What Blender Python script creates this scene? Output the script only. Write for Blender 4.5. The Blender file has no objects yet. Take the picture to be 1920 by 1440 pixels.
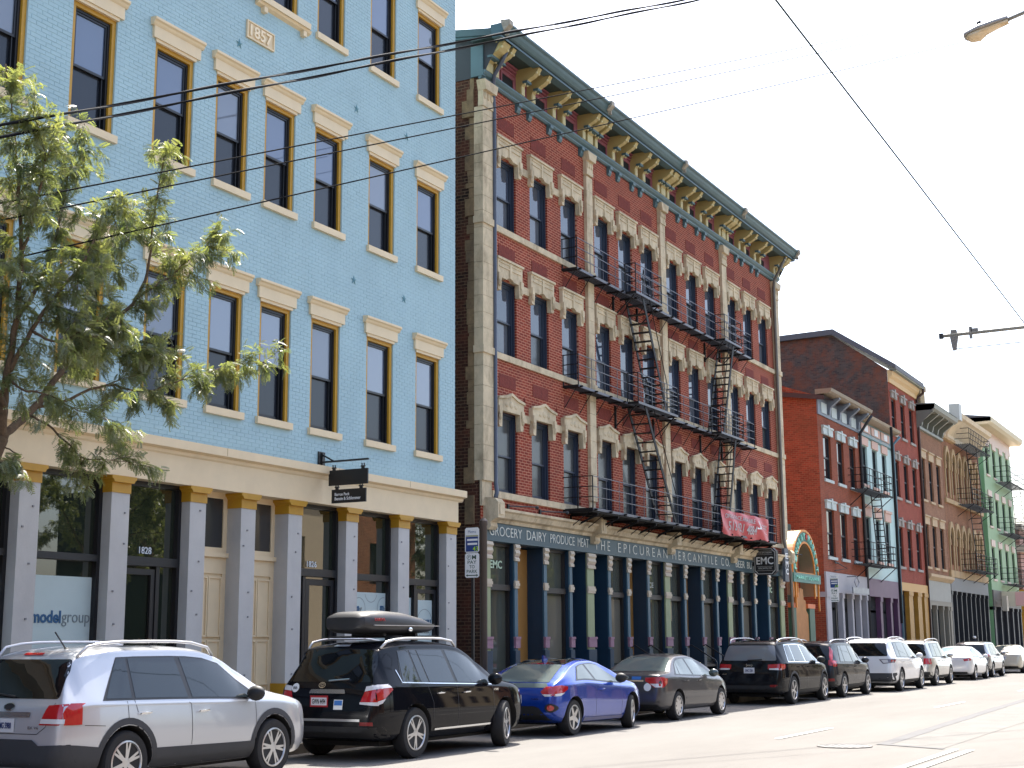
import bpy, bmesh, math, random
import numpy as np
from mathutils import Vector, Matrix
from mathutils.bvhtree import BVHTree
random.seed(7); rng = np.random.default_rng(7)
SC = bpy.context.scene
COL = SC.collection
R = math.radians

# ------------------------------------------------------------------ camera
cam = bpy.data.cameras.new('camera'); camo = bpy.data.objects.new('camera', cam); COL.objects.link(camo)
YAW, PITCH, ROLL, FPX = 0.497523, 0.183135, -0.0061857, 2623.8
fw = Vector((math.cos(YAW)*math.cos(PITCH), math.sin(YAW)*math.cos(PITCH), math.sin(PITCH)))
rt0 = Vector((math.sin(YAW), -math.cos(YAW), 0)); up0 = rt0.cross(fw)
rt = rt0*math.cos(ROLL)+up0*math.sin(ROLL); up = up0*math.cos(ROLL)-rt0*math.sin(ROLL)
camo.matrix_world = Matrix(((rt.x, up.x, -fw.x, 0), (rt.y, up.y, -fw.y, 0), (rt.z, up.z, -fw.z, 1.682), (0, 0, 0, 1)))
cam.sensor_fit = 'HORIZONTAL'; cam.sensor_width = 36; cam.lens = FPX/1920*36; cam.clip_end = 4000; cam.clip_start = .05
SC.camera = camo
# ------------------------------------------------------------------ sky, sun, exposure
SUN_EL, SUN_AZ = R(60), R(24)          # azimuth measured from +X (down the street) towards +Y (behind the facades)
world = bpy.data.worlds.new('World'); SC.world = world; world.use_nodes = True
wn = world.node_tree; bg = wn.nodes['Background']; sky = wn.nodes.new('ShaderNodeTexSky')
sky.sky_type = 'NISHITA'; sky.sun_disc = False; sky.sun_elevation = SUN_EL; sky.sun_rotation = R(90)-SUN_AZ
sky.altitude = 150; sky.air_density = 1.0; sky.dust_density = 4.0; sky.ozone_density = 1.0
wn.links.new(sky.outputs[0], bg.inputs[0]); bg.inputs[1].default_value = 0.15
sun = bpy.data.lights.new('sun', 'SUN'); suno = bpy.data.objects.new('sun', sun); COL.objects.link(suno)
sun.energy = 4.6; sun.angle = R(.53); sun.color = (1, .95, .87)
sd = Vector((math.cos(SUN_EL)*math.cos(SUN_AZ), math.cos(SUN_EL)*math.sin(SUN_AZ), math.sin(SUN_EL)))
suno.rotation_euler = (-sd).to_track_quat('-Z', 'Y').to_euler()
vs = SC.view_settings; vs.view_transform = 'Standard'; vs.look = 'None'; vs.exposure = 1.6; vs.gamma = 1; vs.use_curve_mapping = False
SC.cycles.use_denoising = True
SC.cycles.max_bounces = 6; SC.cycles.diffuse_bounces = 3; SC.cycles.glossy_bounces = 3; SC.cycles.transmission_bounces = 4
SC.cycles.sample_clamp_indirect = 8

# ------------------------------------------------------------------ materials
MATS = {}
def _new(name):
    m = bpy.data.materials.new(name); m.use_nodes = True; MATS[name] = m
    nt = m.node_tree; b = nt.nodes['Principled BSDF']
    return m, nt, b
def N(nt, t, **k):
    n = nt.nodes.new(t)
    for a, v in k.items():
        if a.startswith('i_'):
            key = a[2:]; key = int(key) if key.isdigit() else key
            n.inputs[key].default_value = v
        else: setattr(n, a, v)
    return n
def c4(c, k=1): return (min(c[0]*k, 1), min(c[1]*k, 1), min(c[2]*k, 1), 1)
def S(h, k=1):
    'sRGB 0-255 -> linear'
    return tuple(min((((x/255+.055)/1.055)**2.4 if x > 10.3 else x/255/12.92)*k*t, .85) for x, t in zip(h, (1.09, 1.0, .87)))
def M(name, col, rough=.6, metal=0, spec=.5, var=.0, vscale=3, bump=0, bscale=60, coat=0, dirt=0, dcol=(.05, .045, .035), dscale=.7, ior=None):
    if name in MATS: return MATS[name]
    m, nt, b = _new(name)
    b.inputs['Roughness'].default_value = rough; b.inputs['Metallic'].default_value = metal
    b.inputs['Specular IOR Level'].default_value = spec; b.inputs['Coat Weight'].default_value = coat; b.inputs['Coat Roughness'].default_value = .04
    if ior: b.inputs['IOR'].default_value = ior
    b.inputs['Base Color'].default_value = c4(col)
    if var or dirt or bump:
        tc = N(nt, 'ShaderNodeTexCoord')
    out = None
    if var:
        n1 = N(nt, 'ShaderNodeTexNoise', i_Scale=vscale, i_Detail=6.0, i_Roughness=.65)
        nt.links.new(tc.outputs['Object'], n1.inputs['Vector'])
        mx = N(nt, 'ShaderNodeMix', data_type='RGBA'); mx.inputs[6].default_value = c4(col, 1-var); mx.inputs[7].default_value = c4(col, 1+var)
        rr = N(nt, 'ShaderNodeMapRange'); rr.inputs[1].default_value = .3; rr.inputs[2].default_value = .7
        nt.links.new(n1.outputs[0], rr.inputs[0]); nt.links.new(rr.outputs[0], mx.inputs[0]); out = mx.outputs[2]
    if dirt:
        n2 = N(nt, 'ShaderNodeTexNoise', i_Scale=dscale, i_Detail=8.0, i_Roughness=.7)
        mp = N(nt, 'ShaderNodeMapping'); mp.inputs['Scale'].default_value = (1.6, 1.6, .6); nt.links.new(tc.outputs['Object'], mp.inputs[0]); nt.links.new(mp.outputs[0], n2.inputs['Vector'])
        rr = N(nt, 'ShaderNodeMapRange'); rr.inputs[1].default_value = .48; rr.inputs[2].default_value = .72; rr.inputs[4].default_value = dirt
        nt.links.new(n2.outputs[0], rr.inputs[0])
        mx = N(nt, 'ShaderNodeMix', data_type='RGBA'); mx.inputs[7].default_value = c4(dcol)
        if out: nt.links.new(out, mx.inputs[6])
        else: mx.inputs[6].default_value = c4(col)
        nt.links.new(rr.outputs[0], mx.inputs[0]); out = mx.outputs[2]
    if out: nt.links.new(out, b.inputs['Base Color'])
    if bump:
        n3 = N(nt, 'ShaderNodeTexNoise', i_Scale=bscale, i_Detail=4.0); nt.links.new(tc.outputs['Object'], n3.inputs['Vector'])
        bp = N(nt, 'ShaderNodeBump', i_Strength=bump, i_Distance=.02); nt.links.new(n3.outputs[0], bp.inputs['Height']); nt.links.new(bp.outputs[0], b.inputs['Normal'])
    return m
def BRICK(name, c1, c2, mortar, axis='x', bw=.215, bh=.075, ms=.012, old=None, oldamt=.5, oscale=.6, rough=.85):
    if name in MATS: return MATS[name]
    m, nt, b = _new(name)
    b.inputs['Roughness'].default_value = rough; b.inputs['Specular IOR Level'].default_value = .25
    tc = N(nt, 'ShaderNodeTexCoord'); sp = N(nt, 'ShaderNodeSeparateXYZ'); cb = N(nt, 'ShaderNodeCombineXYZ')
    nt.links.new(tc.outputs['Object'], sp.inputs[0]); nt.links.new(sp.outputs[0 if axis == 'x' else 1], cb.inputs[0]); nt.links.new(sp.outputs[2], cb.inputs[1])
    # slightly wavering courses
    nz = N(nt, 'ShaderNodeTexNoise', i_Scale=2.5, i_Detail=3.0); nt.links.new(tc.outputs['Object'], nz.inputs['Vector'])
    av = N(nt, 'ShaderNodeVectorMath', operation='MULTIPLY_ADD'); av.inputs[1].default_value = (.016, .016, 0); nt.links.new(nz.outputs[1], av.inputs[0]); nt.links.new(cb.outputs[0], av.inputs[2])
    br = N(nt, 'ShaderNodeTexBrick'); br.inputs['Color1'].default_value = c4(c1); br.inputs['Color2'].default_value = c4(c2); br.inputs['Mortar'].default_value = c4(mortar)
    br.inputs['Scale'].default_value = 1; br.inputs['Mortar Size'].default_value = ms; br.inputs['Mortar Smooth'].default_value = .2; br.inputs['Bias'].default_value = -.1
    br.inputs['Brick Width'].default_value = bw; br.inputs['Row Height'].default_value = bh
    nt.links.new(av.outputs[0], br.inputs['Vector'])
    n1 = N(nt, 'ShaderNodeTexNoise', i_Scale=1.3, i_Detail=8.0, i_Roughness=.7); nt.links.new(tc.outputs['Object'], n1.inputs['Vector'])
    rr = N(nt, 'ShaderNodeMapRange'); rr.inputs[1].default_value = .3; rr.inputs[2].default_value = .7; rr.inputs[3].default_value = .78; rr.inputs[4].default_value = 1.15
    nt.links.new(n1.outputs[0], rr.inputs[0])
    mu = N(nt, 'ShaderNodeVectorMath', operation='SCALE'); nt.links.new(br.outputs[0], mu.inputs[0]); nt.links.new(rr.outputs[0], mu.inputs['Scale'])
    out = mu.outputs[0]
    if old:
        n2 = N(nt, 'ShaderNodeTexNoise', i_Scale=oscale, i_Detail=9.0, i_Roughness=.75); nt.links.new(tc.outputs['Object'], n2.inputs['Vector'])
        r2 = N(nt, 'ShaderNodeMapRange'); r2.inputs[1].default_value = .42; r2.inputs[2].default_value = .62; r2.inputs[4].default_value = oldamt; nt.links.new(n2.outputs[0], r2.inputs[0])
        mx = N(nt, 'ShaderNodeMix', data_type='RGBA'); nt.links.new(out, mx.inputs[6]); mx.inputs[7].default_value = c4(old); nt.links.new(r2.outputs[0], mx.inputs[0]); out = mx.outputs[2]
    nt.links.new(out, b.inputs['Base Color'])
    bp = N(nt, 'ShaderNodeBump', i_Strength=.6, i_Distance=.012, invert=True); nt.links.new(br.outputs['Fac'], bp.inputs['Height']); nt.links.new(bp.outputs[0], b.inputs['Normal'])
    return m
def GLASS(name, col=(.012, .016, .02), rough=.02, ior=1.6, wav=.0):
    if name in MATS: return MATS[name]
    m, nt, b = _new(name)
    b.inputs['Base Color'].default_value = c4(col); b.inputs['Roughness'].default_value = rough; b.inputs['IOR'].default_value = ior
    if wav:
        tc = N(nt, 'ShaderNodeTexCoord'); n3 = N(nt, 'ShaderNodeTexNoise', i_Scale=1.4, i_Detail=1.0); nt.links.new(tc.outputs['Object'], n3.inputs['Vector'])
        bp = N(nt, 'ShaderNodeBump', i_Strength=wav, i_Distance=.05); nt.links.new(n3.outputs[0], bp.inputs['Height']); nt.links.new(bp.outputs[0], b.inputs['Normal'])
    return m

# ------------------------------------------------------------------ mesh builder
BASE = {}
class MB:
    def __init__(s): s.v = []; s.f = []
    def add(s, vs, fs):
        o = len(s.v); s.v += [tuple(v) for v in vs]; s.f += [tuple(i+o for i in f) for f in fs]; return s
    def box(s, x0, x1, y0, y1, z0, z1):
        return s.add([(x0, y0, z0), (x1, y0, z0), (x1, y1, z0), (x0, y1, z0), (x0, y0, z1), (x1, y0, z1), (x1, y1, z1), (x0, y1, z1)],
                     [(0, 3, 2, 1), (4, 5, 6, 7), (0, 1, 5, 4), (1, 2, 6, 5), (2, 3, 7, 6), (3, 0, 4, 7)])
    def prism(s, poly, ax, a, b):
        n = len(poly)
        def P(p, t): return (t, p[0], p[1]) if ax == 'x' else ((p[0], t, p[1]) if ax == 'y' else (p[0], p[1], t))
        return s.add([P(p, a) for p in poly]+[P(p, b) for p in poly], [tuple(range(n))[::-1], tuple(range(n, 2*n))]+[(i, (i+1) % n, n+(i+1) % n, n+i) for i in range(n)])
    def bar(s, a, b, w, h=None, upv=(0, 0, 1)):
        a, b = Vector(a), Vector(b); d = (b-a).normalized(); h = h or w
        u = Vector(upv)
        if abs(d.dot(u)) > .95: u = Vector((1, 0, 0))
        p = d.cross(u).normalized()*w/2; q = p.cross(d).normalized()*h/2
        vs = [a-p-q, a+p-q, a+p+q, a-p+q, b-p-q, b+p-q, b+p+q, b-p+q]
        return s.add(vs, [(0, 3, 2, 1), (4, 5, 6, 7), (0, 1, 5, 4), (1, 2, 6, 5), (2, 3, 7, 6), (3, 0, 4, 7)])
    def tube(s, pts, r, n=8, caps=True):
        pts = [Vector(p) for p in pts]; k = len(pts); rs = r if isinstance(r, (list, tuple)) else [r]*k
        vs = []; prev = None
        for i, p in enumerate(pts):
            d = (pts[min(i+1, k-1)]-pts[max(i-1, 0)]).normalized()
            if prev is None:
                u = Vector((0, 0, 1)) if abs(d.z) < .9 else Vector((1, 0, 0)); prev = d.cross(u).normalized()
            prev = (prev-d*prev.dot(d)).normalized(); q = d.cross(prev)
            vs += [p+(prev*math.cos(2*math.pi*j/n)+q*math.sin(2*math.pi*j/n))*rs[i] for j in range(n)]
        fs = [(i*n+j, i*n+(j+1) % n, (i+1)*n+(j+1) % n, (i+1)*n+j) for i in range(k-1) for j in range(n)]
        if caps: fs += [tuple(range(n))[::-1], tuple((k-1)*n+j for j in range(n))]
        return s.add(vs, fs)
    def lathe(s, prof, o, ax='z', n=24, closed=False):
        'prof: (radius, along)'
        vs = []; o = Vector(o)
        for r_, t in prof:
            for j in range(n):
                c, q = math.cos(2*math.pi*j/n)*r_, math.sin(2*math.pi*j/n)*r_
                vs.append(o+(Vector((c, q, t)) if ax == 'z' else (Vector((c, t, q)) if ax == 'y' else Vector((t, c, q)))))
        k = len(prof)
        fs = [(i*n+j, i*n+(j+1) % n, ((i+1) % k)*n+(j+1) % n, ((i+1) % k)*n+j) for i in range(k if closed else k-1) for j in range(n)]
        if not closed: fs += [tuple(range(n))[::-1], tuple((k-1)*n+j for j in range(n))]
        return s.add(vs, fs)
    def ball(s, o, rx, ry, rz, n=14, m=9):
        vs = [(o[0]+rx*math.sin(math.pi*i/m)*math.cos(2*math.pi*j/n), o[1]+ry*math.sin(math.pi*i/m)*math.sin(2*math.pi*j/n), o[2]+rz*math.cos(math.pi*i/m)) for i in range(m+1) for j in range(n)]
        return s.add(vs, [(i*n+j, i*n+(j+1) % n, (i+1)*n+(j+1) % n, (i+1)*n+j) for i in range(m) for j in range(n)])
    def build(s, name, mat, parent=None, smooth=False, fix=True, mats=None):
        me = bpy.data.meshes.new(name)
        b = BASE.get(parent.name, Vector()) if parent else Vector()
        me.from_pydata([(v[0]-b.x, v[1]-b.y, v[2]-b.z) for v in s.v], [], s.f)
        if fix:
            bm = bmesh.new(); bm.from_mesh(me); bmesh.ops.remove_doubles(bm, verts=bm.verts, dist=1e-5); bmesh.ops.recalc_face_normals(bm, faces=bm.faces); bm.to_mesh(me); bm.free()
        return link(me, name, mat, parent, smooth)
def link(me, name, mat, parent=None, smooth=False):
    if mat:
        if len(me.materials) == 0: me.materials.append(mat)
        else: me.materials[0] = mat
    if smooth: me.polygons.foreach_set('use_smooth', [True]*len(me.polygons)); 
    if smooth == 'auto':
        me.set_sharp_from_angle(angle=R(38))
    o = bpy.data.objects.new(name, me); COL.objects.link(o)
    if parent: o.parent = parent; BASE[o.name] = BASE.get(parent.name, Vector())
    return o
def tag(o, label, cat, group=None):
    o['label'] = label; o['category'] = cat
    if group: o['group'] = group
    return o
def thing(name, label, cat, loc=(0, 0, 0), group=None):
    o = bpy.data.objects.new(name, None); COL.objects.link(o); o.location = loc; BASE[o.name] = Vector(loc); o.empty_display_size = .2
    return tag(o, label, cat, group)
def struct(o, kind='structure'): o['kind'] = kind; return o
def box(name, mat, parent, *a): return MB().box(*a).build(name, mat, parent, fix=False)
TMP = bpy.data.scenes.new('workbench')          # small scene in which single pieces are evaluated
def baked(ob):
    vl = TMP.view_layers[0]; vl.update(); return bpy.data.meshes.new_from_object(ob.evaluated_get(vl.depsgraph), depsgraph=vl.depsgraph)
def text(name, s, mat, parent, org, ux, uy, w, h, depth=.008, bold=0):
    'lettering fitted to w x h with its lower left corner at org'
    cu = bpy.data.curves.new('lettering', 'FONT'); cu.body = s; cu.extrude = .02; cu.offset = bold; cu.resolution_u = 3
    ob = bpy.data.objects.new('lettering', cu); TMP.collection.objects.link(ob)
    me = baked(ob)
    bpy.data.objects.remove(ob); bpy.data.curves.remove(cu)
    co = np.empty(len(me.vertices)*3); me.vertices.foreach_get('co', co); co = co.reshape(-1, 3)
    lo, hi = co.min(0), co.max(0); t = (co-lo)/(hi-lo+1e-9)
    ux, uy = Vector(ux), Vector(uy); nz = ux.cross(uy); b = BASE.get(parent.name, Vector()) if parent else Vector(); og = Vector(org)-b
    q = np.array(og)[None]+t[:, :1]*np.array(ux)[None]*w+t[:, 1:2]*np.array(uy)[None]*h+(t[:, 2:]-.3)*np.array(nz)[None]*depth
    me.vertices.foreach_set('co', q.ravel()); me.update(); me.materials.clear(); me.name = name
    return link(me, name, mat, parent)
FX, FZ = (1, 0, 0), (0, 0, 1)          # facing the street (-Y)
BXv = (0, -1, 0)                        # facing back down the street (-X)
def pch(xs, ys):
    'monotone cubic interpolation'
    xs = np.array(xs, float); ys = np.array(ys, float); h = np.diff(xs); d = np.diff(ys)/h; m = np.zeros(len(xs))
    for i in range(1, len(xs)-1):
        if d[i-1]*d[i] > 0: w1 = 2*h[i]+h[i-1]; w2 = h[i]+2*h[i-1]; m[i] = (w1+w2)/(w1/d[i-1]+w2/d[i])
    m[0], m[-1] = d[0], d[-1]
    def f(x):
        x = np.clip(x, xs[0], xs[-1]); i = np.clip(np.searchsorted(xs, x)-1, 0, len(xs)-2); t = (x-xs[i])/h[i]
        return float((2*t**3-3*t**2+1)*ys[i]+(t**3-2*t**2+t)*h[i]*m[i]+(-2*t**3+3*t**2)*ys[i+1]+(t**3-t**2)*h[i]*m[i+1])
    return f
def facade(name, mat, parent, X0, X1, Z0, Z1, Y, holes, dep=.2):
    'wall sheet facing -Y with rectangular openings and their reveals'
    mb = MB(); xs = sorted({X0, X1, *[v for h in holes for v in h[:2] if X0 < v < X1]}); zs = sorted({Z0, Z1, *[v for h in holes for v in h[2:4] if Z0 < v < Z1]})
    for k in range(len(zs)-1):
        zc = (zs[k]+zs[k+1])/2; run = None
        for i in range(len(xs)-1):
            xc = (xs[i]+xs[i+1])/2
            if any(h[0] < xc < h[1] and h[2] < zc < h[3] for h in holes):
                if run is not None: mb.add([(run, Y, zs[k]), (xs[i], Y, zs[k]), (xs[i], Y, zs[k+1]), (run, Y, zs[k+1])], [(0, 1, 2, 3)]); run = None
            elif run is None: run = xs[i]
        if run is not None: mb.add([(run, Y, zs[k]), (X1, Y, zs[k]), (X1, Y, zs[k+1]), (run, Y, zs[k+1])], [(0, 1, 2, 3)])
    for h in holes:
        a, b_, c, d = h[:4]; y2 = Y+dep
        mb.add([(a, Y, c), (a, y2, c), (a, y2, d), (a, Y, d)], [(0, 1, 2, 3)]); mb.add([(b_, Y, c), (b_, Y, d), (b_, y2, d), (b_, y2, c)], [(0, 1, 2, 3)])
        mb.add([(a, Y, d), (a, y2, d), (b_, y2, d), (b_, Y, d)], [(0, 1, 2, 3)]); mb.add([(a, Y, c), (b_, Y, c), (b_, y2, c), (a, y2, c)], [(0, 1, 2, 3)])
    return mb.build(name, mat, parent, fix=False)
def frame_rect(mb, x0, x1, z0, z1, y0, y1, w, wb=None):
    wb = w if wb is None else wb
    mb.box(x0, x0+w, y0, y1, z0, z1); mb.box(x1-w, x1, y0, y1, z0, z1); mb.box(x0+w, x1-w, y0, y1, z1-w, z1)
    if wb: mb.box(x0+w, x1-w, y0, y1, z0, z0+wb)
    return mb
# ================================================================== materials used widely
def M_asphalt():
    m, nt, b = _new('asphalt'); b.inputs['Roughness'].default_value = .9; b.inputs['Specular IOR Level'].default_value = .3
    tc = N(nt, 'ShaderNodeTexCoord'); n1 = N(nt, 'ShaderNodeTexNoise', i_Scale=.35, i_Detail=9.0, i_Roughness=.7); n2 = N(nt, 'ShaderNodeTexNoise', i_Scale=90.0, i_Detail=2.0)
    mp = N(nt, 'ShaderNodeMapping'); mp.inputs['Scale'].default_value = (.35, 1.3, 1); nt.links.new(tc.outputs['Object'], mp.inputs[0]); nt.links.new(mp.outputs[0], n1.inputs['Vector']); nt.links.new(tc.outputs['Object'], n2.inputs['Vector'])
    r1 = N(nt, 'ShaderNodeMapRange'); r1.inputs[1].default_value = .3; r1.inputs[2].default_value = .7; nt.links.new(n1.outputs[0], r1.inputs[0])
    mx = N(nt, 'ShaderNodeMix', data_type='RGBA'); mx.inputs[6].default_value = (.155, .146, .134, 1); mx.inputs[7].default_value = (.205, .195, .18, 1); nt.links.new(r1.outputs[0], mx.inputs[0])
    m2 = N(nt, 'ShaderNodeMix', data_type='RGBA', blend_type='MULTIPLY'); m2.inputs[0].default_value = .35; nt.links.new(mx.outputs[2], m2.inputs[6]); nt.links.new(n2.outputs[0], m2.inputs[7]); nt.links.new(m2.outputs[2], b.inputs['Base Color'])
    bp = N(nt, 'ShaderNodeBump', i_Strength=.4, i_Distance=.006); nt.links.new(n2.outputs[0], bp.inputs['Height']); nt.links.new(bp.outputs[0], b.inputs['Normal'])
    return m
m_road = M_asphalt()
m_patch = M('asphalt_patch', (.135, .13, .12), .9, var=.15, vscale=1.2, bump=.3, bscale=90)
m_seal = M('tar_seal', (.06, .06, .062), .75, var=.2)
m_conc = M('concrete', (.32, .30, .27), .85, var=.14, vscale=1.5, bump=.2, bscale=40, dirt=.4, dscale=.5)
m_mark = M('road_paint', (.62, .61, .57), .7, var=.14, vscale=9)
m_iron = M('cast_iron', (.13, .125, .12), .45, metal=.7, var=.3, vscale=8)
m_black = M('black_paint', (.012, .012, .013), .42, var=.15, vscale=4)
m_blackm = M('black_matte', (.01, .01, .011), .75)
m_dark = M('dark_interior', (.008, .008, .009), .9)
m_white = M('white_print', (.75, .75, .73), .5)
m_chrome = M('chrome', (.75, .76, .78), .12, metal=1)
m_steel = M('grey_steel', (.30, .31, .33), .45, metal=.5, var=.15)

# ================================================================== ground
def sheet(name, mat, x0, x1, y0, y1, z, label=None):
    mb = MB(); nx = max(1, int((x1-x0)/40)); xs = np.linspace(x0, x1, nx+1)
    for i in range(nx): mb.add([(xs[i], y0, z), (xs[i+1], y0, z), (xs[i+1], y1, z), (xs[i], y1, z)], [(0, 1, 2, 3)])
    return struct(mb.build(name, mat, None, fix=False))
sheet('ground', M('bare_ground', (.12, .11, .09), .95, var=.2, vscale=.1), -400, 1600, -700, 900, -.06)
sheet('road', m_road, -120, 700, -.8, 13.72, 0)
for nm, y0, y1 in (('sidewalk', 13.88, 17.6), ('sidewalk', -4.6, -.96)):
    sw = struct(MB().box(-120, 700, y0, y1, -.05, .14).build(nm, m_conc, None))
for y0, y1 in ((13.72, 13.875), (-.955, -.8)):
    kb = struct(MB().box(-120, 700, y0, y1, -.05, .15).build('kerb', M('kerb_stone', (.26, .23, .18), .8, var=.25, vscale=2, dirt=.5)))
sl = M('paving_slab', (.34, .32, .285), .85, var=.16, vscale=1.1, bump=.2, dirt=.35)
for i in range(50):                                                     # concrete slabs with open joints
    x = 8+i*1.5
    for j in range(2):
        o = MB().box(x+.006, x+1.494, 13.89+j*1.55, 13.89+j*1.55+1.54, .13, .144).build('paving_slab', sl, sw, fix=False)
# painted markings and repairs on the carriageway
def mark(name, mat, pts, z, label=None):
    return struct(MB().add([(x, y, z) for x, y in pts], [tuple(range(len(pts)))]).build(name, mat, None, fix=False))
mark('asphalt_repair', m_patch, [(23.9, 6.05), (28, 6.22), (33, 6.40), (38.2, 6.6), (46, 6.8), (60, 6.9), (60, 4.95), (30, 4.95), (23.2, 4.93)], .004)
mk = MB()
pp = [(23.7, 6.0), (28, 6.20), (33, 6.38), (38.2, 6.58), (46, 6.78), (60, 6.88)]
for (a, b), (c, d) in zip(pp, pp[1:]): mk.add([(a, b-.12, .008), (c, d-.16, .008), (c, d+.14, .008), (a, b+.10, .008)], [(0, 1, 2, 3)])
mk.add([(23.75, 6.1, .0085), (23.95, 6.1, .0085), (23.3, 4.9, .0085), (23.1, 4.9, .0085)], [(0, 1, 2, 3)])
struct(mk.build('tar_joint', m_seal, None, fix=False))
for x0, x1 in ((24.4, 27.75), (37.2, 40.8), (50, 53.5), (63, 66.5), (76, 79.5), (11.5, 15)):
    mark('lane_marking', m_mark, [(x0, 7.94), (x1, 7.94), (x1, 8.06), (x0, 8.06)], .012)
for y in (4.70, 4.46):
    mark('centre_line_marking', m_mark, [(-40, y-.055), (23.1, y-.055), (23.1, y+.055), (-40, y+.055)], .012)
for y in (4.70, 4.46):
    mark('centre_line_marking', m_mark, [(30, y-.055), (200, y-.055), (200, y+.055), (30, y+.055)], .012)
mh = thing('manhole_cover', 'round cast iron manhole cover set flush in the sunlit road', 'manhole cover', (23.1, 6.45, 0))
MB().lathe([(.44, .0), (.44, .014), (.40, .016), (.40, .010)], (23.1, 6.45, .001), n=36).build('ring', m_iron, mh, smooth=False)
mb = MB(); mb.lathe([(.39, .0), (.39, .012)], (23.1, 6.45, .001), n=36)
for i in range(-3, 4):
    for j in range(-3, 4):
        if i*i+j*j < 11: mb.box(23.1+i*.1-.03, 23.1+i*.1+.03, 6.45+j*.1-.03, 6.45+j*.1+.03, .012, .018)
mb.build('lid', M('worn_iron', (.20, .195, .19), .6, metal=.2, var=.2, vscale=6), mh)
# ================================================================== blue building
FY = 17.0
m_blue = M('blue_paint', S((154, 187, 205)), .62, spec=.35, var=.07, vscale=.9, bump=.12, bscale=55, dirt=.12, dcol=S((120, 158, 184)), dscale=.5)
m_bluej = M('blue_paint_joints', S((150, 185, 207)), .75, var=.08, vscale=2)
m_cream = M('cream_paint', S((214, 200, 172)), .55, var=.05, vscale=2, bump=.06, bscale=30, dirt=.10, dcol=S((170, 150, 118)), dscale=.6)
m_yel = M('ochre_paint', S((176, 136, 34)), .5, var=.08, vscale=3)
m_col = M('pale_grey_paint', S((176, 180, 186)), .55, var=.06, vscale=2, bump=.1, bscale=25, dirt=.14, dcol=S((120, 122, 128)), dscale=1.2)
m_bwin = M('black_window_frame', (.010, .010, .012), .38)
g_up = GLASS('sky_pane', (.10, .135, .21), .015, 1.8, .01)  # sky reflection partly put into the pale blue base, as in cloud_pane
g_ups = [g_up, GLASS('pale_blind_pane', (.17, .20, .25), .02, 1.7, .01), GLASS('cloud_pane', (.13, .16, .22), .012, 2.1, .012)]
g_lo = GLASS('screened_pane', (.022, .026, .034), .16, 1.45)
g_sf = GLASS('storefront_pane', (.014, .02, .012), .01, 2.2, .004)
blue = thing('blue_building', 'pale blue painted brick building with cream lintels and ochre window frames', 'building', (20, 17, 0))
COLS = [(13.30, 13.72), (15.27, 15.68), (17.22, 17.64), (19.15, 19.57), (20.56, 20.98), (21.99, 22.43), (23.94, 24.36), (25.92, 26.36), (27.95, 28.40)]
WX = [(11.85, 12.9), (13.88, 14.92), (15.88, 16.9), (17.86, 18.9), (19.53, 20.5), (21.02, 22.0), (22.68, 23.68), (24.68, 25.72), (26.67, 27.71)]
ROWS = [(6.0, 8.3), (10.33, 12.45), (14.54, 16.7)]
BX0, BX1, BTOP = 8.0, 28.43, 18.6
holes = [(a, b, c, d) for a, b in WX for c, d in ROWS]
facade('wall', m_blue, blue, BX0, BX1, 4.9, BTOP, FY+.0035, holes, .17)
MB().box(BX0, BX1-.001, FY+.35, 34, .14, BTOP-.01).build('shell', m_bluej, blue)
mb = MB()                                                              # the side return at the corner
mb.box(BX1-.35, BX1, FY+.009, FY+.36, .14, 4.9).box(BX1-.02, BX1, FY+.009, FY+.36, 4.9, BTOP); mb.build('corner_return', m_bluej, blue)
# --- painted bricks, each one a little out of true
bl, bh = .222, .0745
allb = []
nrow = int((BTOP-5.25)/bh)
for r_ in range(nrow):
    z0 = 5.252+r_*bh; z1 = z0+bh-.0055; off = (r_ % 2)*bl/2
    x = BX0+.6*0-off
    while x < BX1:
        a, b = max(x+.0025, BX0), min(x+bl-.0025, BX1); x += bl
        if b-a < .03: continue
        segs = [(a, b)]
        for (h0, h1, h2, h3) in holes:
            if z1 > h2-.16 and z0 < h3+.0:
                ns = []
                lo, hi = (h0, h1) if z0 > h2-.02 else (h0-.1, h1+.1)
                for (p, q) in segs:
                    if q <= lo or p >= hi: ns.append((p, q))
                    else:
                        if p < lo: ns.append((p, lo))
                        if q > hi: ns.append((hi, q))
                segs = ns
        for (p, q) in segs:
            if q-p > .03 and p > 11.0: allb.append((p, q, z0, z1))
def brickverts(p, q, z0, z1):
    d = FY-.0005-random.random()*.003; t = [random.uniform(-.0012, .0012) for _ in range(4)]; e = FY+.006; c = .004
    return ([(p+c, d, z0+c+t[0]), (q-c, d-random.random()*.001, z0+c+t[1]), (q-c, d, z1-c+t[2]), (p+c, d-random.random()*.001, z1-c+t[3]), (p, e, z0), (q, e, z0), (q, e, z1), (p, e, z1)],
            [(0, 1, 2, 3), (4, 5, 1, 0), (5, 6, 2, 1), (6, 7, 3, 2), (7, 4, 0, 3)])
near = [b for b in allb if 16.92 < b[0] and b[1] < 17.84 and 9.0 < b[2] < 14.4]
near += [b for b in allb if 15.6 < b[0] and b[1] < 20.3 and 13.0 < b[2] < 14.3 and b not in near]
near = sorted(near, key=lambda b: abs(b[0]-17))[:298]
ns = set(near)
rest = MB()
for b in allb:
    if b not in ns: rest.add(*brickverts(*b))
o = rest.build('brickwork', m_blue, blue, fix=False); o['kind'] = 'stuff'
for b in near: MB().add(*brickverts(*b)).build('brick', m_blue, blue, fix=False)
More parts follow.
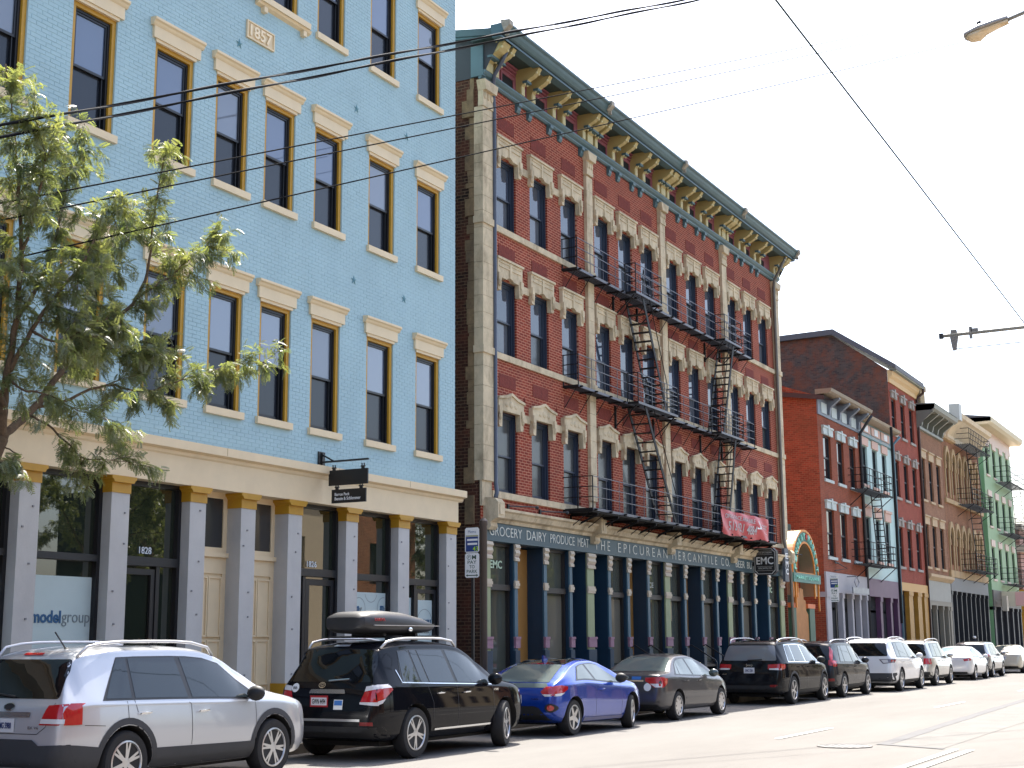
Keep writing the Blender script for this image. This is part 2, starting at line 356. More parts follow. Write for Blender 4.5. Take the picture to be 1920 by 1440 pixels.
# --- upper windows
def sash_window(par, x0, x1, z0, z1, Y, cas_m, fr_m, up_m, lo_m, cw=.085, split=.5, screen=True, rec=.0):
    w = frame_rect(MB(), x0, x1, z0, z1, Y+.035+rec, Y+.16+rec, cw, 0)
    w.box(x0+cw-.02, x0+cw+.0, Y+.075+rec, Y+.16+rec, z0, z1-cw)
    w = w.build('window', cas_m, par)
    f = frame_rect(MB(), x0+cw, x1-cw, z0, z1-cw, Y+.085+rec, Y+.20+rec, .05, .05).build('frame', fr_m, w)
    zm = z0+(z1-cw-z0)*split; a, b = x0+cw+.05, x1-cw-.05
    s = MB(); frame_rect(s, a, b, zm-.02, z1-cw-.05, Y+.105+rec, Y+.15+rec, .04, .045); s.build('upper_sash', fr_m, w)
    s = MB(); frame_rect(s, a, b, z0+.05, zm+.03, Y+.152+rec, Y+.192+rec, .045, .06)
    if screen: s.box(b-.06, b-.045, Y+.12+rec, Y+.152+rec, z0+.05, zm-.02)
    s.build('lower_sash', fr_m, w)
    MB().add([(a, Y+.13+rec, zm-.02), (b, Y+.13+rec, zm-.02), (b, Y+.132+rec+random.uniform(-.004, .004), z1-cw-.05), (a, Y+.132+rec, z1-cw-.05)], [(0, 1, 2, 3)]).build('upper_pane', up_m, w, fix=False)
    MB().add([(a, Y+.17+rec, z0+.05), (b, Y+.17+rec, z0+.05), (b, Y+.172+rec, zm+.03), (a, Y+.172+rec, zm+.03)], [(0, 1, 2, 3)]).build('lower_pane', lo_m, w, fix=False)
    return w
def cream_lintel(x0, x1, z):
    l = MB().box(x0-.10, x1+.11, FY-.055, FY+.03, z+.05, z+.27).box(x0-.02, x1+.02, FY-.03, FY+.03, z-.01, z+.05)
    l.prism([(FY+.03, z+.27), (FY-.06, z+.27), (FY-.085, z+.30), (FY-.10, z+.335), (FY-.135, z+.36), (FY-.135, z+.405), (FY+.03, z+.42)], 'x', x0-.155, x1+.165)
    return l.build('lintel', m_cream, blue)
for k, (z0, z1) in enumerate(ROWS):
    for i, (x0, x1) in enumerate(WX):
        sash_window(blue, x0, x1, z0, z1, FY, m_yel, m_bwin, (g_ups[0] if k else g_ups[2]) if (i*5+k) % 3 else g_ups[1], g_lo)
        cream_lintel(x0, x1, z1)
        if k == 2 and i == 5: continue
        MB().box(x0-.06, x1+.06, FY-.07, FY+.12, z0-.135, z0-.0).build('sill', m_cream, blue)
l = MB().box(20.68, 22.28, FY-.14, FY+.12, 14.41, 14.54)
l.prism([(FY, 14.41), (FY-.1, 14.41), (FY-.08, 14.36), (FY, 14.32)], 'x', 20.6, 22.36)
for x in (20.78, 22.08): l.box(x, x+.11, FY-.10, FY, 14.22, 14.335)
l.build('balcony_sill', m_cream, blue)
ds = MB().box(20.34, 21.2, FY-.02, FY+.02, 13.52, 13.89).build('date_stone', m_cream, blue)
frame_rect(MB(), 20.34, 21.2, 13.52, 13.89, FY-.045, FY-.018, .03).build('border', m_cream, ds)
text('lettering', '1857', M('pale_stone', S((226, 214, 190)), .6), ds, (20.43, FY-.03, 13.58), FX, FZ, .68, .25, .03, .02)
def star(par, x, z, r, y, mat):
    pts = [(x+math.sin(math.pi*i/5)*(r if i % 2 == 0 else r*.34), z+math.cos(math.pi*i/5)*(r if i % 2 == 0 else r*.34)) for i in range(10)]
    return MB().add([(p, y, q) for p, q in pts]+[(x, y-.03, z)], [(i, (i+1) % 10, 10) for i in range(10)]).build('wall_anchor', mat, par, fix=False)
m_star = M('blue_star_paint', S((92, 140, 160)), .5)
for x, z in ((24.16, 13.33), (26.2, 13.34), (24.15, 9.42), (26.14, 9.43), (20.15, 13.3), (18.1, 9.4)):
    star(blue, x, z, .115, FY-.006, m_star)
# --- frieze and cornice over the shop front
MB().box(BX0, BX1-.005, FY-.10, FY+.4, 4.48, 4.97).build('frieze', m_cream, blue)
MB().prism([(FY+.1, 4.97), (FY-.10, 4.97), (FY-.13, 5.0), (FY-.14, 5.05), (FY-.24, 5.08), (FY-.24, 5.235), (FY+.02, 5.27)], 'x', BX0, BX1+.17).build('cornice', m_cream, blue)
mj = M('joint_shadow', S((150, 134, 108)), .8)
for x in (12.9, 16.4, 19.9, 23.4, 26.1):
    MB().box(x, x+.008, FY-.243, FY-.1, 5.09, 5.23).build('cornice_joint', mj, blue)
# --- cast iron columns
for i, (a, b) in enumerate(COLS):
    dp = .52 if i in (4, 5) else .36
    c = MB().box(a, b, FY-.06, FY-.06+dp, .75, 4.2).build('column', m_col, blue)
    cp = MB().box(a-.012, b+.012, FY-.075, FY-.06+dp, 4.2, 4.37)
    cp.prism([(a-.015, 4.37), (b+.015, 4.37), (b+.05, 4.42), (b+.075, 4.425), (b+.075, 4.479), (a-.075, 4.479), (a-.075, 4.425), (a-.05, 4.42)], 'y', FY-.135, FY-.06+dp)
    cp.build('capital', m_yel, c)
    MB().box(a-.03, b+.03, FY-.09, FY-.06+dp, .45, .95).build('base', m_yel, c)
    for z in (1.25, 2.1, 2.72, 3.3, 3.9):
        x = random.uniform(a+.06, b-.1); zz = z+random.uniform(-.2, .2); MB().box(x, x+.035, FY-.075, FY-.059, zz, zz+.03).build('bolt', M('bolt_grey', S((120, 124, 134)), .6), c, fix=False)
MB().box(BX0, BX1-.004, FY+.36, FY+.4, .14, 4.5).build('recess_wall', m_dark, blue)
MB().box(BX0, BX1-.002, FY-.02, FY+.36, .14, .75).build('plinth', M('grey_plinth', S((150, 146, 138)), .8, var=.15), blue)
GY = FY+.20
def shop_frame(x0, x1, bars=(), vbars=(), top=4.48, bot=.75, fw_=.075):
    f = frame_rect(MB(), x0, x1, bot, top, GY-.06, GY+.08, fw_)
    for z0, z1 in bars: f.box(x0+fw_, x1-fw_, GY-.09, GY+.07, z0, z1)
    for a, z0, z1 in vbars: f.box(a-.045, a+.045, GY-.05, GY+.06, z0, z1)
    f = f.build('shop_window', m_bwin, blue)
    MB().add([(x0, GY+.03, bot), (x1, GY+.03, bot), (x1, GY+.03, top), (x0, GY+.03, top)], [(0, 1, 2, 3)]).build('pane', g_sf, f, fix=False)
    return f
m_film = M('frosted_film', S((176, 198, 208)), .35, var=.03)
m_navyp = M('navy_print', S((30, 84, 132)), .4); m_greyp = M('grey_print', S((112, 128, 140)), .4)
def film(par, x0, x1, z0, z1): return MB().box(x0, x1, GY+.018, GY+.026, z0, z1).build('window_film', m_film, par)
shop_frame(11.0, 13.3, [(3.05, 3.16)]); 
f = shop_frame(13.72, 15.27, [(3.05, 3.16)]); film(f, 13.8, 15.2, .8, 2.78)
f = shop_frame(15.68, 17.22, [(3.05, 3.16)]); film(f, 15.76, 17.14, .8, 2.79)
text('lettering', 'model', m_navyp, f, (15.88, GY+.012, 2.04), FX, FZ, .62, .20, .006, .03)
text('lettering', 'group', m_greyp, f, (16.52, GY+.012, 1.99), FX, FZ, .60, .19, .006, -.005)
f = shop_frame(17.64, 19.15, [(3.03, 3.18)], [(18.62, .75, 3.03)])
text('house_number', '1828', M('pale_print', (.62, .66, .68), .5), f, (18.20, GY+.012, 3.24), FX, FZ, .30, .12, .006, .01)
d = frame_rect(MB(), 17.72, 18.57, .78, 2.98, GY-.03, GY+.02, .10).build('door', m_bwin, f)
MB().box(18.42, 18.46, GY-.10, GY-.06, 1.72, 1.80).box(18.34, 18.47, GY-.12, GY-.08, 1.75, 1.785).box(18.70, 18.83, GY-.12, GY-.05, 1.75, 1.785).build('door_handle', m_chrome, f)
for x0, x1 in ((19.57, 20.56), (20.98, 21.99)):                      # cream panelled doors
    dy = FY+.30
    d = MB().box(x0, x1, dy, dy+.1, .75, 4.48)
    frame_rect(d, x0+.0, x1, 3.35, 4.48, dy-.03, dy, .11); d.box(x0, x1, dy-.09, dy, 3.28, 3.36).box(x0, x0+.1, dy-.03, dy, .75, 3.28).box(x1-.1, x1, dy-.03, dy, .75, 3.28).box(x0+.1, x1-.1, dy-.03, dy, 2.98, 3.28)
    d = d.build('panelled_door', m_cream, blue)
    MB().add([(x0+.11, dy-.008, 3.46), (x1-.11, dy-.008, 3.46), (x1-.11, dy-.008, 4.37), (x0+.11, dy-.008, 4.37)], [(0, 1, 2, 3)]).build('transom_pane', GLASS('brown_pane', (.05, .045, .04), .12, 1.5) if x0 > 20.8 else GLASS('dull_pane', (.035, .035, .035), .2, 1.45), d, fix=False)
    for z0, z1 in ((.95, 1.75), (1.85, 2.9)):
        for a, b in ((x0+.14, (x0+x1)/2-.03), ((x0+x1)/2+.03, x1-.14)):
            p = MB().box(a, b, dy-.02, dy, z0, z1); frame_rect(p, a-.02, b+.02, z0-.02, z1+.02, dy-.045, dy, .03); p.build('door_panel', m_cream, d)
f = shop_frame(22.43, 23.94, [(3.03, 3.18)], [(22.82, .75, 3.03)])
text('house_number', '1826', MATS['pale_print'], f, (22.98, GY+.012, 3.22), FX, FZ, .32, .12, .006, .01)
frame_rect(MB(), 22.9, 23.86, .78, 2.98, GY-.03, GY+.02, .12).build('door', m_bwin, f)
f = shop_frame(24.36, 25.92, [(3.02, 3.15)]); film(f, 24.44, 25.84, .8, 2.77)
def ring(par, x, z, r, z0=None, z1=None, xa=None, xb=None, mat=None):
    mb = MB(); n = 40
    for i in range(n):
        a0, a1 = 2*math.pi*i/n, 2*math.pi*(i+1)/n
        q = [(x+math.cos(a)*rr, z+math.sin(a)*rr) for a, rr in ((a0, r), (a1, r), (a1, r-.012), (a0, r-.012))]
        if (z1 and max(p[1] for p in q) > z1) or (xa and min(p[0] for p in q) < xa) or (xb and max(p[0] for p in q) > xb): continue
        mb.add([(p[0], GY+.014, p[1]) for p in q], [(0, 1, 2, 3)])
    return mb.build('circle_print', mat or m_greyp, par, fix=False)
for x, z, t in ((24.83, 2.42, 'm'), (25.76, 2.44, 'm'), (25.28, 2.80, ''), (25.28, 1.95, ''), (26.2, 2.8, '')):
    ring(f, x, z, .24, z1=2.76, xa=24.45, xb=25.83)
    if t: text('lettering', 'm', m_navyp, f, (x-.13, GY+.012, z-.06), FX, FZ, .14, .12, .006, .03); text('lettering', 'g', m_greyp, f, (x+.03, GY+.012, z-.09), FX, FZ, .08, .12, .006)
f = shop_frame(26.36, 27.95, [(2.98, 3.12)], [(26.95, .75, 2.98)]); film(f, 26.44, 26.88, .8, 2.7)
frame_rect(MB(), 27.0, 27.87, .78, 2.9, GY-.03, GY+.02, .09).build('door', m_bwin, f)
film(f, 27.10, 27.77, .9, 2.66); ring(f, 27.45, 2.13, .33, xa=27.1, xb=27.77)
text('lettering', 'AVAILABLE', m_navyp, f, (27.14, GY+.012, 2.14), FX, FZ, .60, .085, .006, .02)
for i in range(2): text('lettering', 'for lease' if i else 'storefront', m_greyp, f, (27.25, GY+.012, 2.02-i*.1), FX, FZ, .4, .05, .006)
# --- hanging sign on an iron bracket
hs = thing('hanging_sign', 'two black boards hung from an iron wall bracket over the cream shop frieze', 'sign', (23.09, 17, 5.2))
SXx = 23.09
m_signb = M('sign_black', (.010, .009, .009), .5)
MB().box(SXx-.11, SXx+.11, FY-.03, FY-.002, 5.24, 5.55).box(SXx-.02, SXx+.02, FY-.06, FY-.03, 5.26, 5.53).build('wall_plate', m_black, hs)
MB().bar((SXx, FY-.03, 5.335), (SXx, 15.82, 5.335), .045, .035).bar((SXx, FY-.04, 5.49), (SXx, FY-.32, 5.345), .03, .03).build('arm', m_black, hs)
for nm, y0, y1, z0, z1 in (('board', 15.83, 16.78, 4.84, 5.15), ('board', 15.87, 16.70, 4.48, 4.755)):
    o = MB().box(SXx-.018, SXx+.018, y0, y1, z0, z1).build(nm, m_signb, hs)
    hk = MB()
    for y in (y0+.12, y1-.12):
        hk.box(SXx-.012, SXx+.012, y-.035, y-.018, z1, z1+.11).box(SXx-.012, SXx+.012, y+.018, y+.035, z1, z1+.11).box(SXx-.014, SXx+.014, y-.05, y+.05, z1+.035, z1+.06).box(SXx-.012, SXx+.012, y-.014, y+.014, z1-.001, z1+.045)
    hk.build('hanger', m_black, o)
text('lettering', 'Barron Peck', m_white, o, (SXx-.02, 16.62, 4.625), BXv, FZ, .36, .062, .006, .015)
text('lettering', 'Bennie & Schlemmer', m_white, o, (SXx-.02, 16.62, 4.535), BXv, FZ, .63, .068, .006, .015)
# ================================================================== red brick building
m_red = BRICK('red_brick', S((138, 58, 43)), S((114, 45, 36)), S((184, 134, 114)), 'x', .215, .075, .0095)
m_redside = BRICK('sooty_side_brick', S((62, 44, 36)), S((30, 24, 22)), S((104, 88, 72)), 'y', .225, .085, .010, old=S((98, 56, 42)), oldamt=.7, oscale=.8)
m_stone = M('sandstone', S((194, 183, 160)), .8, var=.16, vscale=3.0, bump=.3, bscale=18, dirt=.7, dcol=S((104, 88, 64)), dscale=1.3)
m_dred = M('dark_brick_panel', S((112, 46, 38)), .9, var=.25, vscale=9, bump=.8, bscale=30)
m_teal = M('teal_paint', S((70, 100, 112)), .45, var=.08, vscale=2)
m_brk = M('straw_paint', S((172, 160, 112)), .5, var=.06); m_brkl = M('pale_straw_paint', S((208, 204, 166)), .5)
m_mauve = M('mauve_paint', S((140, 84, 100)), .55, var=.1, vscale=2)
m_fr = M('slate_window_frame', S((42, 52, 72)), .45)
m_navy = M('navy_paint', S((28, 54, 78)), .42, var=.1, vscale=1.5)
m_sage = M('sage_paint', S((138, 152, 120)), .5, var=.06)
m_lil = M('lilac_paint', S((140, 108, 132)), .55)
m_pale = M('pale_scroll_paint', S((186, 178, 164)), .55, var=.1, vscale=20)
m_tan = M('tan_board', S((152, 112, 58)), .6, var=.06)
m_band = M('sign_band_paint', S((62, 86, 98)), .5, var=.05, vscale=1)
g_ru = GLASS('old_upper_pane', (.05, .065, .09), .015, 1.6, .05); g_rl = GLASS('curtained_pane', (.10, .11, .125), .06, 1.5, .03); g_rd = GLASS('dark_blind_pane', (.055, .06, .062), .18, 1.45)
red = thing('red_brick_building', 'four storey red brick building with sandstone window hoods and bracketed cornice', 'building', (41, 17, 0))
WL = [30.52, 32.37, 34.25, 36.48, 38.22, 39.95, 42.06, 43.85, 45.66, 47.90, 49.70, 51.48]; WW = 1.05
RR = [(5.42, 7.48), (8.98, 10.95), (12.34, 14.25)]
RX0, RX1 = 29.63, 53.85
facade('wall', m_red, red, RX0+.02, RX1-.02, 4.6, 16.25, FY, [(x, x+WW, a, b) for x in WL for a, b in RR], .22)
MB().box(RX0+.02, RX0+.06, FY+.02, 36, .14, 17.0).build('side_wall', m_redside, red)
# old render, ragged quoins and flue scars left on the side wall
m_scar = M('weathered_render', S((128, 110, 84)), .9, var=.3, vscale=5, bump=.6, bscale=20, dirt=.6)
for z0, z1, y1 in ((5.55, 5.95, 17.45), (4.55, 5.25, 17.42), (8.85, 9.25, 17.32), (12.4, 12.75, 17.4), (15.05, 15.5, 17.5), (15.5, 15.8, 17.36)):
    MB().box(RX0-.03, RX0+.03, FY+.163, y1, z0, z1).build('stone_quoin', m_scar, red)
sc = MB(); z = 5.95
while z < 16:
    h = random.uniform(.12, .5); w = random.uniform(.1, .26); sc.box(RX0+.006, RX0+.03, FY+.165, FY+.18+w, z, z+h-.01); z += h
sc.build('ragged_edge', m_scar, red)
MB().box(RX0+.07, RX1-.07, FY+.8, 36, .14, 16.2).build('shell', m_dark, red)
MB().add([(RX0, 16.3, 17.12), (RX1, 16.3, 17.12), (RX1, 36, 19.2), (RX0, 36, 19.2), (RX0, 36, 16.1), (RX0, 16.9, 16.1), (RX1, 36, 16.1), (RX1, 16.9, 16.1)], [(0, 1, 2, 3), (0, 3, 4, 5), (1, 7, 6, 2), (3, 2, 6, 4)]).build('roof', M('tar_roof', (.05, .055, .06), .85), red)
MB().box(RX1-.06, RX1-.02, FY+.02, 36, .14, 16.2).build('far_side_wall', BRICK('red_side', S((140, 64, 48)), S((112, 50, 40)), S((140, 110, 90)), 'y'), red)
m_vent = M('teal_metal', S((54, 80, 88)), .5, var=.1)
MB().prism([(16.3, 17.02), (17.6, 17.22), (17.6, 17.42), (16.3, 17.2)], 'x', RX0-.25, RX0+.3).prism([(17.6, 17.28), (22, 17.75), (22, 17.95), (17.6, 17.40)], 'x', RX0-.1, RX0+.3).build('roof_edge', m_vent, red)
# --- windows, hoods, brick panels, sill bands
for k, (z0, z1) in enumerate(RR):
    for i, x in enumerate(WL):
        up_, lo_ = ((g_rd, g_rd) if k == 0 else (g_ru, g_rl if (i*7+k*3) % 5 else g_rd))
        sash_window(red, x, x+WW, z0, z1, FY, m_fr, m_fr, up_, lo_, .05, .47, rec=.02)
        t = z1
        h = MB()
        if k:
            out = [(x-.15, t+.52), (x-.15, t-.05), (x-.10, t-.12), (x-.13, t-.30), (x-.10, t-.35), (x+.03, t-.35), (x+.05, t-.15), (x+.06, t), (x+.34, t+.0), (x+.40, t+.05), (x+.65, t+.05), (x+.71, t+.0), (x+WW-.06, t), (x+WW-.05, t-.15), (x+WW-.03, t-.35), (x+WW+.10, t-.35), (x+WW+.13, t-.30), (x+WW+.10, t-.12), (x+WW+.15, t-.05), (x+WW+.15, t+.52)]
            h.prism(out, 'y', FY-.11, FY+.02); h.box(x-.18, x+WW+.18, FY-.15, FY+.02, t+.47, t+.53); h.box(x-.06, x+WW+.06, FY-.13, FY-.10, t+.27, t+.30); h.box(x-.06, x+WW+.06, FY-.13, FY-.10, t+.39, t+.42); h.box(x+WW/2-.05, x+WW/2+.05, FY-.14, FY-.1, t+.05, t+.44)
        else:
            out = [(x-.15, t+.30), (x-.15, t-.05), (x-.10, t-.12), (x-.13, t-.36), (x-.10, t-.42), (x+.03, t-.42), (x+.05, t-.15), (x+.06, t), (x+WW-.06, t), (x+WW-.05, t-.15), (x+WW-.03, t-.42), (x+WW+.10, t-.42), (x+WW+.13, t-.36), (x+WW+.10, t-.12), (x+WW+.15, t-.05), (x+WW+.15, t+.30), (x+WW/2+.32, t+.36), (x+WW/2, t+.46), (x+WW/2-.32, t+.36)]
            h.prism(out, 'y', FY-.12, FY+.02); h.prism([(x-.17, t+.28), (x+WW/2-.3, t+.33), (x+WW/2, t+.43), (x+WW/2+.3, t+.33), (x+WW+.17, t+.28), (x+WW+.17, t+.34), (x+WW/2+.32, t+.40), (x+WW/2, t+.50), (x+WW/2-.32, t+.40), (x-.17, t+.34)], 'y', FY-.16, FY-.1)
            h.ball((x+WW/2, FY-.12, t+.2), .11, .03, .09, 10, 6); h.ball((x+WW/2-.24, FY-.12, t+.17), .09, .025, .06, 8, 5); h.ball((x+WW/2+.24, FY-.12, t+.17), .09, .025, .06, 8, 5)
        h = h.build('window_hood', m_stone, red)
        for sx in (x-.145, x+WW+.005):
            MB().box(sx, sx+.14, FY-.15, FY-.10, t-.09, t+.10).ball((sx+.07, FY-.125, t-.16), .06, .05, .11, 8, 6).build('scroll', m_stone, h)
        zp = {2: 15.03, 1: 11.52, 0: 8.12}[k]
        MB().box(x+.08, x+WW-.08, FY-.012, FY+.01, zp, zp+.34).build('brick_panel', m_dred, red)
        if i % 3 < 2:
            x2 = WL[i+1]
            MB().box(x+WW+.14, x2-.14, FY-.04, FY+.01, t-.14, t+.06).build('stone_band', m_stone, red)
            star(red, (x+WW+x2)/2, zp-.18, .1, FY-.004, m_dred)
    for b in range(4):
        xa = (30.16, 36.2, 41.85, 47.75)[b]; xb = (35.8, 41.42, 47.25, 53.25)[b]; x = xa
        while x < xb-.2:
            w = min(random.uniform(.9, 1.5), xb-x); MB().box(x+.004, x+w-.004, FY-.06, FY+.16, z0-.17, z0-.005).build('sill_stone', m_stone, red); x += w
for b, (xa, xb) in enumerate(((29.63, 30.15), (35.80, 36.20), (41.42, 41.84), (47.26, 47.74), (53.25, 53.85))):
    edge = b in (0, 4); z = 5.62
    p = MB().box(xa+.02, xb-.02, FY-.05, FY+.05, 5.0, 16.0).build('pilaster', m_stone, red)
    while z < 15.25:
        h = random.uniform(.34, .52); h = min(h, 15.3-z)
        if h < .1: break
        MB().box(xa, xb, FY-.10, FY+(.16 if edge else .02), z+.004, z+h-.004).build('stone_block', m_stone, p); z += h
    for zz in (8.82, 12.18):
        MB().box(xa-.05, xb+.05, FY-.14, FY+(.16 if edge else .02), zz, zz+.18).build('band_stone', m_stone, p)
    c = MB().box(xa-.02, xb+.02, FY-.13, FY+.03, 15.3, 15.42).box(xa-.01, xb+.01, FY-.12, FY+.03, 15.42, 15.72)
    c.prism([(xa-.02, 15.72), (xb+.02, 15.72), (xb+.10, 15.98), (xa-.10, 15.98)], 'y', FY-.22, FY+.03)
    for t in range(3): c.ball((xa+(xb-xa)*(t+.5)/3, FY-.13, 15.6), .06, .03, .1, 8, 6)
    c.build('capital', m_stone, p)
# --- bracketed cornice
CX0, CX1 = RX0-.30, RX1+.25
cor = MB(); cor.prism([(FY, 16.03), (FY-.06, 16.03), (FY-.10, 16.07), (FY-.10, 16.11), (FY-.16, 16.15), (FY-.20, 16.21), (FY-.20, 16.25), (FY, 16.25)], 'x', RX0-.05, RX1+.05).build('bed_moulding', m_teal, red)
MB().box(RX0, RX1, FY-.03, FY+.1, 16.25, 17.0).build('cornice_frieze', m_mauve, red)
MB().box(CX0+.05, CX1-.05, 16.2, FY+.1, 16.985, 17.05).build('soffit', M('dark_teal_paint', S((48, 66, 66)), .5), red)
MB().prism([(16.45, 16.93), (16.20, 16.93), (16.20, 17.02), (16.14, 17.05), (16.08, 17.13), (16.05, 17.20), (15.98, 17.24), (15.98, 17.29), (16.5, 17.29)], 'x', CX0, CX1).build('gutter_cornice', m_teal, red)
def cbracket(xc, w, big=False):
    prof = [(FY-.03, 16.26), (FY-.16, 16.26), (FY-.19, 16.32), (FY-.18, 16.46), (FY-.22, 16.54), (FY-.32, 16.60), (FY-.36, 16.60), (FY-.42, 16.66), (FY-.56, 16.72), (FY-.66, 16.80), (FY-.74, 16.92), (FY-.74, 16.985), (FY-.03, 16.985)]
    b = MB().prism(prof, 'x', xc-w/2, xc+w/2)
    b.box(xc-w/2-.02, xc+w/2+.02, FY-.78, FY-.5, 16.93, 16.984)
    b = b.build('bracket', m_brk, red)
    f = MB(); n = 3 if not big else 5
    for i in range(n):
        x = xc-w/2+w*(i+.5)/n; f.box(x-w/n*.28, x+w/n*.28, FY-.215, FY-.15, 16.26, 16.50)
    f.build('flute', m_brkl, b)
    MB().box(xc-w/2-.035, xc+w/2+.035, FY-.40, FY-.25, 16.565, 16.625).build('cap', m_teal, b)
    f = MB()
    for x in (xc-w/2+.02, xc+w/2-.02): f.ball((x, FY-.30, 16.545), .025, .03, .03, 8, 6).ball((x, FY-.66, 16.80), .03, .035, .04, 8, 6)
    f.build('boss', m_brkl, b)
cents = [x+WW/2 for x in WL]
pos = []
for i, c in enumerate(cents):
    v = MB(); frame_rect(v, c-.36, c+.36, 16.27, 16.66, FY-.07, FY-.03, .05); v = v.build('attic_vent', m_mauve, red)
    MB().box(c-.31, c+.31, FY-.045, FY-.031, 16.27, 16.61).build('opening', m_dark, v)
    m2 = MB()
    for zz in (16.74, 16.82, 16.90): m2.box(c-.42, c+.42, FY-.06-(zz-16.7)*.5, FY-.03, zz, zz+.045)
    m2.build('frieze_moulding', m_mauve, red)
    if i < 11:
        mid = (c+cents[i+1])/2
        if i % 3 == 2: cbracket(mid-.42, .17); cbracket(mid, .36, True); cbracket(mid+.42, .17)
        else: cbracket(mid-.31, .18); cbracket(mid+.31, .18)
        for s_ in (-.33, .33):
            MB().prism([(FY, 15.78), (FY-.05, 15.78), (FY-.09, 15.86), (FY-.09, 15.93), (FY-.14, 15.96), (FY-.14, 16.03), (FY, 16.03)], 'x', mid+s_-.09, mid+s_+.09).build('pendant', m_teal, red)
cbracket(29.82, .36, True); cbracket(30.22, .17); cbracket(53.2, .17); cbracket(53.62, .36, True)
MB().box(RX0-.06, RX0+.08, FY-.14, FY+.22, 16.1, 16.98).prism([(FY+.62, 17.16), (FY-.6, 17.02), (16.0, 17.25), (FY+.62, 17.32)], 'x', RX0-.2, RX0+.0).build('cornice_end', m_teal, red)
MB().prism([(FY+.3, 16.0), (FY-.5, 16.9), (16.02, 16.98), (FY+.3, 16.98)], 'x', RX1-.05, RX1+.06).build('cornice_end', m_teal, red)
for x in (29.42, 35.7, 41.6, 47.5, 53.95):
    MB().prism([(16.10, 17.05), (15.93, 17.2), (15.93, 17.33), (16.2, 17.36)], 'x', x-.10, x+.10).box(x-.02, x+.02, 16.0, 16.1, 16.95, 17.05).build('gutter_clip', M('weathered_zinc', S((150, 146, 136)), .6, var=.3, vscale=12), red)
# --- downspouts
m_pipe = M('downspout_paint', S((72, 80, 98)), .45, var=.12)
MB().tube([(30.02, 16.35, 16.9), (30.02, 16.55, 16.55), (30.04, 16.78, 16.25), (30.08, 16.86, 15.9), (30.16, 16.88, 15.7), (30.2, 16.88, 15.4), (30.2, 16.88, 5.6), (30.12, 16.8, 5.35), (29.98, 16.76, 5.2)], .055, 10).build('downspout', m_pipe, red, True)
MB().tube([(53.15, 16.3, 16.9), (53.2, 16.6, 16.4), (53.2, 16.82, 16.0), (53.2, 16.86, 15.6), (53.2, 16.86, 5.5), (53.3, 16.75, 4.9), (53.45, 16.72, 4.3), (53.5, 16.72, .2)], .06, 10).build('downspout', M('downspout_grey', S((104, 102, 98)), .5, var=.15), red, True)
# --- shop front
x = 30.15
bc = 0
for b in range(4):
    xa = (30.15, 36.1, 41.75, 47.6)[b]; xb = (35.75, 41.4, 47.2, 53.3)[b]; x = xa
    while x < xb-.05:
        w = min(random.uniform(.8, 1.4), xb-x)
        MB().prism([(FY+.05, 4.62), (FY-.10, 4.62), (FY-.12, 4.70), (FY-.22, 4.74), (FY-.27, 4.86), (FY-.33, 4.90), (FY-.33, 4.96), (FY+.05, 5.01)], 'x', x+.003, x+w-.003).build('cornice_stone', m_stone, red); x += w
for xc in (29.95, 35.92, 41.58, 47.40, 53.45):
    MB().prism([(FY+.02, 4.42), (FY-.16, 4.42), (FY-.22, 4.50), (FY-.20, 4.60), (FY-.30, 4.66), (FY-.42, 4.70), (FY-.42, 5.08), (FY-.33, 5.18), (FY+.02, 5.22)], 'x', xc-.17, xc+.17).box(xc-.1, xc+.1, FY-.445, FY-.41, 4.78, 5.02).build('console', m_stone, red)
MB().box(RX0+.03, RX1-.03, FY-.06, FY+.06, 4.22, 4.62).box(RX0+.03, RX1-.03, FY-.09, FY+.06, 4.16, 4.22).build('sign_band', m_band, red)
sb = red
m_let = M('white_lettering', S((206, 214, 216)), .5)
for s_, a, b, zz, hh in (('GROCERY', 29.98, 31.66, 4.30, .235), ('DAIRY', 31.92, 33.02, 4.30, .235), ('PRODUCE', 33.26, 34.72, 4.30, .235), ('MEAT', 34.92, 35.62, 4.30, .235)):
    text('lettering', s_, m_let, sb, (a, FY-.066, zz), FX, FZ, b-a, hh, .008, -.01)
for s_, a, b in (('T H E', 36.02, 37.05), ('E P I C U R E A N', 37.62, 41.38), ('M E R C A N T I L E', 41.80, 45.85), ('C O.', 46.25, 47.10)):
    text('lettering', s_, m_let, sb, (a, FY-.066, 4.28), FX, FZ, b-a, .27, .008, -.012)
text('lettering', 'BEER', m_let, sb, (47.75, FY-.066, 4.29), FX, FZ, .95, .24, .008, -.01)
text('lettering', 'BUTCHER WINE', m_let, sb, (48.95, FY-.066, 4.29), FX, FZ, 3.4, .24, .008, -.01)
BIG = [(29.65, 30.05), (35.54, 35.97), (41.2, 41.6), (46.9, 47.3), (52.75, 53.2)]
SM = [31.28, 32.9, 34.42, 36.94, 38.28, 39.79, 42.80, 44.35, 45.75, 48.25, 49.70, 51.28]
MB().box(RX0+.03, RX1-.03, FY+.05, FY+.75, 4.14, 4.45).build('shop_soffit', m_navy, red)
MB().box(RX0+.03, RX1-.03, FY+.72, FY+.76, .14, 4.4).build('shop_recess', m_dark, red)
MB().box(RX0+.03, RX1-.03, FY-.04, FY+.74, .14, .62).build('stone_base', M('tan_stone', S((186, 166, 128)), .8, var=.12, dirt=.4), red)
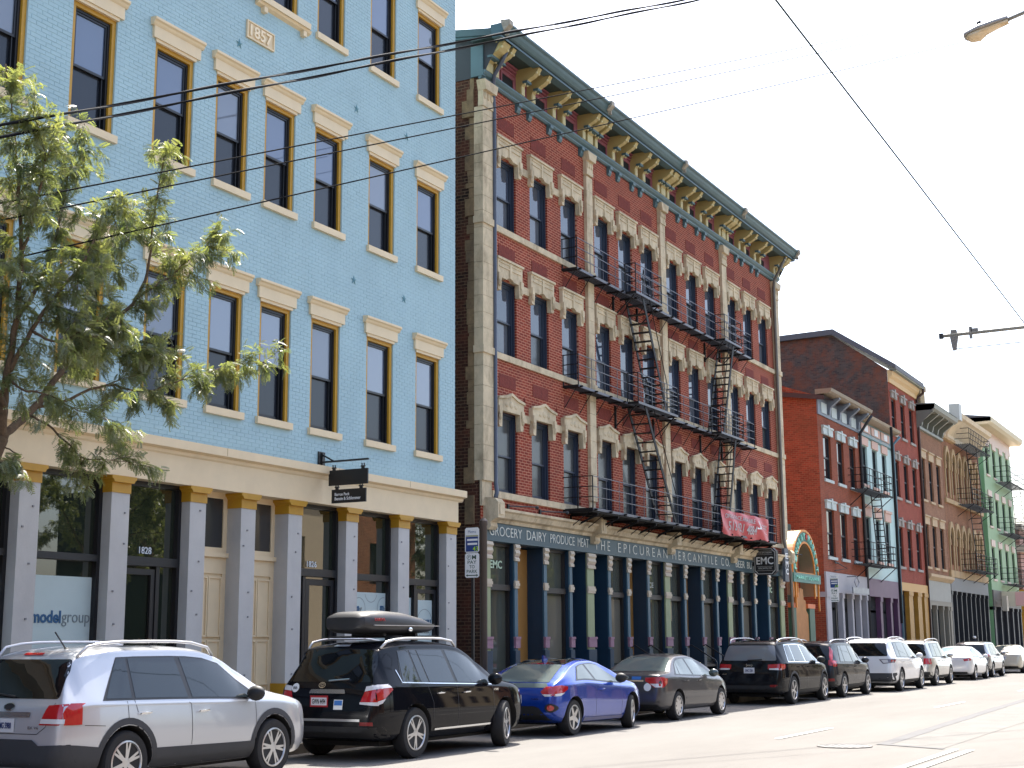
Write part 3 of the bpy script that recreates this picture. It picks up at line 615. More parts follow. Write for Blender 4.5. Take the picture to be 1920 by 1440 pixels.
def iron_col(a, b, big):
    dp = .62 if big else .55; fm = m_sage if big else M('skylit_navy_paint', S((56, 92, 116)), .42, var=.06)  # small columns: front face is the navy with skylight put into its colour
    c = MB().box(a+.01, b-.01, FY-.0, FY+dp, .62, 4.16).build('iron_column', m_navy, red)
    MB().box(a, b, FY-.05, FY-.001, 1.0, 4.16).build('column_face', fm, c)
    e = .035
    MB().prism([(FY-.05, 3.72), (FY-.10, 3.72), (FY-.10, 3.78), (FY-.07, 3.82), (FY-.12, 3.92), (FY-.09, 4.0), (FY-.13, 4.06), (FY-.10, 4.14), (FY-.05, 4.14)], 'x', a-e, b+e).build('scroll_capital', m_pale, c)
    MB().box(a-e*.5, b+e*.5, FY-.085, FY-.05, 3.84, 3.98).build('lilac_panel', m_lil, c)
    MB().box(a-e, b+e, FY-.10, FY-.04, 3.10, 3.17).box(a-e*.6, b+e*.6, FY-.085, FY-.04, 3.17, 3.23).box(a-e*.6, b+e*.6, FY-.085, FY-.04, 3.04, 3.10).build('collar', m_pale, c)
    MB().box(a-e, b+e, FY-.10, FY-.04, 1.56, 1.82).box(a-e*1.4, b+e*1.4, FY-.115, FY-.04, 1.78, 1.84).build('pedestal_panel', m_lil, c)
    MB().box(a-e, b+e, FY-.09, FY-.0, .62, 1.5).build('pedestal', m_navy, c)
for a, b in BIG: iron_col(a, b, True)
for a in SM: iron_col(a, a+.17, False)
EDG = sorted([(a, b) for a, b in BIG]+[(a, a+.17) for a in SM])
PAT = 'WTWDDWTWWTWDWWDW'
g_rs = GLASS('grocery_pane', (.085, .09, .07), .012, 2.1, .006); g_rt = GLASS('papered_pane', (.16, .145, .11), .05, 1.5)  # grocery pane: reflections and the interior behind are put into the base colour
for i in range(len(EDG)-1):
    x0, x1 = EDG[i][1], EDG[i+1][0]; p = PAT[i % 16]; gy = FY+(.15 if PAT[i % 16] == 'W' else .45)
    if p == 'W':
        f = frame_rect(MB(), x0, x1, .95, 4.14, gy-.06, gy+.08, .07); f.box(x0+.07, x1-.07, gy-.12, gy+.06, 2.98, 3.12); f.box(x0, x1, FY+.0, gy-.065, .88, .955)
        f = f.build('shop_window', M('brown_black_frame', (.022, .018, .016), .45), red)
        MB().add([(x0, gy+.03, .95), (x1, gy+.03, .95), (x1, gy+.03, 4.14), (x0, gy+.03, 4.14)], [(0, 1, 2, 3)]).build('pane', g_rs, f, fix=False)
        MB().box(x0+.08, x1-.08, gy+.022, gy+.027, 1.1, 2.92).build('paper', g_rt, f) if i in (2, 5, 10, 13) else None
        if i in (0, 15): text('lettering', 'EMC', M('mint_print', S((186, 214, 196)), .5), f, (x0+.35, gy+.02, 3.52), FX, FZ, .62, .2, .006, .02)
        if i == 7: text('lettering', 'ACE', m_let, f, (x0+.2, gy+.02, 3.35), FX, FZ, .6, .16, .006)
    elif p == 'T':
        MB().box(x0, x1, gy+.0, gy+.06, .62, 4.10).build('tan_panel', m_tan, red)
    else:
        d = MB().box(x0, x1, gy+.05, gy+.12, .62, 4.12); frame_rect(d, x0, x1, .62, 4.12, gy-.0, gy+.05, .09); d.box(x0, x1, gy, gy+.05, 3.0, 3.1); d.build('shop_door', m_navy, red)
# rods of the sign lamps above the stone cornice
for x in (31.0, 32.75):
    MB().box(x-.03, x+.05, FY-.05, FY, 5.02, 5.14).tube([(x, FY-.04, 5.09), (x+.9, FY-.35, 5.12)], .018, 6).ball((x+.95, FY-.36, 5.11), .06, .05, .05, 8, 6).build('sign_lamp', m_black, red)
MB().tube([(53.6, FY-.1, 5.05), (54.3, FY-.5, 5.05), (54.28, FY-.5, 4.98)], .02, 6).build('sign_lamp', m_black, red)
# --- steps and handrails
for xs in ((38.5, 39.7), (43.0, 44.3)):
    st = thing('entrance_steps', 'stone steps with black handrails before the grocery doorway, %s' % ('nearer the blue hatchback' if xs[0] < 40 else 'behind the grey sedan'), 'steps', (xs[0], 16.5, .14))
    for k in range(3): MB().box(xs[0], xs[1], FY-.1-.3*(k+1), FY-.1-.3*k-.003, .14, .62-.16*k).build('step', MATS['tan_stone'], st)
    for x in xs: MB().tube([(x, FY-.05, 1.55), (x, FY-.15, 1.6), (x, FY-.95, 1.12), (x, FY-1.0, 1.05), (x, FY-1.0, .14)], .022, 6).build('handrail', m_black, st, True)

# ================================================================== fire escape on the red building
m_fe = M('fire_escape_iron', (.009, .008, .008), .6, spec=.3); m_feg = M('worn_iron_rail', S((84, 88, 102)), .45, metal=.2, var=.15)
fe = thing('fire_escape', 'black iron fire escape with three balconies and ladders on the red brick front', 'fire escape', (41, 17, 5))
def balcony(z, x0, x1, yo, bumps):
    fl = MB()
    ys = np.arange(yo+.05, FY-.06, .085)
    for y in ys: fl.box(x0, x1, y-.024, y+.024, z-.04, z-.005)
    fl.build('grating', m_fe, fe, fix=False)
    e = MB(); e.box(x0, x1, yo-.012, yo+.012, z-.07, z+.0); e.build('edge_rail', m_feg, fe, fix=False)
    e = MB(); e.box(x0-.012, x0+.012, yo, FY, z-.07, z).box(x1-.012, x1+.012, yo, FY, z-.07, z); e.build('end_frame', m_fe, fe)
    n = int((x1-x0)/.95)
    for i in range(n+1):
        x = x0+.08+(x1-x0-.16)*i/n
        b = MB().bar((x, yo-.1, z-.05), (x, FY, z-.05), .04, .05)
        if i % 1 == 0: b.bar((x, yo+.1, z-.07), (x, FY, z-.62), .018, .018)
        b.build('support', m_fe, fe)
    segs = [(x0, x1)]
    r = MB(); br = MB()
    for zz in (.30, .58, .86): r.box(x0, x1, yo-.010, yo+.010, z+zz-.010, z+zz+.010)
    nn = int((x1-x0)/.85)
    for i in range(nn+1):
        x = x0+(x1-x0)*i/nn; r.box(x-.007, x+.007, yo-.007, yo+.007, z, z+.86)
    r.build('railing', m_feg, fe, fix=False)
    for xe in (x0, x1):
        q = MB()
        for zz in (.30, .58, .86): q.box(xe-.012, xe+.012, yo, FY, z+zz-.012, z+zz+.012)
        for y in (yo, (yo+FY)/2 if FY-yo > .7 else FY-.02): q.box(xe-.013, xe+.013, y-.013, y+.013, z, z+.87)
        q.build('end_railing', m_fe, fe)
    for (a, b, yb) in bumps:                                           # wider landing where a stair arrives
        q = MB()
        for y in np.arange(yb+.04, yo, .085): q.box(a, b, y-.018, y+.018, z-.035, z-.005)
        q.box(a-.015, a+.015, yb, yo, z-.07, z).box(b-.015, b+.015, yb, yo, z-.07, z); q.build('landing', m_fe, fe)
        q = MB(); q.box(a, b, yb-.012, yb+.012, z-.07, z)
        for zz in (.30, .58, .86): q.box(a, b, yb-.010, yb+.010, z+zz-.010, z+zz+.010)
        for t in np.linspace(a, b, 4): q.box(t-.008, t+.008, yb-.008, yb+.008, z, z+.86)
        q.build('landing_railing', m_feg, fe)
        for x in (a, b):
            q = MB()
            for zz in (.30, .58, .86): q.box(x-.012, x+.012, yb, yo, z+zz-.012, z+zz+.012)
            q.box(x-.013, x+.013, yb-.013, yb+.013, z, z+.87).box(x-.013, x+.013, yo-.013, yo+.013, z, z+.87); q.build('landing_end', m_fe, fe)
        for x in (a+.1, b-.1): MB().box(x-.03, x+.03, FY-.06, FY, z-.75, z-.07).bar((x, FY-.02, z-.7), (x, yb+.1, z-.09), .03, .03).build('bracket', m_fe, fe)
balcony(12.06, 34.28, 49.1, 16.52, [(37.6, 39.6, 16.17), (45.3, 47.0, 16.17)])
balcony(8.70, 34.26, 49.1, 16.52, [(37.6, 40.7, 16.17), (44.6, 46.9, 16.17)])
balcony(5.27, 34.18, 49.9, 16.10, [])
MB().box(34.2, 49.88, 16.13, FY-.02, 5.16, 5.225).build('floor_plate', m_fe, fe)
for i in range(12):
    x = 34.6+i*1.36; MB().bar((x, FY-.03, 5.13), (x, 16.15, 5.13), .05, .07).bar((x, FY-.03, 4.78), (x, 16.2, 5.1), .04, .05).box(x-.02, x+.02, FY-.05, FY-.01, 4.74, 5.13).build('bracket', m_fe, fe)
def stair(xa, za, xb, zb, y0, y1):
    s = MB(); d = .07
    for y in (y0, y1):
        s.bar((xa, y, za), (xb, y, zb), .022, .13, (1, 0, 0))
    s.build('stair_stringer', m_fe, fe)
    n = 13
    for i in range(1, n):
        x = xa+(xb-xa)*i/n; z = za+(zb-za)*i/n; MB().box(x-.09, x+.09, y0, y1, z-.012, z+.012).build('stair_tread', m_fe, fe, fix=False)
    h = MB(); sg = 1 if xb > xa else -1
    for y in (y0,): h.tube([(xa+sg*.1, y, za+.85), (xb+sg*.1, y, zb+.85)], .014, 6).bar((xb, y, zb), (xb+sg*.1, y, zb+.85), .02).bar((xa, y, za), (xa+sg*.1, y, za+.85), .02)
    h.build('stair_handrail', m_fe, fe)
stair(38.2, 12.03, 39.9, 8.72, 16.22, 16.78); stair(38.2, 8.68, 40.4, 5.3, 16.22, 16.78)
stair(46.3, 12.03, 45.0, 8.72, 16.22, 16.78); stair(46.2, 8.68, 45.1, 5.3, 16.22, 16.78)
# --- red banner tied to the lowest balcony
bn = thing('banner', 'sagging red vinyl banner with white lettering tied to the lowest fire escape railing', 'banner', (46.3, 16.06, 5.2))
m_bn = M('red_vinyl', S((176, 52, 62)), .45, var=.12, vscale=2.5)
nx, nz = 40, 14; bx0, bx1, bz0, bz1 = 44.05, 48.95, 5.22, 6.02
def bpt(u, v):
    x = bx0+(bx1-bx0)*u; z = bz0+(bz1-bz0)*v
    y = 16.065-.05*math.sin(u*9+v*2)*(1-v*.6)-.03*math.sin(u*23+v*5)-.06*math.sin(math.pi*u)*math.sin(math.pi*v)
    return (x-.02*math.sin(v*3), y, z-.05*math.sin(math.pi*u)*(1-v)-.035*math.sin(u*14)*(1-v))
vs_ = [bpt(i/nx, j/nz) for j in range(nz+1) for i in range(nx+1)]
MB().add(vs_, [(j*(nx+1)+i, j*(nx+1)+i+1, (j+1)*(nx+1)+i+1, (j+1)*(nx+1)+i) for j in range(nz) for i in range(nx)]).build('sheet', m_bn, bn, True, fix=False)
def btext(s, u0, u1, v0, v1, mat):
    o = text('lettering', s, mat, bn, (0, 0, 0), FX, FZ, 1, 1, .001, .02)
    me = o.data; b = BASE[bn.name]
    for v in me.vertices:
        u = u0+(u1-u0)*(v.co.x+b.x); w = v0+(v1-v0)*(v.co.z+b.z); q = bpt(u, w); v.co = (q[0]-b.x, q[1]-.014-b.y, q[2]-b.z)
btext('OFFICE SPACE AVAILABLE', .07, .66, .68, .86, m_white); btext('513 421 4884', .12, .70, .22, .58, m_white)
btext('ANCHOR', .80, .95, .62, .70, m_white); btext('PROPERTIES', .80, .95, .50, .58, m_white); btext('for leasing', .83, .95, .30, .35, m_white)
MB().add([bpt(.70, .46), bpt(.79, .46), bpt(.73, .84)], [(0, 1, 2)]).build('emblem', m_white, bn, fix=False).location.y -= .016
# --- projecting EMC sign
es = thing('projecting_sign', 'black clipped corner sign reading EMC projecting from the grocery front', 'sign', (49.5, 16.4, 4))
ex = 49.5; ya, yb, za, zb, c = 16.86, 16.02, 4.07, 5.05, .12
def clip(ya, yb, za, zb, c): return [(yb+c, za), (ya-c, za), (ya-c*.55, za+c*.55), (ya, za+c), (ya, zb-c), (ya-c*.55, zb-c*.55), (ya-c, zb), (yb+c, zb), (yb+c*.55, zb-c*.55), (yb, zb-c), (yb, za+c), (yb+c*.55, za+c*.55)]
MB().prism(clip(ya, yb, za, zb, c), 'x', ex, ex+.26).build('cabinet', m_signb, es)
o1 = clip(ya-.03, yb+.03, za+.03, zb-.03, c); o2 = clip(ya-.05, yb+.05, za+.05, zb-.05, c); n = len(o1)
m_ln = M('silver_line', S((190, 194, 198)), .4)
MB().add([(ex-.004, y, z) for y, z in o1]+[(ex-.004, y, z) for y, z in o2], [(i, (i+1) % n, n+(i+1) % n, n+i) for i in range(n)]).build('border_line', m_ln, es, fix=False)
for z in (4.93, 4.80, 4.37, 4.22): MB().box(ex-.006, ex-.001, yb+.12, ya-.12, z, z+.008).build('rule_line', m_ln, es)
text('lettering', 'EMC', m_white, es, (ex-.004, ya-.1, 4.45), BXv, FZ, .64, .27, .008, .012)
text('lettering', 'THE EPICUREAN', m_ln, es, (ex-.004, ya-.16, 4.845), BXv, FZ, .52, .06, .006); text('lettering', 'MERCANTILE CO.', m_ln, es, (ex-.004, ya-.16, 4.28), BXv, FZ, .52, .06, .006)
MB().box(ex+.05, ex+.2, ya, FY-.06, 4.40, 4.55).box(ex+.1, ex+.16, ya-.3, FY-.06, 5.0, 5.06).build('mount', m_black, es)
bs = thing('blade_sign', 'dark blade sign with white EMC letters stacked down beside the corner downspout', 'sign', (53.0, 16.75, 4.2))
MB().box(52.62, 53.1, 16.68, 16.78, 3.95, 5.22).build('board', M('blade_grey', S((70, 78, 92)), .5), bs)
for i, ch in enumerate('EMC'): text('lettering', ch, m_white, bs, (52.70, 16.672, 4.82-i*.30), FX, FZ, .32, .22, .01, .02)
# ================================================================== the rest of the row
def simple_window(par, x0, x1, z0, z1, Y, frm, glass, rec=.12):
    w = frame_rect(MB(), x0, x1, z0, z1, Y+rec-.03, Y+rec+.05, .07); w.box(x0+.07, x1-.07, Y+rec-.02, Y+rec+.05, (z0+z1)/2-.035, (z0+z1)/2+.035)
    w = w.build('window', frm, par)
    zm = (z0+z1)/2
    for nm, a, b, dy in (('upper_pane', zm+.03, z1-.06, .0), ('lower_pane', z0+.06, zm-.03, .015)):
        MB().add([(x0+.06, Y+rec+dy+.01, a), (x1-.06, Y+rec+dy+.01, a), (x1-.06, Y+rec+dy+.01, b), (x0+.06, Y+rec+dy+.01, b)], [(0, 1, 2, 3)]).build(nm, glass, w, fix=False)
    return w
g_far = GLASS('far_dark_pane', (.014, .016, .02), .03, 1.5); g_film = M('far_white_poster', S((196, 200, 204)), .5)
m_fdark = M('far_dark_frame', (.02, .02, .022), .5)
def rowhouse(name, label, X0, X1, zt, wall, shell, wins, floors, frm=None, lintel=None, sill=None, store=4.55, glass=None, Y=FY, depth=16):
    t = thing(name, label, 'building', ((X0+X1)/2, Y, 0), 'buildings of the row down the street')
    hs = [(a, b, c, d) for a, b in wins for c, d in floors]
    facade('wall', wall, t, X0, X1, store, zt, Y, hs, .16)
    MB().box(X0+.03, X1-.03, Y+.17, Y+depth, .14, zt-.02).build('shell', shell, t)
    for c, d in floors:
        for a, b in wins:
            simple_window(t, a, b, c, d, Y, frm or m_fdark, glass or g_far)
            if lintel: lintel(t, a, b, d)
            if sill: MB().box(a-.08, b+.08, Y-.07, Y+.08, c-.13, c-.003).build('sill', sill, t)
    return t
def store_front(t, X0, X1, z, cols, cm, band, bandm, back, top=None, glass=None, Y=FY):
    MB().box(X0, X1, Y-.08, Y+.15, band, z).build('shop_frieze', bandm, t)
    MB().box(X0+.02, X1-.02, Y+.34, Y+.38, .14, band+.1).build('shop_recess', back, t)
    for a, b in cols:
        c = MB().box(a, b, Y-.06, Y+.33, .14, band).build('shop_column', cm, t)
        MB().box(a-.04, b+.04, Y-.10, Y+.3, band-.22, band-.002).build('capital', cm, c); MB().box(a-.03, b+.03, Y-.09, Y+.3, .14, .55).build('base', cm, c)
    for (a, b), (c, d) in zip(cols, cols[1:]):
        f = frame_rect(MB(), b, c, .5, band, Y+.18, Y+.30, .06); f.box(b+.06, c-.06, Y+.17, Y+.30, 3.0, 3.12); f = f.build('shop_window', m_fdark, t)
        MB().add([(b, Y+.25, .5), (c, Y+.25, .5), (c, Y+.25, band), (b, Y+.25, band)], [(0, 1, 2, 3)]).build('pane', glass or g_sf, f, fix=False)
    return t
# ---- three storey red house with pale hoods
m_r3 = BRICK('orange_red_brick', S((148, 76, 56)), S((130, 66, 50)), S((134, 92, 74)), 'x'); m_r3s = BRICK('orange_side_brick', S((158, 76, 56)), S((122, 58, 44)), S((146, 104, 80)), 'y', .22, .085, .009, old=S((120, 74, 54)), oldamt=.5)
m_ice = M('ice_blue_paint', S((176, 190, 196)), .55); m_slate = M('slate_blue_paint', S((104, 116, 136)), .5)
m_dkbrn = M('dark_brown_metal', S((62, 46, 48)), .55)
def hood_pale(t, a, b, z):
    MB().box(a-.16, b+.14, FY-.09, FY+.02, z, z+.30).box(a-.2, b+.18, FY-.13, FY+.02, z+.30, z+.38).box((a+b)/2-.1, (a+b)/2+.1, FY-.14, FY+.02, z+.02, z+.46).build('window_hood', m_ice, t)
h3 = rowhouse('three_storey_red_house', 'three storey orange red brick house beside the market arch with a pale grey shop front', 59.0, 65.8, 12.0, m_r3, m_dark,
    [(59.75, 60.95), (61.9, 63.0), (64.0, 65.05)], [(5.28, 7.34), (8.65, 10.6)], lintel=hood_pale, sill=m_ice)
MB().add([(58.99, FY, 4.5), (58.99, 33, 4.5), (58.99, 33, 14.6), (58.99, 18.7, 12.83), (58.99, FY, 12.2)], [(0, 1, 2, 3, 4)]).add([(58.99, FY, .14), (58.99, 33, .14), (58.99, 33, 4.5), (58.99, FY, 4.5)], [(0, 1, 2, 3)]).build('side_wall', m_r3s, h3, fix=False)
MB().add([(58.8, 16.6, 12.15), (65.9, 16.6, 12.15), (65.9, 33, 14.75), (58.8, 33, 14.75), (58.8, 16.6, 11.95), (58.8, 33, 14.5)], [(0, 1, 2, 3), (0, 3, 5, 4)]).build('roof', m_dkbrn, h3)
MB().box(59.0, 65.8, FY-.06, FY, 11.4, 12.2).build('cornice_frieze', m_slate, h3)
for i in range(4):
    x = 59.45+i*1.62
    MB().box(x, x+.82, FY-.09, FY-.05, 11.52, 11.98).build('frieze_panel', m_ice, h3)
    MB().prism([(FY-.05, 11.55), (FY-.16, 11.55), (FY-.2, 11.85), (16.38, 12.2), (16.38, 12.3), (FY-.05, 12.3)], 'x', x+.98, x+1.22).build('bracket', m_slate, h3)
MB().prism([(FY, 12.22), (16.42, 12.25), (16.30, 12.32), (16.26, 12.45), (FY, 12.45)], 'x', 58.85, 65.85).build('gutter_cornice', M('taupe_paint', S((132, 122, 108)), .55), h3)
store_front(h3, 59.0, 65.8, 4.6, [(59.0, 59.7), (61.4, 61.7), (63.0, 63.25), (64.3, 64.55), (65.5, 65.8)], M('pale_lilac_grey', S((160, 162, 176)), .55, var=.05), 3.75, MATS['pale_lilac_grey'], m_dark)
MB().box(60.4, 61.0, FY-.12, FY-.08, 5.0, 5.06).tube([(60.5, FY-.05, 5.1), (61.2, FY-.4, 4.8), (60.5, FY-.05, 4.7)], .025, 6).build('sign_lamp', m_black, h3)
o = MB().tube([(61.9, 16.5, 4.25), (62.3, 16.5, 4.5), (62.7, 16.5, 4.25), (62.3, 16.5, 4.0), (61.9, 16.5, 4.25)], .02, 6).box(61.6, 64.3, 16.48, 16.54, 3.75, 4.02).box(62.28, 62.32, 16.5, FY, 4.48, 4.52)
tag(o.build('diamond_sign', m_steel), 'grey board sign under an iron diamond over the pale shop front', 'sign')
# ---- pale blue house with purple shop front
m_ltb = M('light_blue_paint', S((180, 210, 216)), .6, var=.05, vscale=2); m_pch = M('peach_paint', S((196, 158, 146)), .55); m_dtl = M('grey_teal_paint', S((96, 130, 142)), .5); m_pur = M('purple_paint', S((92, 62, 96)), .5, var=.08)
def hood_peach(t, a, b, z): MB().box(a-.12, b+.12, FY-.06, FY+.02, z+.02, z+.44).box(a-.18, b+.18, FY-.11, FY+.02, z+.44, z+.56).build('window_hood', m_pch, t)
lb = rowhouse('pale_blue_house', 'narrow pale blue house with peach lintels above a purple shop front', 65.85, 72.2, 12.0, m_ltb, m_dark,
    [(66.3, 67.25), (68.2, 69.15), (70.1, 71.05)], [(5.46, 7.5), (9.05, 10.92)], lintel=hood_peach, sill=m_pch)
MB().box(65.85, 72.2, FY-.05, FY, 11.45, 12.1).build('cornice_frieze', m_dtl, lb)
for i in range(3):
    x = 66.4+i*1.9
    MB().box(x-.3, x+1.35, FY-.09, FY-.04, 11.58, 11.98).build('frieze_panel', m_pch, lb); MB().box(x+.2, x+.85, FY-.11, FY-.08, 11.62, 11.94).build('attic_vent', m_white, lb)
MB().prism([(FY, 12.08), (16.62, 12.1), (16.5, 12.16), (16.45, 12.28), (FY, 12.28)], 'x', 65.85, 72.3).build('gutter_cornice', M('tan_grey_paint', S((146, 134, 118)), .55), lb)
MB().prism([(FY, 11.3), (FY-.12, 11.36), (FY-.12, 11.45), (FY, 11.46)], 'x', 65.85, 72.25).build('bed_moulding', m_dtl, lb)
store_front(lb, 65.85, 72.2, 4.58, [(65.85, 66.0), (68.05, 68.45), (70.05, 70.4), (71.5, 72.2)], m_pur, 3.75, MATS['purple_paint'], m_dark)
for a, b, z0, z1 in ((66.1, 66.9, .9, 2.7), (67.0, 67.9, .9, 2.7), (68.7, 69.0, .9, 2.7), (66.1, 66.8, 3.15, 4.1)): MB().box(a, b, FY+.22, FY+.24, z0, z1).build('poster', g_film if z0 < 2 else M('cream_blind', S((190, 178, 156)), .6), lb)
MB().tube([(65.75, 16.3, 12.2), (65.75, 16.6, 11.8), (65.8, 16.9, 11.4), (65.8, 16.92, 11.0), (65.8, 16.92, .2)], .07, 8).build('downspout', M('dark_downspout', (.03, .03, .034), .5), lb, True)
MB().tube([(72.15, 16.5, 12.0), (72.15, 16.88, 11.6), (72.15, 16.9, .2)], .07, 8).build('downspout', M('blue_downspout', S((104, 140, 164)), .5), lb, True)
# ---- tall red house with ochre shop front and a sooty gable
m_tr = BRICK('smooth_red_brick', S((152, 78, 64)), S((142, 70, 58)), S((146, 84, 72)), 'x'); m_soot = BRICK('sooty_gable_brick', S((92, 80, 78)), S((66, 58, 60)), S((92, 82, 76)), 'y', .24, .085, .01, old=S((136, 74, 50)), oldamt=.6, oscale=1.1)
m_och = M('ochre_cream_paint', S((206, 176, 128)), .55); m_gold = M('golden_ochre_paint', S((168, 126, 48)), .5, var=.06)
def hood_grey(t, a, b, z): MB().box(a-.1, b+.08, FY-.09, FY+.02, z+.02, z+.40).box(a-.22, b+.2, FY-.14, FY+.02, z+.30, z+.38).box((a+b)/2-.12, (a+b)/2+.1, FY-.16, FY+.02, z+.05, z+.5).build('window_hood', M('pale_grey_stone', S((150, 146, 144)), .7), t)
tr = rowhouse('tall_red_house', 'tall red brick house with a sooty brick gable above an ochre shop front', 72.3, 78.55, 15.1, m_tr, m_dark,
    [(72.75, 73.75), (74.75, 75.75), (76.75, 77.75)], [(5.43, 7.45), (9.0, 10.92), (12.3, 14.17)], lintel=hood_grey, sill=MATS['pale_grey_stone'] if 'pale_grey_stone' in MATS else M('pale_grey_stone', S((150, 146, 144)), .7))
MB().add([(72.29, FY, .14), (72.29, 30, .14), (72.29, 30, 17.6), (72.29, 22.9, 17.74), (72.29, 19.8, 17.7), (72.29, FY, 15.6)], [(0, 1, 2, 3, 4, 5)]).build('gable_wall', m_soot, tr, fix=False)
m_rfe = M('roof_edge_grey', S((84, 84, 92)), .6)
MB().prism([(16.5, 15.55), (19.75, 17.72), (30, 17.55), (30, 17.85), (19.7, 18.02), (16.5, 15.8)], 'x', 72.05, 78.6).build('roof', m_rfe, tr)
MB().prism([(FY, 14.95), (FY-.06, 14.95), (FY-.10, 15.15), (FY-.22, 15.3), (FY-.3, 15.55), (FY, 15.6)], 'x', 72.3, 78.55).build('cornice', m_och, tr)
MB().prism([(FY-.2, 15.5), (16.55, 15.5), (16.5, 15.68), (FY, 15.72)], 'x', 72.3, 78.75).build('gutter', M('sage_grey_metal', S((132, 142, 136)), .5), tr)
MB().tube([(78.6, 16.55, 15.5), (78.75, 16.6, 15.3), (78.6, 16.9, 15.0), (78.58, 16.92, 14.8), (78.58, 16.92, .2)], .07, 8).build('downspout', M('dark_brown_pipe', S((66, 44, 42)), .5), tr, True)
store_front(tr, 72.3, 78.55, 4.62, [(72.3, 72.5), (74.05, 74.95), (76.05, 76.95), (77.6, 78.5)], m_gold, 4.2, M('amber_paint', S((190, 146, 74)), .5), m_dark)
for a, b, z0, z1 in ((72.6, 73.7, .6, 2.75), (75.1, 75.6, .6, 2.6)): MB().box(a, b, FY+.21, FY+.23, z0, z1).build('poster', g_film, tr)
# ---- brown house with grey bracketed cornice
m_br = BRICK('brown_brick', S((158, 116, 92)), S((142, 102, 82)), S((140, 112, 92)), 'x'); m_gp = M('grey_green_paint', S((120, 124, 118)), .5); m_lst = M('limestone', S((186, 164, 134)), .75, var=.1)
def hood_stone(t, a, b, z): MB().box(a-.12, b+.12, FY-.07, FY+.02, z, z+.42).box(a-.2, b+.2, FY-.13, FY+.02, z+.42, z+.5).build('window_hood', m_lst, t)
bh_ = rowhouse('brown_brick_house', 'brown brick house with a deep grey bracketed cornice and one brick chimney', 78.62, 84.75, 13.35, m_br, m_dark,
    [(79.0, 80.0), (80.95, 81.95), (82.95, 83.95)], [(5.71, 8.05), (9.43, 11.75)], lintel=hood_stone, sill=m_lst, store=5.0)
MB().prism([(FY, 13.28), (FY-.14, 13.32), (FY-.14, 13.46), (FY, 13.5)], 'x', 78.6, 84.8).build('bed_moulding', m_gp, bh_)
MB().box(78.62, 84.75, FY-.03, FY+.1, 13.5, 14.3).build('cornice_frieze', M('shaded_grey_paint', S((92, 94, 92)), .6), bh_)
for i in range(5):
    x = 79.0+i*1.38
    MB().prism([(FY-.03, 13.5), (FY-.18, 13.5), (FY-.25, 13.8), (16.15, 14.25), (16.15, 14.32), (FY-.03, 14.32)], 'x', x-.1, x+.1).build('bracket', m_gp, bh_)
    if i < 4: MB().box(x+.45, x+.95, FY-.05, FY-.028, 13.6, 14.1).build('attic_vent', m_dark, bh_)
MB().prism([(FY, 14.3), (16.15, 14.3), (16.0, 14.4), (15.95, 14.62), (FY, 14.66)], 'x', 78.5, 84.95).build('gutter_cornice', m_gp, bh_)
MB().add([(78.5, 15.95, 14.66), (84.95, 15.95, 14.66), (84.95, 30, 15.6), (78.5, 30, 15.6), (78.5, 30, 13.3), (78.5, 15.98, 14.35), (78.5, FY, 13.3)], [(0, 1, 2, 3), (0, 3, 4, 6, 5)]).build('roof', M('grey_sheet_roof', S((112, 114, 112)), .6), bh_)
ch = MB().box(78.7, 79.9, 16.75, 17.6, 14.4, 15.75).box(78.62, 79.98, 16.68, 17.68, 15.55, 15.85).build('chimney', BRICK('pale_chimney_brick', S((176, 160, 128)), S((160, 140, 112)), S((150, 140, 120)), 'x'), bh_)
MB().prism([(FY+.05, 4.95), (FY-.1, 4.95), (FY-.3, 5.15), (FY-.3, 5.3), (FY+.05, 5.35)], 'x', 78.62, 84.8).build('shop_cornice', m_lst, bh_)
MB().box(78.7, 84.6, FY-.08, FY+.1, 3.85, 4.95).build('sign_panel', M('pale_grey_board', S((150, 152, 150)), .6, var=.06), bh_)
store_front(bh_, 78.7, 84.7, 3.86, [(78.7, 79.1), (80.5, 80.7), (82.2, 82.4), (83.6, 83.8), (84.2, 84.7)], M('stone_grey_paint', S((132, 128, 118)), .6), 3.6, MATS['stone_grey_paint'], m_dark)
for a, b in ((80.9, 81.4), (82.6, 83.0)): MB().box(a, b, FY+.21, FY+.23, .6, 2.8).build('poster', g_film, bh_)
# ---- ornate brown house with arched windows
m_or = BRICK('warm_brown_brick', S((150, 104, 78)), S((128, 86, 66)), S((146, 112, 88)), 'x'); m_ors = M('buff_stone', S((176, 150, 112)), .75, var=.12, vscale=2, dirt=.4)
def arch_hood(t, a, b, z):
    n = 10; c = (a+b)/2; r = (b-a)/2+.02
    mb = MB()
    for i in range(n):
        a0, a1 = math.pi*i/n, math.pi*(i+1)/n
        q = [(c+math.cos(a0)*r, z+math.sin(a0)*r*1.3), (c+math.cos(a1)*r, z+math.sin(a1)*r*1.3), (c+math.cos(a1)*(r+.22), z+math.sin(a1)*(r+.26)*1.3), (c+math.cos(a0)*(r+.22), z+math.sin(a0)*(r+.26)*1.3)]
        mb.prism(q, 'y', FY-.12, FY+.01)
    mb.box(a-.22, a+.0, FY-.1, FY+.01, z-.5, z); mb.box(b, b+.22, FY-.1, FY+.01, z-.5, z); mb.build('arched_hood', m_ors, t)
    MB().prism([(c+math.cos(math.pi*i/n)*r, z+math.sin(math.pi*i/n)*r*1.3) for i in range(n+1)], 'y', FY+.0, FY+.02).build('tympanum', m_fdark, t)
    for x in (a-.2, b+.03): MB().box(x, x+.17, FY-.06, FY+.02, z-2.2, z-.5).build('jamb_stone', m_ors, t)
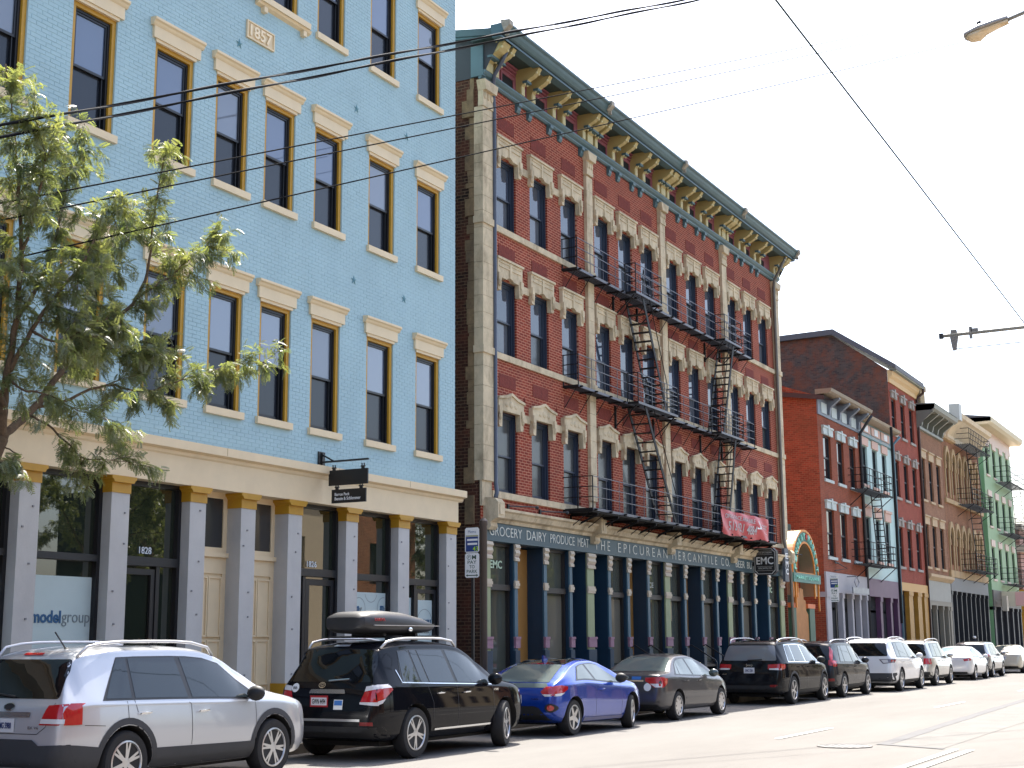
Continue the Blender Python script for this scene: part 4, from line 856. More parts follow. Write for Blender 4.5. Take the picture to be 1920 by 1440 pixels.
orn = rowhouse('ornate_brown_house', 'ornate brown brick house with arched stone window hoods and a flared buff cornice', 84.8, 96.6, 13.9, m_or, m_dark,
    [(85.5, 86.35), (87.3, 88.15), (89.1, 89.95), (90.9, 91.75), (92.7, 93.55), (94.6, 95.45)], [(6.1, 7.75), (10.4, 12.3)], lintel=arch_hood, store=5.35)
MB().prism([(FY, 13.7), (FY-.1, 13.7), (FY-.12, 14.0), (FY-.3, 14.3), (16.25, 14.9), (16.1, 15.0), (16.05, 15.25), (FY, 15.3)], 'x', 86.3, 96.7).build('cornice', M('buff_paint', S((206, 188, 158)), .6, dirt=.3), orn)
MB().prism([(FY, 13.55), (FY-.2, 13.6), (FY-.22, 13.75), (FY, 13.8)], 'x', 84.8, 88.0).build('corner_cornice', m_ors, orn)
MB().box(85.7, 86.5, 16.0, 16.6, 14.7, 15.7).build('parapet_block', M('pale_zinc', S((176, 182, 184)), .5), orn)
MB().box(84.8, 96.6, FY-.12, FY+.02, 9.75, 10.0).build('stone_band', m_ors, orn)
MB().box(84.8, 96.6, FY-.14, FY+.02, 5.35, 5.75).build('shop_cornice', m_ors, orn)
store_front(orn, 84.8, 96.6, 5.34, [(84.8, 85.1)]+[(86.2+i*1.45, 86.4+i*1.45) for i in range(7)]+[(96.3, 96.6)], M('charcoal_paint', (.02, .02, .023), .5), 4.55, M('dull_grey_paint', S((112, 114, 118)), .6), m_dark, glass=g_far)
# ---- green house
m_grn = M('mint_paint', S((140, 172, 136)), .6, var=.05, vscale=1.5); m_grns = M('mint_side_paint', S((128, 176, 130)), .6, var=.06); m_pnk = M('pale_pink_paint', S((212, 192, 184)), .55)
def hood_pink(t, a, b, z): MB().box(a-.15, b+.15, FY-.07, FY+.02, z+.05, z+.5).build('window_hood', m_pnk, t)
gr = rowhouse('green_house', 'four storey mint green house with pale pink trim at the far end of the row', 98.4, 109.5, 15.2, m_grn, m_dark,
    [(99.3, 100.4), (102.0, 103.1), (104.7, 105.8), (107.4, 108.4)], [(5.75, 7.9), (9.35, 11.3), (12.9, 14.8)], lintel=hood_pink, sill=m_pnk, store=5.0)
MB().box(98.36, 98.4, FY+.01, 32, .14, 15.6).build('side_wall', m_grns, gr)
MB().box(98.4, 109.5, FY-.05, FY, 15.2, 16.0).build('cornice_frieze', m_pnk, gr)
MB().prism([(19, 16.0), (16.3, 16.0), (16.1, 16.15), (16.05, 16.45), (19, 16.55)], 'x', 97.0, 109.9).build('cornice', M('pale_straw_cornice', S((206, 196, 170)), .55), gr)
MB().add([(97.0, 16.1, 16.5), (109.9, 16.1, 16.5), (109.9, 24, 17.6), (97.0, 24, 17.6), (97.0, 24, 16.0), (97.0, 16.1, 16.2)], [(0, 1, 2, 3), (0, 3, 4, 5)]).build('roof', m_rfe, gr)
store_front(gr, 98.4, 109.5, 5.0, [(98.4, 98.9), (100.9, 101.2), (103.2, 103.6), (105.6, 106.0), (107.7, 108.1), (109.2, 109.5)], M('dark_shop_paint', (.025, .024, .03), .5), 3.9, M('dull_brown_grey', S((104, 100, 96)), .6), m_dark, glass=g_far)
for a, b in ((99.2, 99.8), (101.5, 102.2), (103.9, 105.2), (106.4, 107.2)): MB().box(a, b, FY+.2, FY+.23, .6, 3.1).build('poster', g_film, gr)
MB().box(99.0, 99.6, 16.2, 16.5, 3.6, 4.6).box(99.2, 99.4, 16.4, FY, 4.2, 4.3).build('shop_lamp', M('pale_lamp', S((190, 184, 172)), .5), gr)
bx = thing('box_sign', 'pale pink and cream box sign projecting from the far dark shop front', 'sign', (101.5, 16, 4.2))
MB().box(101.3, 101.5, 15.2, 16.9, 3.95, 4.95).build('cabinet', M('sign_cream', S((216, 208, 190)), .5), bx); MB().box(101.28, 101.3, 15.25, 16.0, 4.0, 4.9).build('panel', M('sign_pink', S((226, 178, 180)), .5), bx)
# ---- last building at the end and the far hill
en = thing('far_corner_building', 'hazy brown brick building with a yellow shop band beyond the green house', 'building', (125, 17, 0), 'buildings of the row down the street')
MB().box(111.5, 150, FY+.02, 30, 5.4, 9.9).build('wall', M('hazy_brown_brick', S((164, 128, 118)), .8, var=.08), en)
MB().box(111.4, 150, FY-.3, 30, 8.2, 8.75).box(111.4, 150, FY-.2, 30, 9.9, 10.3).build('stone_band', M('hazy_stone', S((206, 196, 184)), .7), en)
MB().box(111.4, 150, FY-.1, 30, .14, 5.4).build('shop_wall', M('shop_yellow', S((214, 160, 50)), .6), en)
MB().box(111.3, 150, FY-.35, FY-.1, 3.3, 4.7).build('sign_panel', M('pale_sign', S((214, 220, 222)), .5), en)
MB().box(111.35, 150, FY-.15, FY-.1, .3, 2.3).build('shop_window', g_far, en)
for i in range(6): simple_window(en, 113+i*3, 114.3+i*3, 5.9, 7.8, FY-.12, m_fdark, g_far)
hl = MB(); npt = 40
ridge = [(260+i*16, 150-60*0+0, 18+10*math.sin(i*.35)+6*math.sin(i*1.1+1)) for i in range(npt)]
vs_ = []
for i, (x, y, z) in enumerate(ridge):
    for t in range(6): vs_.append((420+t*45, -260+i*18, (z+14)*math.sin(t/5*math.pi/2)))
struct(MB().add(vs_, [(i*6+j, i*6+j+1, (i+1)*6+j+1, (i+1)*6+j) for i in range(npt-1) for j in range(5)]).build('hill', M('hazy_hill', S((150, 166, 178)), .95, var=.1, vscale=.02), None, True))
# ---- fire escapes down the row
def small_escape(name, label, x0, x1, zs, stairx, out=.85, rail=.95):
    t = thing(name, label, 'fire escape', (x0, FY, zs[0]), 'fire escapes down the row')
    for k, z in enumerate(zs):
        f = MB()
        for y in np.arange(FY-out, FY-.05, .11): f.box(x0, x1, y-.02, y+.02, z-.04, z)
        f.box(x0, x1, FY-out-.02, FY-out+.02, z-.08, z).build('platform', m_fe, t)
        r = MB()
        for zz in (rail/3, rail*2/3, rail):
            r.box(x0, x1, FY-out-.015, FY-out+.015, z+zz-.015, z+zz+.015); r.box(x0-.015, x0+.015, FY-out, FY, z+zz-.015, z+zz+.015); r.box(x1-.015, x1+.015, FY-out, FY, z+zz-.015, z+zz+.015)
        for x in np.linspace(x0, x1, int((x1-x0)/.5)+1): r.box(x-.012, x+.012, FY-out-.012, FY-out+.012, z, z+rail)
        r.build('railing', m_fe, t)
        for x in (x0+.1, (x0+x1)/2, x1-.1): MB().bar((x, FY-out+.05, z-.08), (x, FY, z-.75), .035).build('brace', m_fe, t)
        if k: 
            s = MB(); xa, xb = stairx; zb = zs[k-1]
            for y in (FY-out+.15, FY-.25): s.bar((xa, y, z), (xb, y, zb), .03, .12, (1, 0, 0))
            for i in range(1, 12): s.box(xa+(xb-xa)*i/12-.1, xa+(xb-xa)*i/12+.1, FY-out+.15, FY-.25, z+(zb-z)*i/12-.015, z+(zb-z)*i/12+.015)
            s.build('stair', m_fe, t)
    return t
fe2 = small_escape('fire_escape', 'small black fire escape shared by the orange red house and the pale blue house', 63.6, 68.4, (5.15, 8.55), (66.6, 67.4))
MB().tube([(68.6, 16.1, 2.5), (68.6, 16.1, 12)], .07, 6).build('post', m_fe, fe2)
small_escape('fire_escape', 'black fire escape with long ladders on the ornate brown house', 88.3, 95.2, (5.9, 9.9, 13.6), (91.2, 92.6), 1.0)
small_escape('fire_escape', 'black balconies and ladder on the mint green house', 102.2, 108.8, (5.5, 9.0, 12.6), (107.6, 108.9), 1.0, 1.1)
# ================================================================== market arch
ar = thing('market_arch', 'round metal arch sign reading Findlay Market standing before an alley', 'arch', (55.9, 16.9, .14))
ac, az, ro, ri, d0, d1 = 55.95, 4.38, 1.78, 1.22, 16.9, 17.5
m_arch = M('brushed_steel', S((196, 188, 168)), .32, metal=.75, var=.06); m_archf = M('sea_green_paint', S((78, 128, 124)), .5); m_archo = M('orange_trim', S((204, 128, 40)), .5); m_arcl = M('turquoise_letters', S((128, 206, 196)), .45)
def arc_band(r0, r1, y0, y1, n=32, a0=0, a1=math.pi):
    mb = MB()
    for i in range(n):
        t0, t1 = a0+(a1-a0)*i/n, a0+(a1-a0)*(i+1)/n
        mb.prism([(ac+math.cos(t0)*r0, az+math.sin(t0)*r0), (ac+math.cos(t1)*r0, az+math.sin(t1)*r0), (ac+math.cos(t1)*r1, az+math.sin(t1)*r1), (ac+math.cos(t0)*r1, az+math.sin(t0)*r1)], 'y', y0, y1)
    return mb
arc_band(ri, ro, d0+.02, d1).box(ac-ro, ac-ri, d0+.02, d1, 3.5, az).box(ac+ri, ac+ro, d0+.02, d1, 3.5, az).build('barrel', m_arch, ar)
arc_band(ri+.08, ro-.08, d0-.0, d0+.02).build('face', m_archf, ar)
arc_band(ro-.09, ro, d0-.04, d0+.01).box(ac-ro, ac-ro+.09, d0-.04, d0+.01, 3.4, az).box(ac+ro-.09, ac+ro, d0-.04, d0+.01, 2.9, az).build('outer_trim', m_archo, ar)
arc_band(ri, ri+.08, d0-.04, d0+.01).box(ac-ri, ac-ri+.08, d0-.04, d0+.01, 3.4, az).box(ac+ri-.08, ac+ri, d0-.04, d0+.01, 3.4, az).build('inner_trim', m_archo, ar)
lt = 'FINDLAY*MARKET'
for i, chh in enumerate(lt):
    th = math.pi*(1-(i+.7)/(len(lt)+.4)); rr = (ri+ro)/2-.13
    ux = Vector((math.sin(th), 0, -math.cos(th))); uy = Vector((math.cos(th), 0, math.sin(th)))
    p = Vector((ac+math.cos(th)*rr, d0-.05, az+math.sin(th)*rr))-ux*.10
    text('lettering', chh, m_arcl if chh != '*' else M('red_star', S((190, 50, 40)), .5), ar, p, ux, uy, .20, .27, .04, .02)
MB().box(ac-ro-.12, ac+ro-.05, d0-.12, d0+.05, 4.0, 4.36).build('crossbar', m_archf, ar)
text('lettering', 'MARKET SQUARE', m_arcl, ar, (ac-ro+.12, d0-.13, 4.10), FX, FZ, 3.1, .17, .02, .01)
MB().box(ac-ri, ac+ri, d0-.02, d0+.02, 4.36, 4.42).box(ac-ro+.3, ac-ro+.42, d0-.05, d0, 3.0, 4.0).build('cross_trim', m_archo, ar)
m_mur = M('sienna_board', S((176, 126, 78)), .7, var=.12, vscale=3); m_murg = M('bottle_green_paint', S((62, 98, 84)), .5)
MB().box(ac-ro-.1, ac+ro+.1, d0+.3, d0+.42, .14, 3.2).build('board', m_mur, ar)
for a, b in ((-1.75, -1.25), (.55, 1.25)): MB().box(ac+a, ac+b, d0+.05, d0+.3, .14, 3.0).build('post', m_murg, ar)
for a, b in ((-1.9, -1.15), (.3, 1.3)): MB().box(ac+a, ac+b, d0+.03, d0+.3, 3.0, 3.18).build('post_cap', M('coral_paint', S((208, 116, 70)), .5), ar)
MB().prism([(ac-1.1, .14), (ac+.5, .14), (ac+.5, 2.75), (ac+.25, 2.9), (ac+.2, 3.3), (ac-.05, 3.35), (ac-.1, 3.75), (ac-.55, 3.8), (ac-.6, 3.6), (ac-1.1, 3.5)], 'y', d0+.1, d0+.28).build('cut_out_panel', m_mur, ar)
MB().box(ac-ri, ac+ri, d0+.9, d0+1.0, .14, 6.5).build('dark_gate', M('alley_green', S((66, 78, 70)), .7), ar)
# ================================================================== street signs and posts
m_post = M('brown_post', S((66, 58, 54)), .5, var=.1); m_blk = m_black
def parking_sign(X, Y, label, zt=3.93):
    t = thing('parking_sign', label, 'street sign', (X, Y, .14), 'pay to park signs')
    MB().box(X+.0, X+.05, Y-.025, Y+.025, .14, zt).build('post', m_blk, t)
    z0 = zt-.98
    w = .16; px = X-.006
    def plate(za, zb, m, nm):
        c = .03; pts = [(Y-w+c, za), (Y+w-c, za), (Y+w, za+c), (Y+w, zb-c), (Y+w-c, zb), (Y-w+c, zb), (Y-w, zb-c), (Y-w, za+c)]
        return MB().prism(pts, 'x', px-.004, px).build(nm, m, t)
    p = plate(zt-.49, zt, m_white, 'bus_stop_plate')
    mb = MB().box(px-.007, px-.004, Y-w+.02, Y+w-.02, zt-.47, zt-.18).build('blue_field', M('sign_blue', S((34, 62, 128)), .4), p)
    MB().box(px-.009, px-.007, Y-w+.03, Y+w-.05, zt-.26, zt-.22).box(px-.009, px-.007, Y-w+.04, Y+w-.06, zt-.34, zt-.30).build('white_bar', m_white, p)
    MB().box(px-.007, px-.004, Y-w+.02, Y+w-.02, zt-.175, zt-.15).build('olive_bar', M('sign_olive', S((150, 156, 120)), .5), p)
    text('lettering', '43', M('sign_lime', S((160, 210, 40)), .4), p, (px-.007, Y-.02, zt-.46), BXv, FZ, .12, .09, .004, .01)
    text('lettering', 'Metro', M('sign_grey', S((90, 110, 150)), .5), p, (px-.004, Y+.09, zt-.11), BXv, FZ, .18, .06, .003)
    q = plate(z0, zt-.50, m_white, 'pay_to_park_plate')
    mg = M('sign_green', S((24, 70, 52)), .5)
    for i, s_ in enumerate(('PAY', 'TO', 'PARK')): text('lettering', s_, mg, q, (px-.004, Y+(.10, .06, .12)[i], z0+.27-i*.09), BXv, FZ, (.20, .12, .24)[i], .065, .003, .005)
    MB().bar((px-.005, Y-w+.04, z0+.045), (px-.005, Y+w-.04, z0+.045), .003, .018).add([(px-.006, Y-w+.02, z0+.045), (px-.006, Y-w+.06, z0+.07), (px-.006, Y-w+.06, z0+.02)], [(0, 1, 2)]).add([(px-.006, Y+w-.02, z0+.045), (px-.006, Y+w-.06, z0+.07), (px-.006, Y+w-.06, z0+.02)], [(0, 1, 2)]).build('arrow', mg, q)
    n = 20; rg = MB()
    for i in range(n):
        a0, a1 = 2*math.pi*i/n, 2*math.pi*(i+1)/n; rg.add([(px-.006, Y+.07+math.cos(a)*r_, z0+.40+math.sin(a)*r_) for a, r_ in ((a0, .05), (a1, .05), (a1, .042), (a0, .042))], [(0, 1, 2, 3)])
    rg.build('symbol', mg, q, fix=False); text('symbol', 'P', mg, q, (px-.004, Y+.088, z0+.375), BXv, FZ, .035, .05, .003); text('symbol', 'M', mg, q, (px-.004, Y-.0, z0+.355), BXv, FZ, .09, .085, .003, .015)
parking_sign(23.95, 13.92, 'white and blue pay to park sign before the dark brick alley corner')
parking_sign(50.5, 14.2, 'white and blue pay to park sign before the pale grey shop front', 4.06)
pl = thing('street_pole', 'plain brown steel pole before the corner of the grocery front', 'pole', (24.45, 13.95, .14))
MB().lathe([(.075, .14), (.075, 4.0), (.085, 4.02), (.085, 4.1), (.03, 4.16)], (24.45, 13.95, 0), n=16).build('shaft', m_post, pl, 'auto'); MB().lathe([(.14, .14), (.14, .2), (.10, .35), (.08, .5)], (24.45, 13.95, 0), n=16).build('base', m_post, pl, 'auto')
# ================================================================== overhead wires, lamp, tramway arm
m_wire = M('cable_black', (.012, .012, .013), .95, spec=.05); m_cab = M('cable_lashing', (.05, .05, .052), .8, spec=.2)
def cat(p, q, sag, n=60): return [Vector(p).lerp(Vector(q), i/n)-Vector((0, 0, sag*4*(i/n)*(1-i/n))) for i in range(n+1)]
def ext(p, q, a, b): p, q = Vector(p), Vector(q); d = q-p; return p-d*a, q+d*b
def twisted(label, p, q, sag):
    t = thing('cable', label, 'cable', p, 'overhead cables across the street')
    pts = cat(p, q, sag, 220); mb = MB().tube(pts, .016, 6); mb.build('conductor', m_wire, t, True)
    hx = []
    for i, c in enumerate(pts):
        a = i*.42; hx.append(c+Vector((0, math.cos(a)*.018, math.sin(a)*.018)))
    MB().tube(hx, .014, 5).build('lashing', m_cab, t, True)
def uv(x, y, Y):
    d = (fw+rt*((x-960)/FPX)+up*(-(y-720)/FPX)); return Vector((0, 0, 1.682))+d*(Y/d.y)
p, q = uv(0, 224, 13.6), uv(1222, 0, 9.5); p, q = ext(p, q, .7, 1.6); twisted('upper of two twisted black cables sweeping up across the blue front', p, q, .12)
p, q = uv(0, 245, 13.6), uv(1247, 0, 9.5); p, q = ext(p, q, .7, 1.6); twisted('lower of two twisted black cables sweeping up across the blue front', p, q, .14)
for i, (a, b, Y2) in enumerate((((0, 372), (1920, 2), 6.5), ((0, 404), (1920, 15), 6.5), ((33, 478), (1800, 78), 6.8))):
    p, q = uv(*a, 13.9), uv(*b, Y2); p, q = ext(p, q, .4, .5)
    tag(MB().tube(cat(p, q, .10 if i < 2 else .05, 30), .0115, 5).build('wire', m_wire, None, True), ('highest', 'middle', 'lowest')[i]+' of three thin wires crossing both building fronts', 'wire', 'thin overhead wires')
tag(MB().tube([(-60, 4, 8.4), (5, 4, 8.22), (13.1, 4, 8.16), (18.8, 4, 8.07), (28.69, 4, 7.88), (60, 4, 7.5), (140, 4, 7.4)], .012, 6).build('wire', M('wire_green_grey', S((60, 76, 76)), .95, spec=.05), None, True), 'single overhead wire running along the street against the white sky', 'wire', 'thin overhead wires')
ta = thing('tramway_arm', 'grey steel bracket arm reaching over the road from a roadside pole', 'bracket arm', (21.75, -1.6, 0))
m_arm = M('galvanised_grey', S((150, 152, 150)), .5, metal=.3)
MB().tube([(21.72, 4.25, 6.30), (21.75, -1.6, 6.34)], .028, 8).build('arm', m_arm, ta, True); MB().lathe([(.09, 0), (.07, 7.2)], (21.75, -1.6, 0), n=12).build('pole', m_arm, ta, True)
MB().box(21.69, 21.75, 4.22, 4.28, 6.26, 6.34).build('end_cap', m_black, ta)
MB().prism([(4.10, 6.38), (4.02, 6.38), (4.0, 6.27), (4.04, 6.06), (4.09, 6.06), (4.12, 6.27)], 'x', 21.70, 21.76).build('hanger', M('hanger_grey', S((112, 112, 112)), .5), ta)
MB().box(21.70, 21.76, 3.79, 3.83, 6.22, 6.40).tube([(21.73, 3.8, 6.39), (21.73, 3.55, 6.50)], .006, 5).box(21.70, 21.76, 3.70, 3.80, 6.29, 6.37).build('clamp', MATS['hanger_grey'], ta)
MB().tube([(21.73, 4.06, 6.08), (21.74, -1.6, 6.10)], .007, 5).build('stay_wire', m_wire, ta)
sl_ = thing('street_lamp', 'cobra head street lamp on a thin arm against the white sky', 'street lamp', (17.3, -1.8, 0))
a_, b_ = Vector((17.0, 2.82, 9.02)), Vector((17.02, 2.29, 9.16)); d_ = (b_-a_).normalized()
MB().tube([b_-d_*.02, b_+d_*1.2, b_+d_*3.2+Vector((0, 0, -.3)), (17.1, -1.8, 9.2)], .025, 8).build('arm', m_arm, sl_, True); MB().lathe([(.11, 0), (.07, 9.3)], (17.1, -1.8, 0), n=12).build('pole', m_arm, sl_, True)
L = (b_-a_).length; u3 = Vector((1, 0, 0)); n3 = u3.cross(d_).normalized()
if n3.z < 0: n3 = -n3
def lampshell(prof, nm, mat):
    vs_, n = [], 12
    for t, w, hh in prof:
        for j in range(n): an = 2*math.pi*j/n; vs_.append(a_+d_*(t*L)+u3*(math.cos(an)*w)+n3*(math.sin(an)*hh if hh > 0 else math.sin(an)*-hh))
    return MB().add(vs_, [(i*n+j, i*n+(j+1) % n, (i+1)*n+(j+1) % n, (i+1)*n+j) for i in range(len(prof)-1) for j in range(n)]+[tuple(range(n)), tuple(range((len(prof)-1)*n, len(prof)*n))]).build(nm, mat, sl_, True)
def lampbox(prof, off, nm, mat):
    vs_, n = [], 14
    for t, w, top, bot in prof:
        for j in range(n):
            an = 2*math.pi*j/n; s_ = math.sin(an); vs_.append(a_+d_*(t*L)+u3*(math.cos(an)*w)+n3*((top if s_ > 0 else bot)*s_+off))
    k = len(prof)
    return MB().add(vs_, [(i*n+j, i*n+(j+1) % n, (i+1)*n+(j+1) % n, (i+1)*n+j) for i in range(k-1) for j in range(n)]+[tuple(range(n)), tuple(range((k-1)*n, k*n))]).build(nm, mat, sl_, True)
lampbox([(0, .05, .03, .01), (.04, .10, .06, .01), (.35, .13, .085, .012), (.7, .10, .075, .012), (1.0, .06, .05, .012)], 0, 'housing', M('lamp_grey', S((140, 142, 146)), .45, metal=.3))
lampbox([(.03, .05, .005, .02), (.12, .10, .006, .075), (.30, .11, .006, .105), (.46, .09, .006, .06), (.75, .07, .006, .045), (.98, .05, .006, .045)], -.012, 'lens', M('amber_lens', S((196, 180, 150)), .15, coat=.6))
MB().ball(a_+d_*.22+n3*.11, .03, .03, .035, 10, 6).build('photocell', m_black, sl_, True)
# ================================================================== far pedestrian
pe = thing('person', 'person in a white cap and dark jacket behind the far parked cars', 'person', (80.5, 15, .14))
def limb(sk): 
    me = bpy.data.meshes.new('body'); ob = bpy.data.objects.new('body', me); TMP.collection.objects.link(ob)
    me.from_pydata([s[0] for s in sk[0]], sk[1], []); ob.modifiers.new('skin', 'SKIN'); ob.modifiers.new('sub', 'SUBSURF').levels = 1
    for v, s in zip(me.skin_vertices[0].data, sk[0]): v.radius = s[1]
    me.skin_vertices[0].data[0].use_root = True
    m2 = baked(ob); bpy.data.objects.remove(ob); return m2
SK = ([((0, 0, .95), (.15, .11)), ((0, 0, 1.2), (.15, .11)), ((0, 0, 1.42), (.17, .11)), ((0, 0, 1.53), (.06, .06)), ((.01, 0, 1.66), (.09, .10)), ((0, .2, 1.40), (.065, .065)), ((.02, .25, 1.12), (.05, .05)), ((.1, .24, .88), (.04, .04)), ((0, -.2, 1.40), (.065, .065)), ((-.02, -.25, 1.12), (.05, .05)), ((.06, -.24, .88), (.04, .04)), ((0, .09, .88), (.10, .10)), ((.08, .10, .5), (.07, .07)), ((0, .10, .08), (.05, .05)), ((.12, .10, .04), (.045, .035)), ((0, -.09, .88), (.10, .10)), ((-.06, -.10, .5), (.07, .07)), ((-.2, -.10, .08), (.05, .05)), ((-.08, -.10, .04), (.045, .035))],
      [(0, 1), (1, 2), (2, 3), (3, 4), (2, 5), (5, 6), (6, 7), (2, 8), (8, 9), (9, 10), (0, 11), (11, 12), (12, 13), (13, 14), (0, 15), (15, 16), (16, 17), (17, 18)])
o = link(limb(SK), 'body', M('dark_clothes', (.02, .02, .03), .8), pe, True)
b0 = BASE[pe.name]
MB().ball((b0.x+.01, b0.y, b0.z+1.70), .10, .10, .085, 10, 7).ball((b0.x-.08, b0.y, b0.z+1.69), .07, .07, .015, 8, 5).build('cap', m_white, pe, True)
# ================================================================== parked cars
m_tyre = M('tyre_rubber', (.014, .014, .015), .8, var=.2, vscale=12); m_rim = M('alloy_wheel', (.55, .55, .56), .28, metal=.85); m_rimb = M('wheel_shadow', (.02, .02, .02), .7)
m_clad = M('grey_plastic', (.035, .037, .042), .65, var=.08); m_cladb = M('black_plastic', (.012, .012, .013), .6)
m_lred = M('red_lens', (.42, .006, .012), .12, coat=1); m_lclr = M('clear_lens', (.62, .60, .60), .15, coat=1); m_refl = M('red_reflector', (.22, .01, .012), .25)
m_plate = M('number_plate', (.62, .62, .64), .4); m_platet = M('plate_print', S((44, 58, 110)), .5); m_plred = M('plate_red', S((150, 22, 34)), .4)
g_car = GLASS('tinted_glass', (.006, .007, .008), .015, 1.52); g_cars = GLASS('side_glass', (.018, .026, .032), .02, 1.55); g_carl = GLASS('light_glass', (.10, .125, .12), .03, 1.5)
def PAINT(name, col, metal=.25, rough=.32):
    if name in MATS: return MATS[name]
    m = M(name, col, rough, metal=metal, coat=.5 if max(col) < .1 else 1.0, spec=.0 if max(col) < .1 else .4); return m
def cr(pts, k=4):
    'Catmull-Rom through section points'
    out = []; n = len(pts)
    for i in range(n-1):
        p0, p1, p2, p3 = pts[max(i-1, 0)], pts[i], pts[i+1], pts[min(i+2, n-1)]
        for j in range(k):
            t = j/k
            out.append(tuple(.5*((2*p1[d])+(-p0[d]+p2[d])*t+(2*p0[d]-5*p1[d]+4*p2[d]-p3[d])*t*t+(-p0[d]+3*p1[d]-3*p2[d]+p3[d])*t**3) for d in (0, 1)))
    out.append(pts[-1]); return out
class Car:
    def __init__(s, name, label, X0, Yc, paint, L, top, belt, half, roofw, bot, wheels, R_, tum=.945, arch=.055, group='cars parked along the kerb', rot=0):
        s.t = thing(name, label, 'car', (X0, Yc, 0), group); BASE[s.t.name] = Vector(); s.t.rotation_euler = (0, 0, R(rot))
        s.L, s.paint, s.R = L, paint, R_
        s.top, s.belt, s.half, s.roofw, s.bot = [pch(*zip(*k)) for k in (top, belt, half, roofw, bot)]
        xs = sorted({0.0, L, *np.linspace(0, L, 62).round(3), *[k[0] for k in top], *(np.array([.01, .03, .05, .08, .12, .16, .2])), *(L-np.array([.01, .03, .06, .1, .15]))})
        rings = []
        for x in xs:
            zb, zt, w, bl, wr = s.bot(x), s.top(x), s.half(x), s.belt(x), s.roofw(x)
            bl = min(bl, zt-.045); bl = max(bl, zb+.12); zt = max(zt, bl+.04); sg = min(max((zt-bl-.05)/.38, 0), 1); lp = lambda a, b: a+(b-a)*sg
            h = bl-zb
            ring = [(0, zb), (.78*w, zb), (.945*w, zb+.09*min(1, h/.4)), (.988*w, zb+.28*h), (w, zb+.48*h), (.993*w, zb+.68*h), (.97*w, zb+.90*h), (tum*w, bl), (lp(.90*w, wr+.055), zt-lp(.022, .14)), (lp(.80*w, wr), zt-lp(.012, .055)), (lp(.5*w, wr*.62), zt-lp(.003, .012)), (0, zt)]
            rings.append([(x, y, z) for y, z in cr(ring)])
        m = len(rings[0]); v, f = [], []
        for sgn in (-1, 1):
            o = len(v); v += [(x, sgn*y, z) for r_ in rings for x, y, z in r_]
            f += [((o+i*m+j, o+i*m+j+1, o+(i+1)*m+j+1, o+(i+1)*m+j) if sgn < 0 else (o+i*m+j, o+(i+1)*m+j, o+(i+1)*m+j+1, o+i*m+j+1)) for i in range(len(rings)-1) for j in range(m-1)]
        nr = len(rings); o2 = nr*m
        for i, flip in ((0, 0), (nr-1, 1)):
            for j in range(m-1):
                q = (i*m+j, o2+i*m+j, o2+i*m+j+1, i*m+j+1); f.append(q if flip else q[::-1])
        me = bpy.data.meshes.new('body'); me.from_pydata(v, [], f)
        bm = bmesh.new(); bm.from_mesh(me); bmesh.ops.remove_doubles(bm, verts=bm.verts, dist=1e-4); bmesh.ops.recalc_face_normals(bm, faces=bm.faces)
        if bm.calc_volume(signed=True) < 0: bmesh.ops.reverse_faces(bm, faces=bm.faces[:])
        bm.to_mesh(me)
        s.bvh = BVHTree.FromBMesh(bm); bm.free()
        me.materials.append(paint)
        ob = bpy.data.objects.new('body', me); TMP.collection.objects.link(ob)
        cut = MB(); W = s.half(L/2)
        for x in wheels:
            for sg in (-1, 1): cut.lathe([(R_+arch, sg*(W-.36)), (R_+arch, sg*(W+.2))], (x, 0, R_-.005), 'y', 32)
        co = cut.build('cutter', m_blackm); COL.objects.unlink(co); TMP.collection.objects.link(co)
        bm = bmesh.new(); bm.from_mesh(co.data)
        if bm.calc_volume(signed=True) < 0: bmesh.ops.reverse_faces(bm, faces=bm.faces[:])
        bm.to_mesh(co.data); bm.free()
        md = ob.modifiers.new('arch', 'BOOLEAN'); md.object = co; md.operation = 'DIFFERENCE'; md.solver = 'FAST'
        m2 = baked(ob); bpy.data.objects.remove(ob); bpy.data.objects.remove(co)
        m2.materials.clear(); m2.materials.append(paint); m2.materials.append(m_blackm)
        for p_ in m2.polygons:
            ce = p_.center; p_.material_index = 1 if abs(ce.y) > .3 and any(math.hypot(ce.x-x, ce.z-R_+.005) < R_+arch+.004 for x in wheels) else 0
        m2.name = 'body'; m2.polygons.foreach_set('use_smooth', [True]*len(m2.polygons)); m2.set_sharp_from_angle(angle=R(50))
        s.body = bpy.data.objects.new('body', m2); COL.objects.link(s.body); s.body.parent = s.t; BASE[s.body.name] = Vector()
        s.wheels = wheels; s.W = W
    # -------- pieces laid on the body surface
    def proj(s, p, view, off):
        a, b = p
        if view in 'RL':
            sg = -1 if view == 'R' else 1; o, d = Vector((a, sg*3, b)), Vector((0, -sg, 0))
        elif view == 'B': o, d = Vector((-2, a, b)), Vector((1, 0, 0))
        elif view == 'F': o, d = Vector((s.L+2, a, b)), Vector((-1, 0, 0))
        else: o, d = Vector((a, b, 4)), Vector((0, 0, -1))
        h, n, i, dist = s.bvh.ray_cast(o, d)
        for _ in range(24):
            if (h is not None and not (view == 'B' and h.x > .5)) or view in 'T': break
            if view in 'RL': b += .012 if b < .7 else -.012; a += .012 if a < s.L/2 else -.012
            else: a *= .975; b += .012 if b < .8 else -.008
            o = Vector((o.x, a, b)) if view in 'BF' else Vector((a, o.y, b)); h, n, i, dist = s.bvh.ray_cast(o, d)
        if h is None:
            h, n, i, dist = s.bvh.find_nearest(o+d*(2.0 if view in 'BF' else 2.1)); 
        if n.dot(d) > 0: n = -n
        return h+n*off
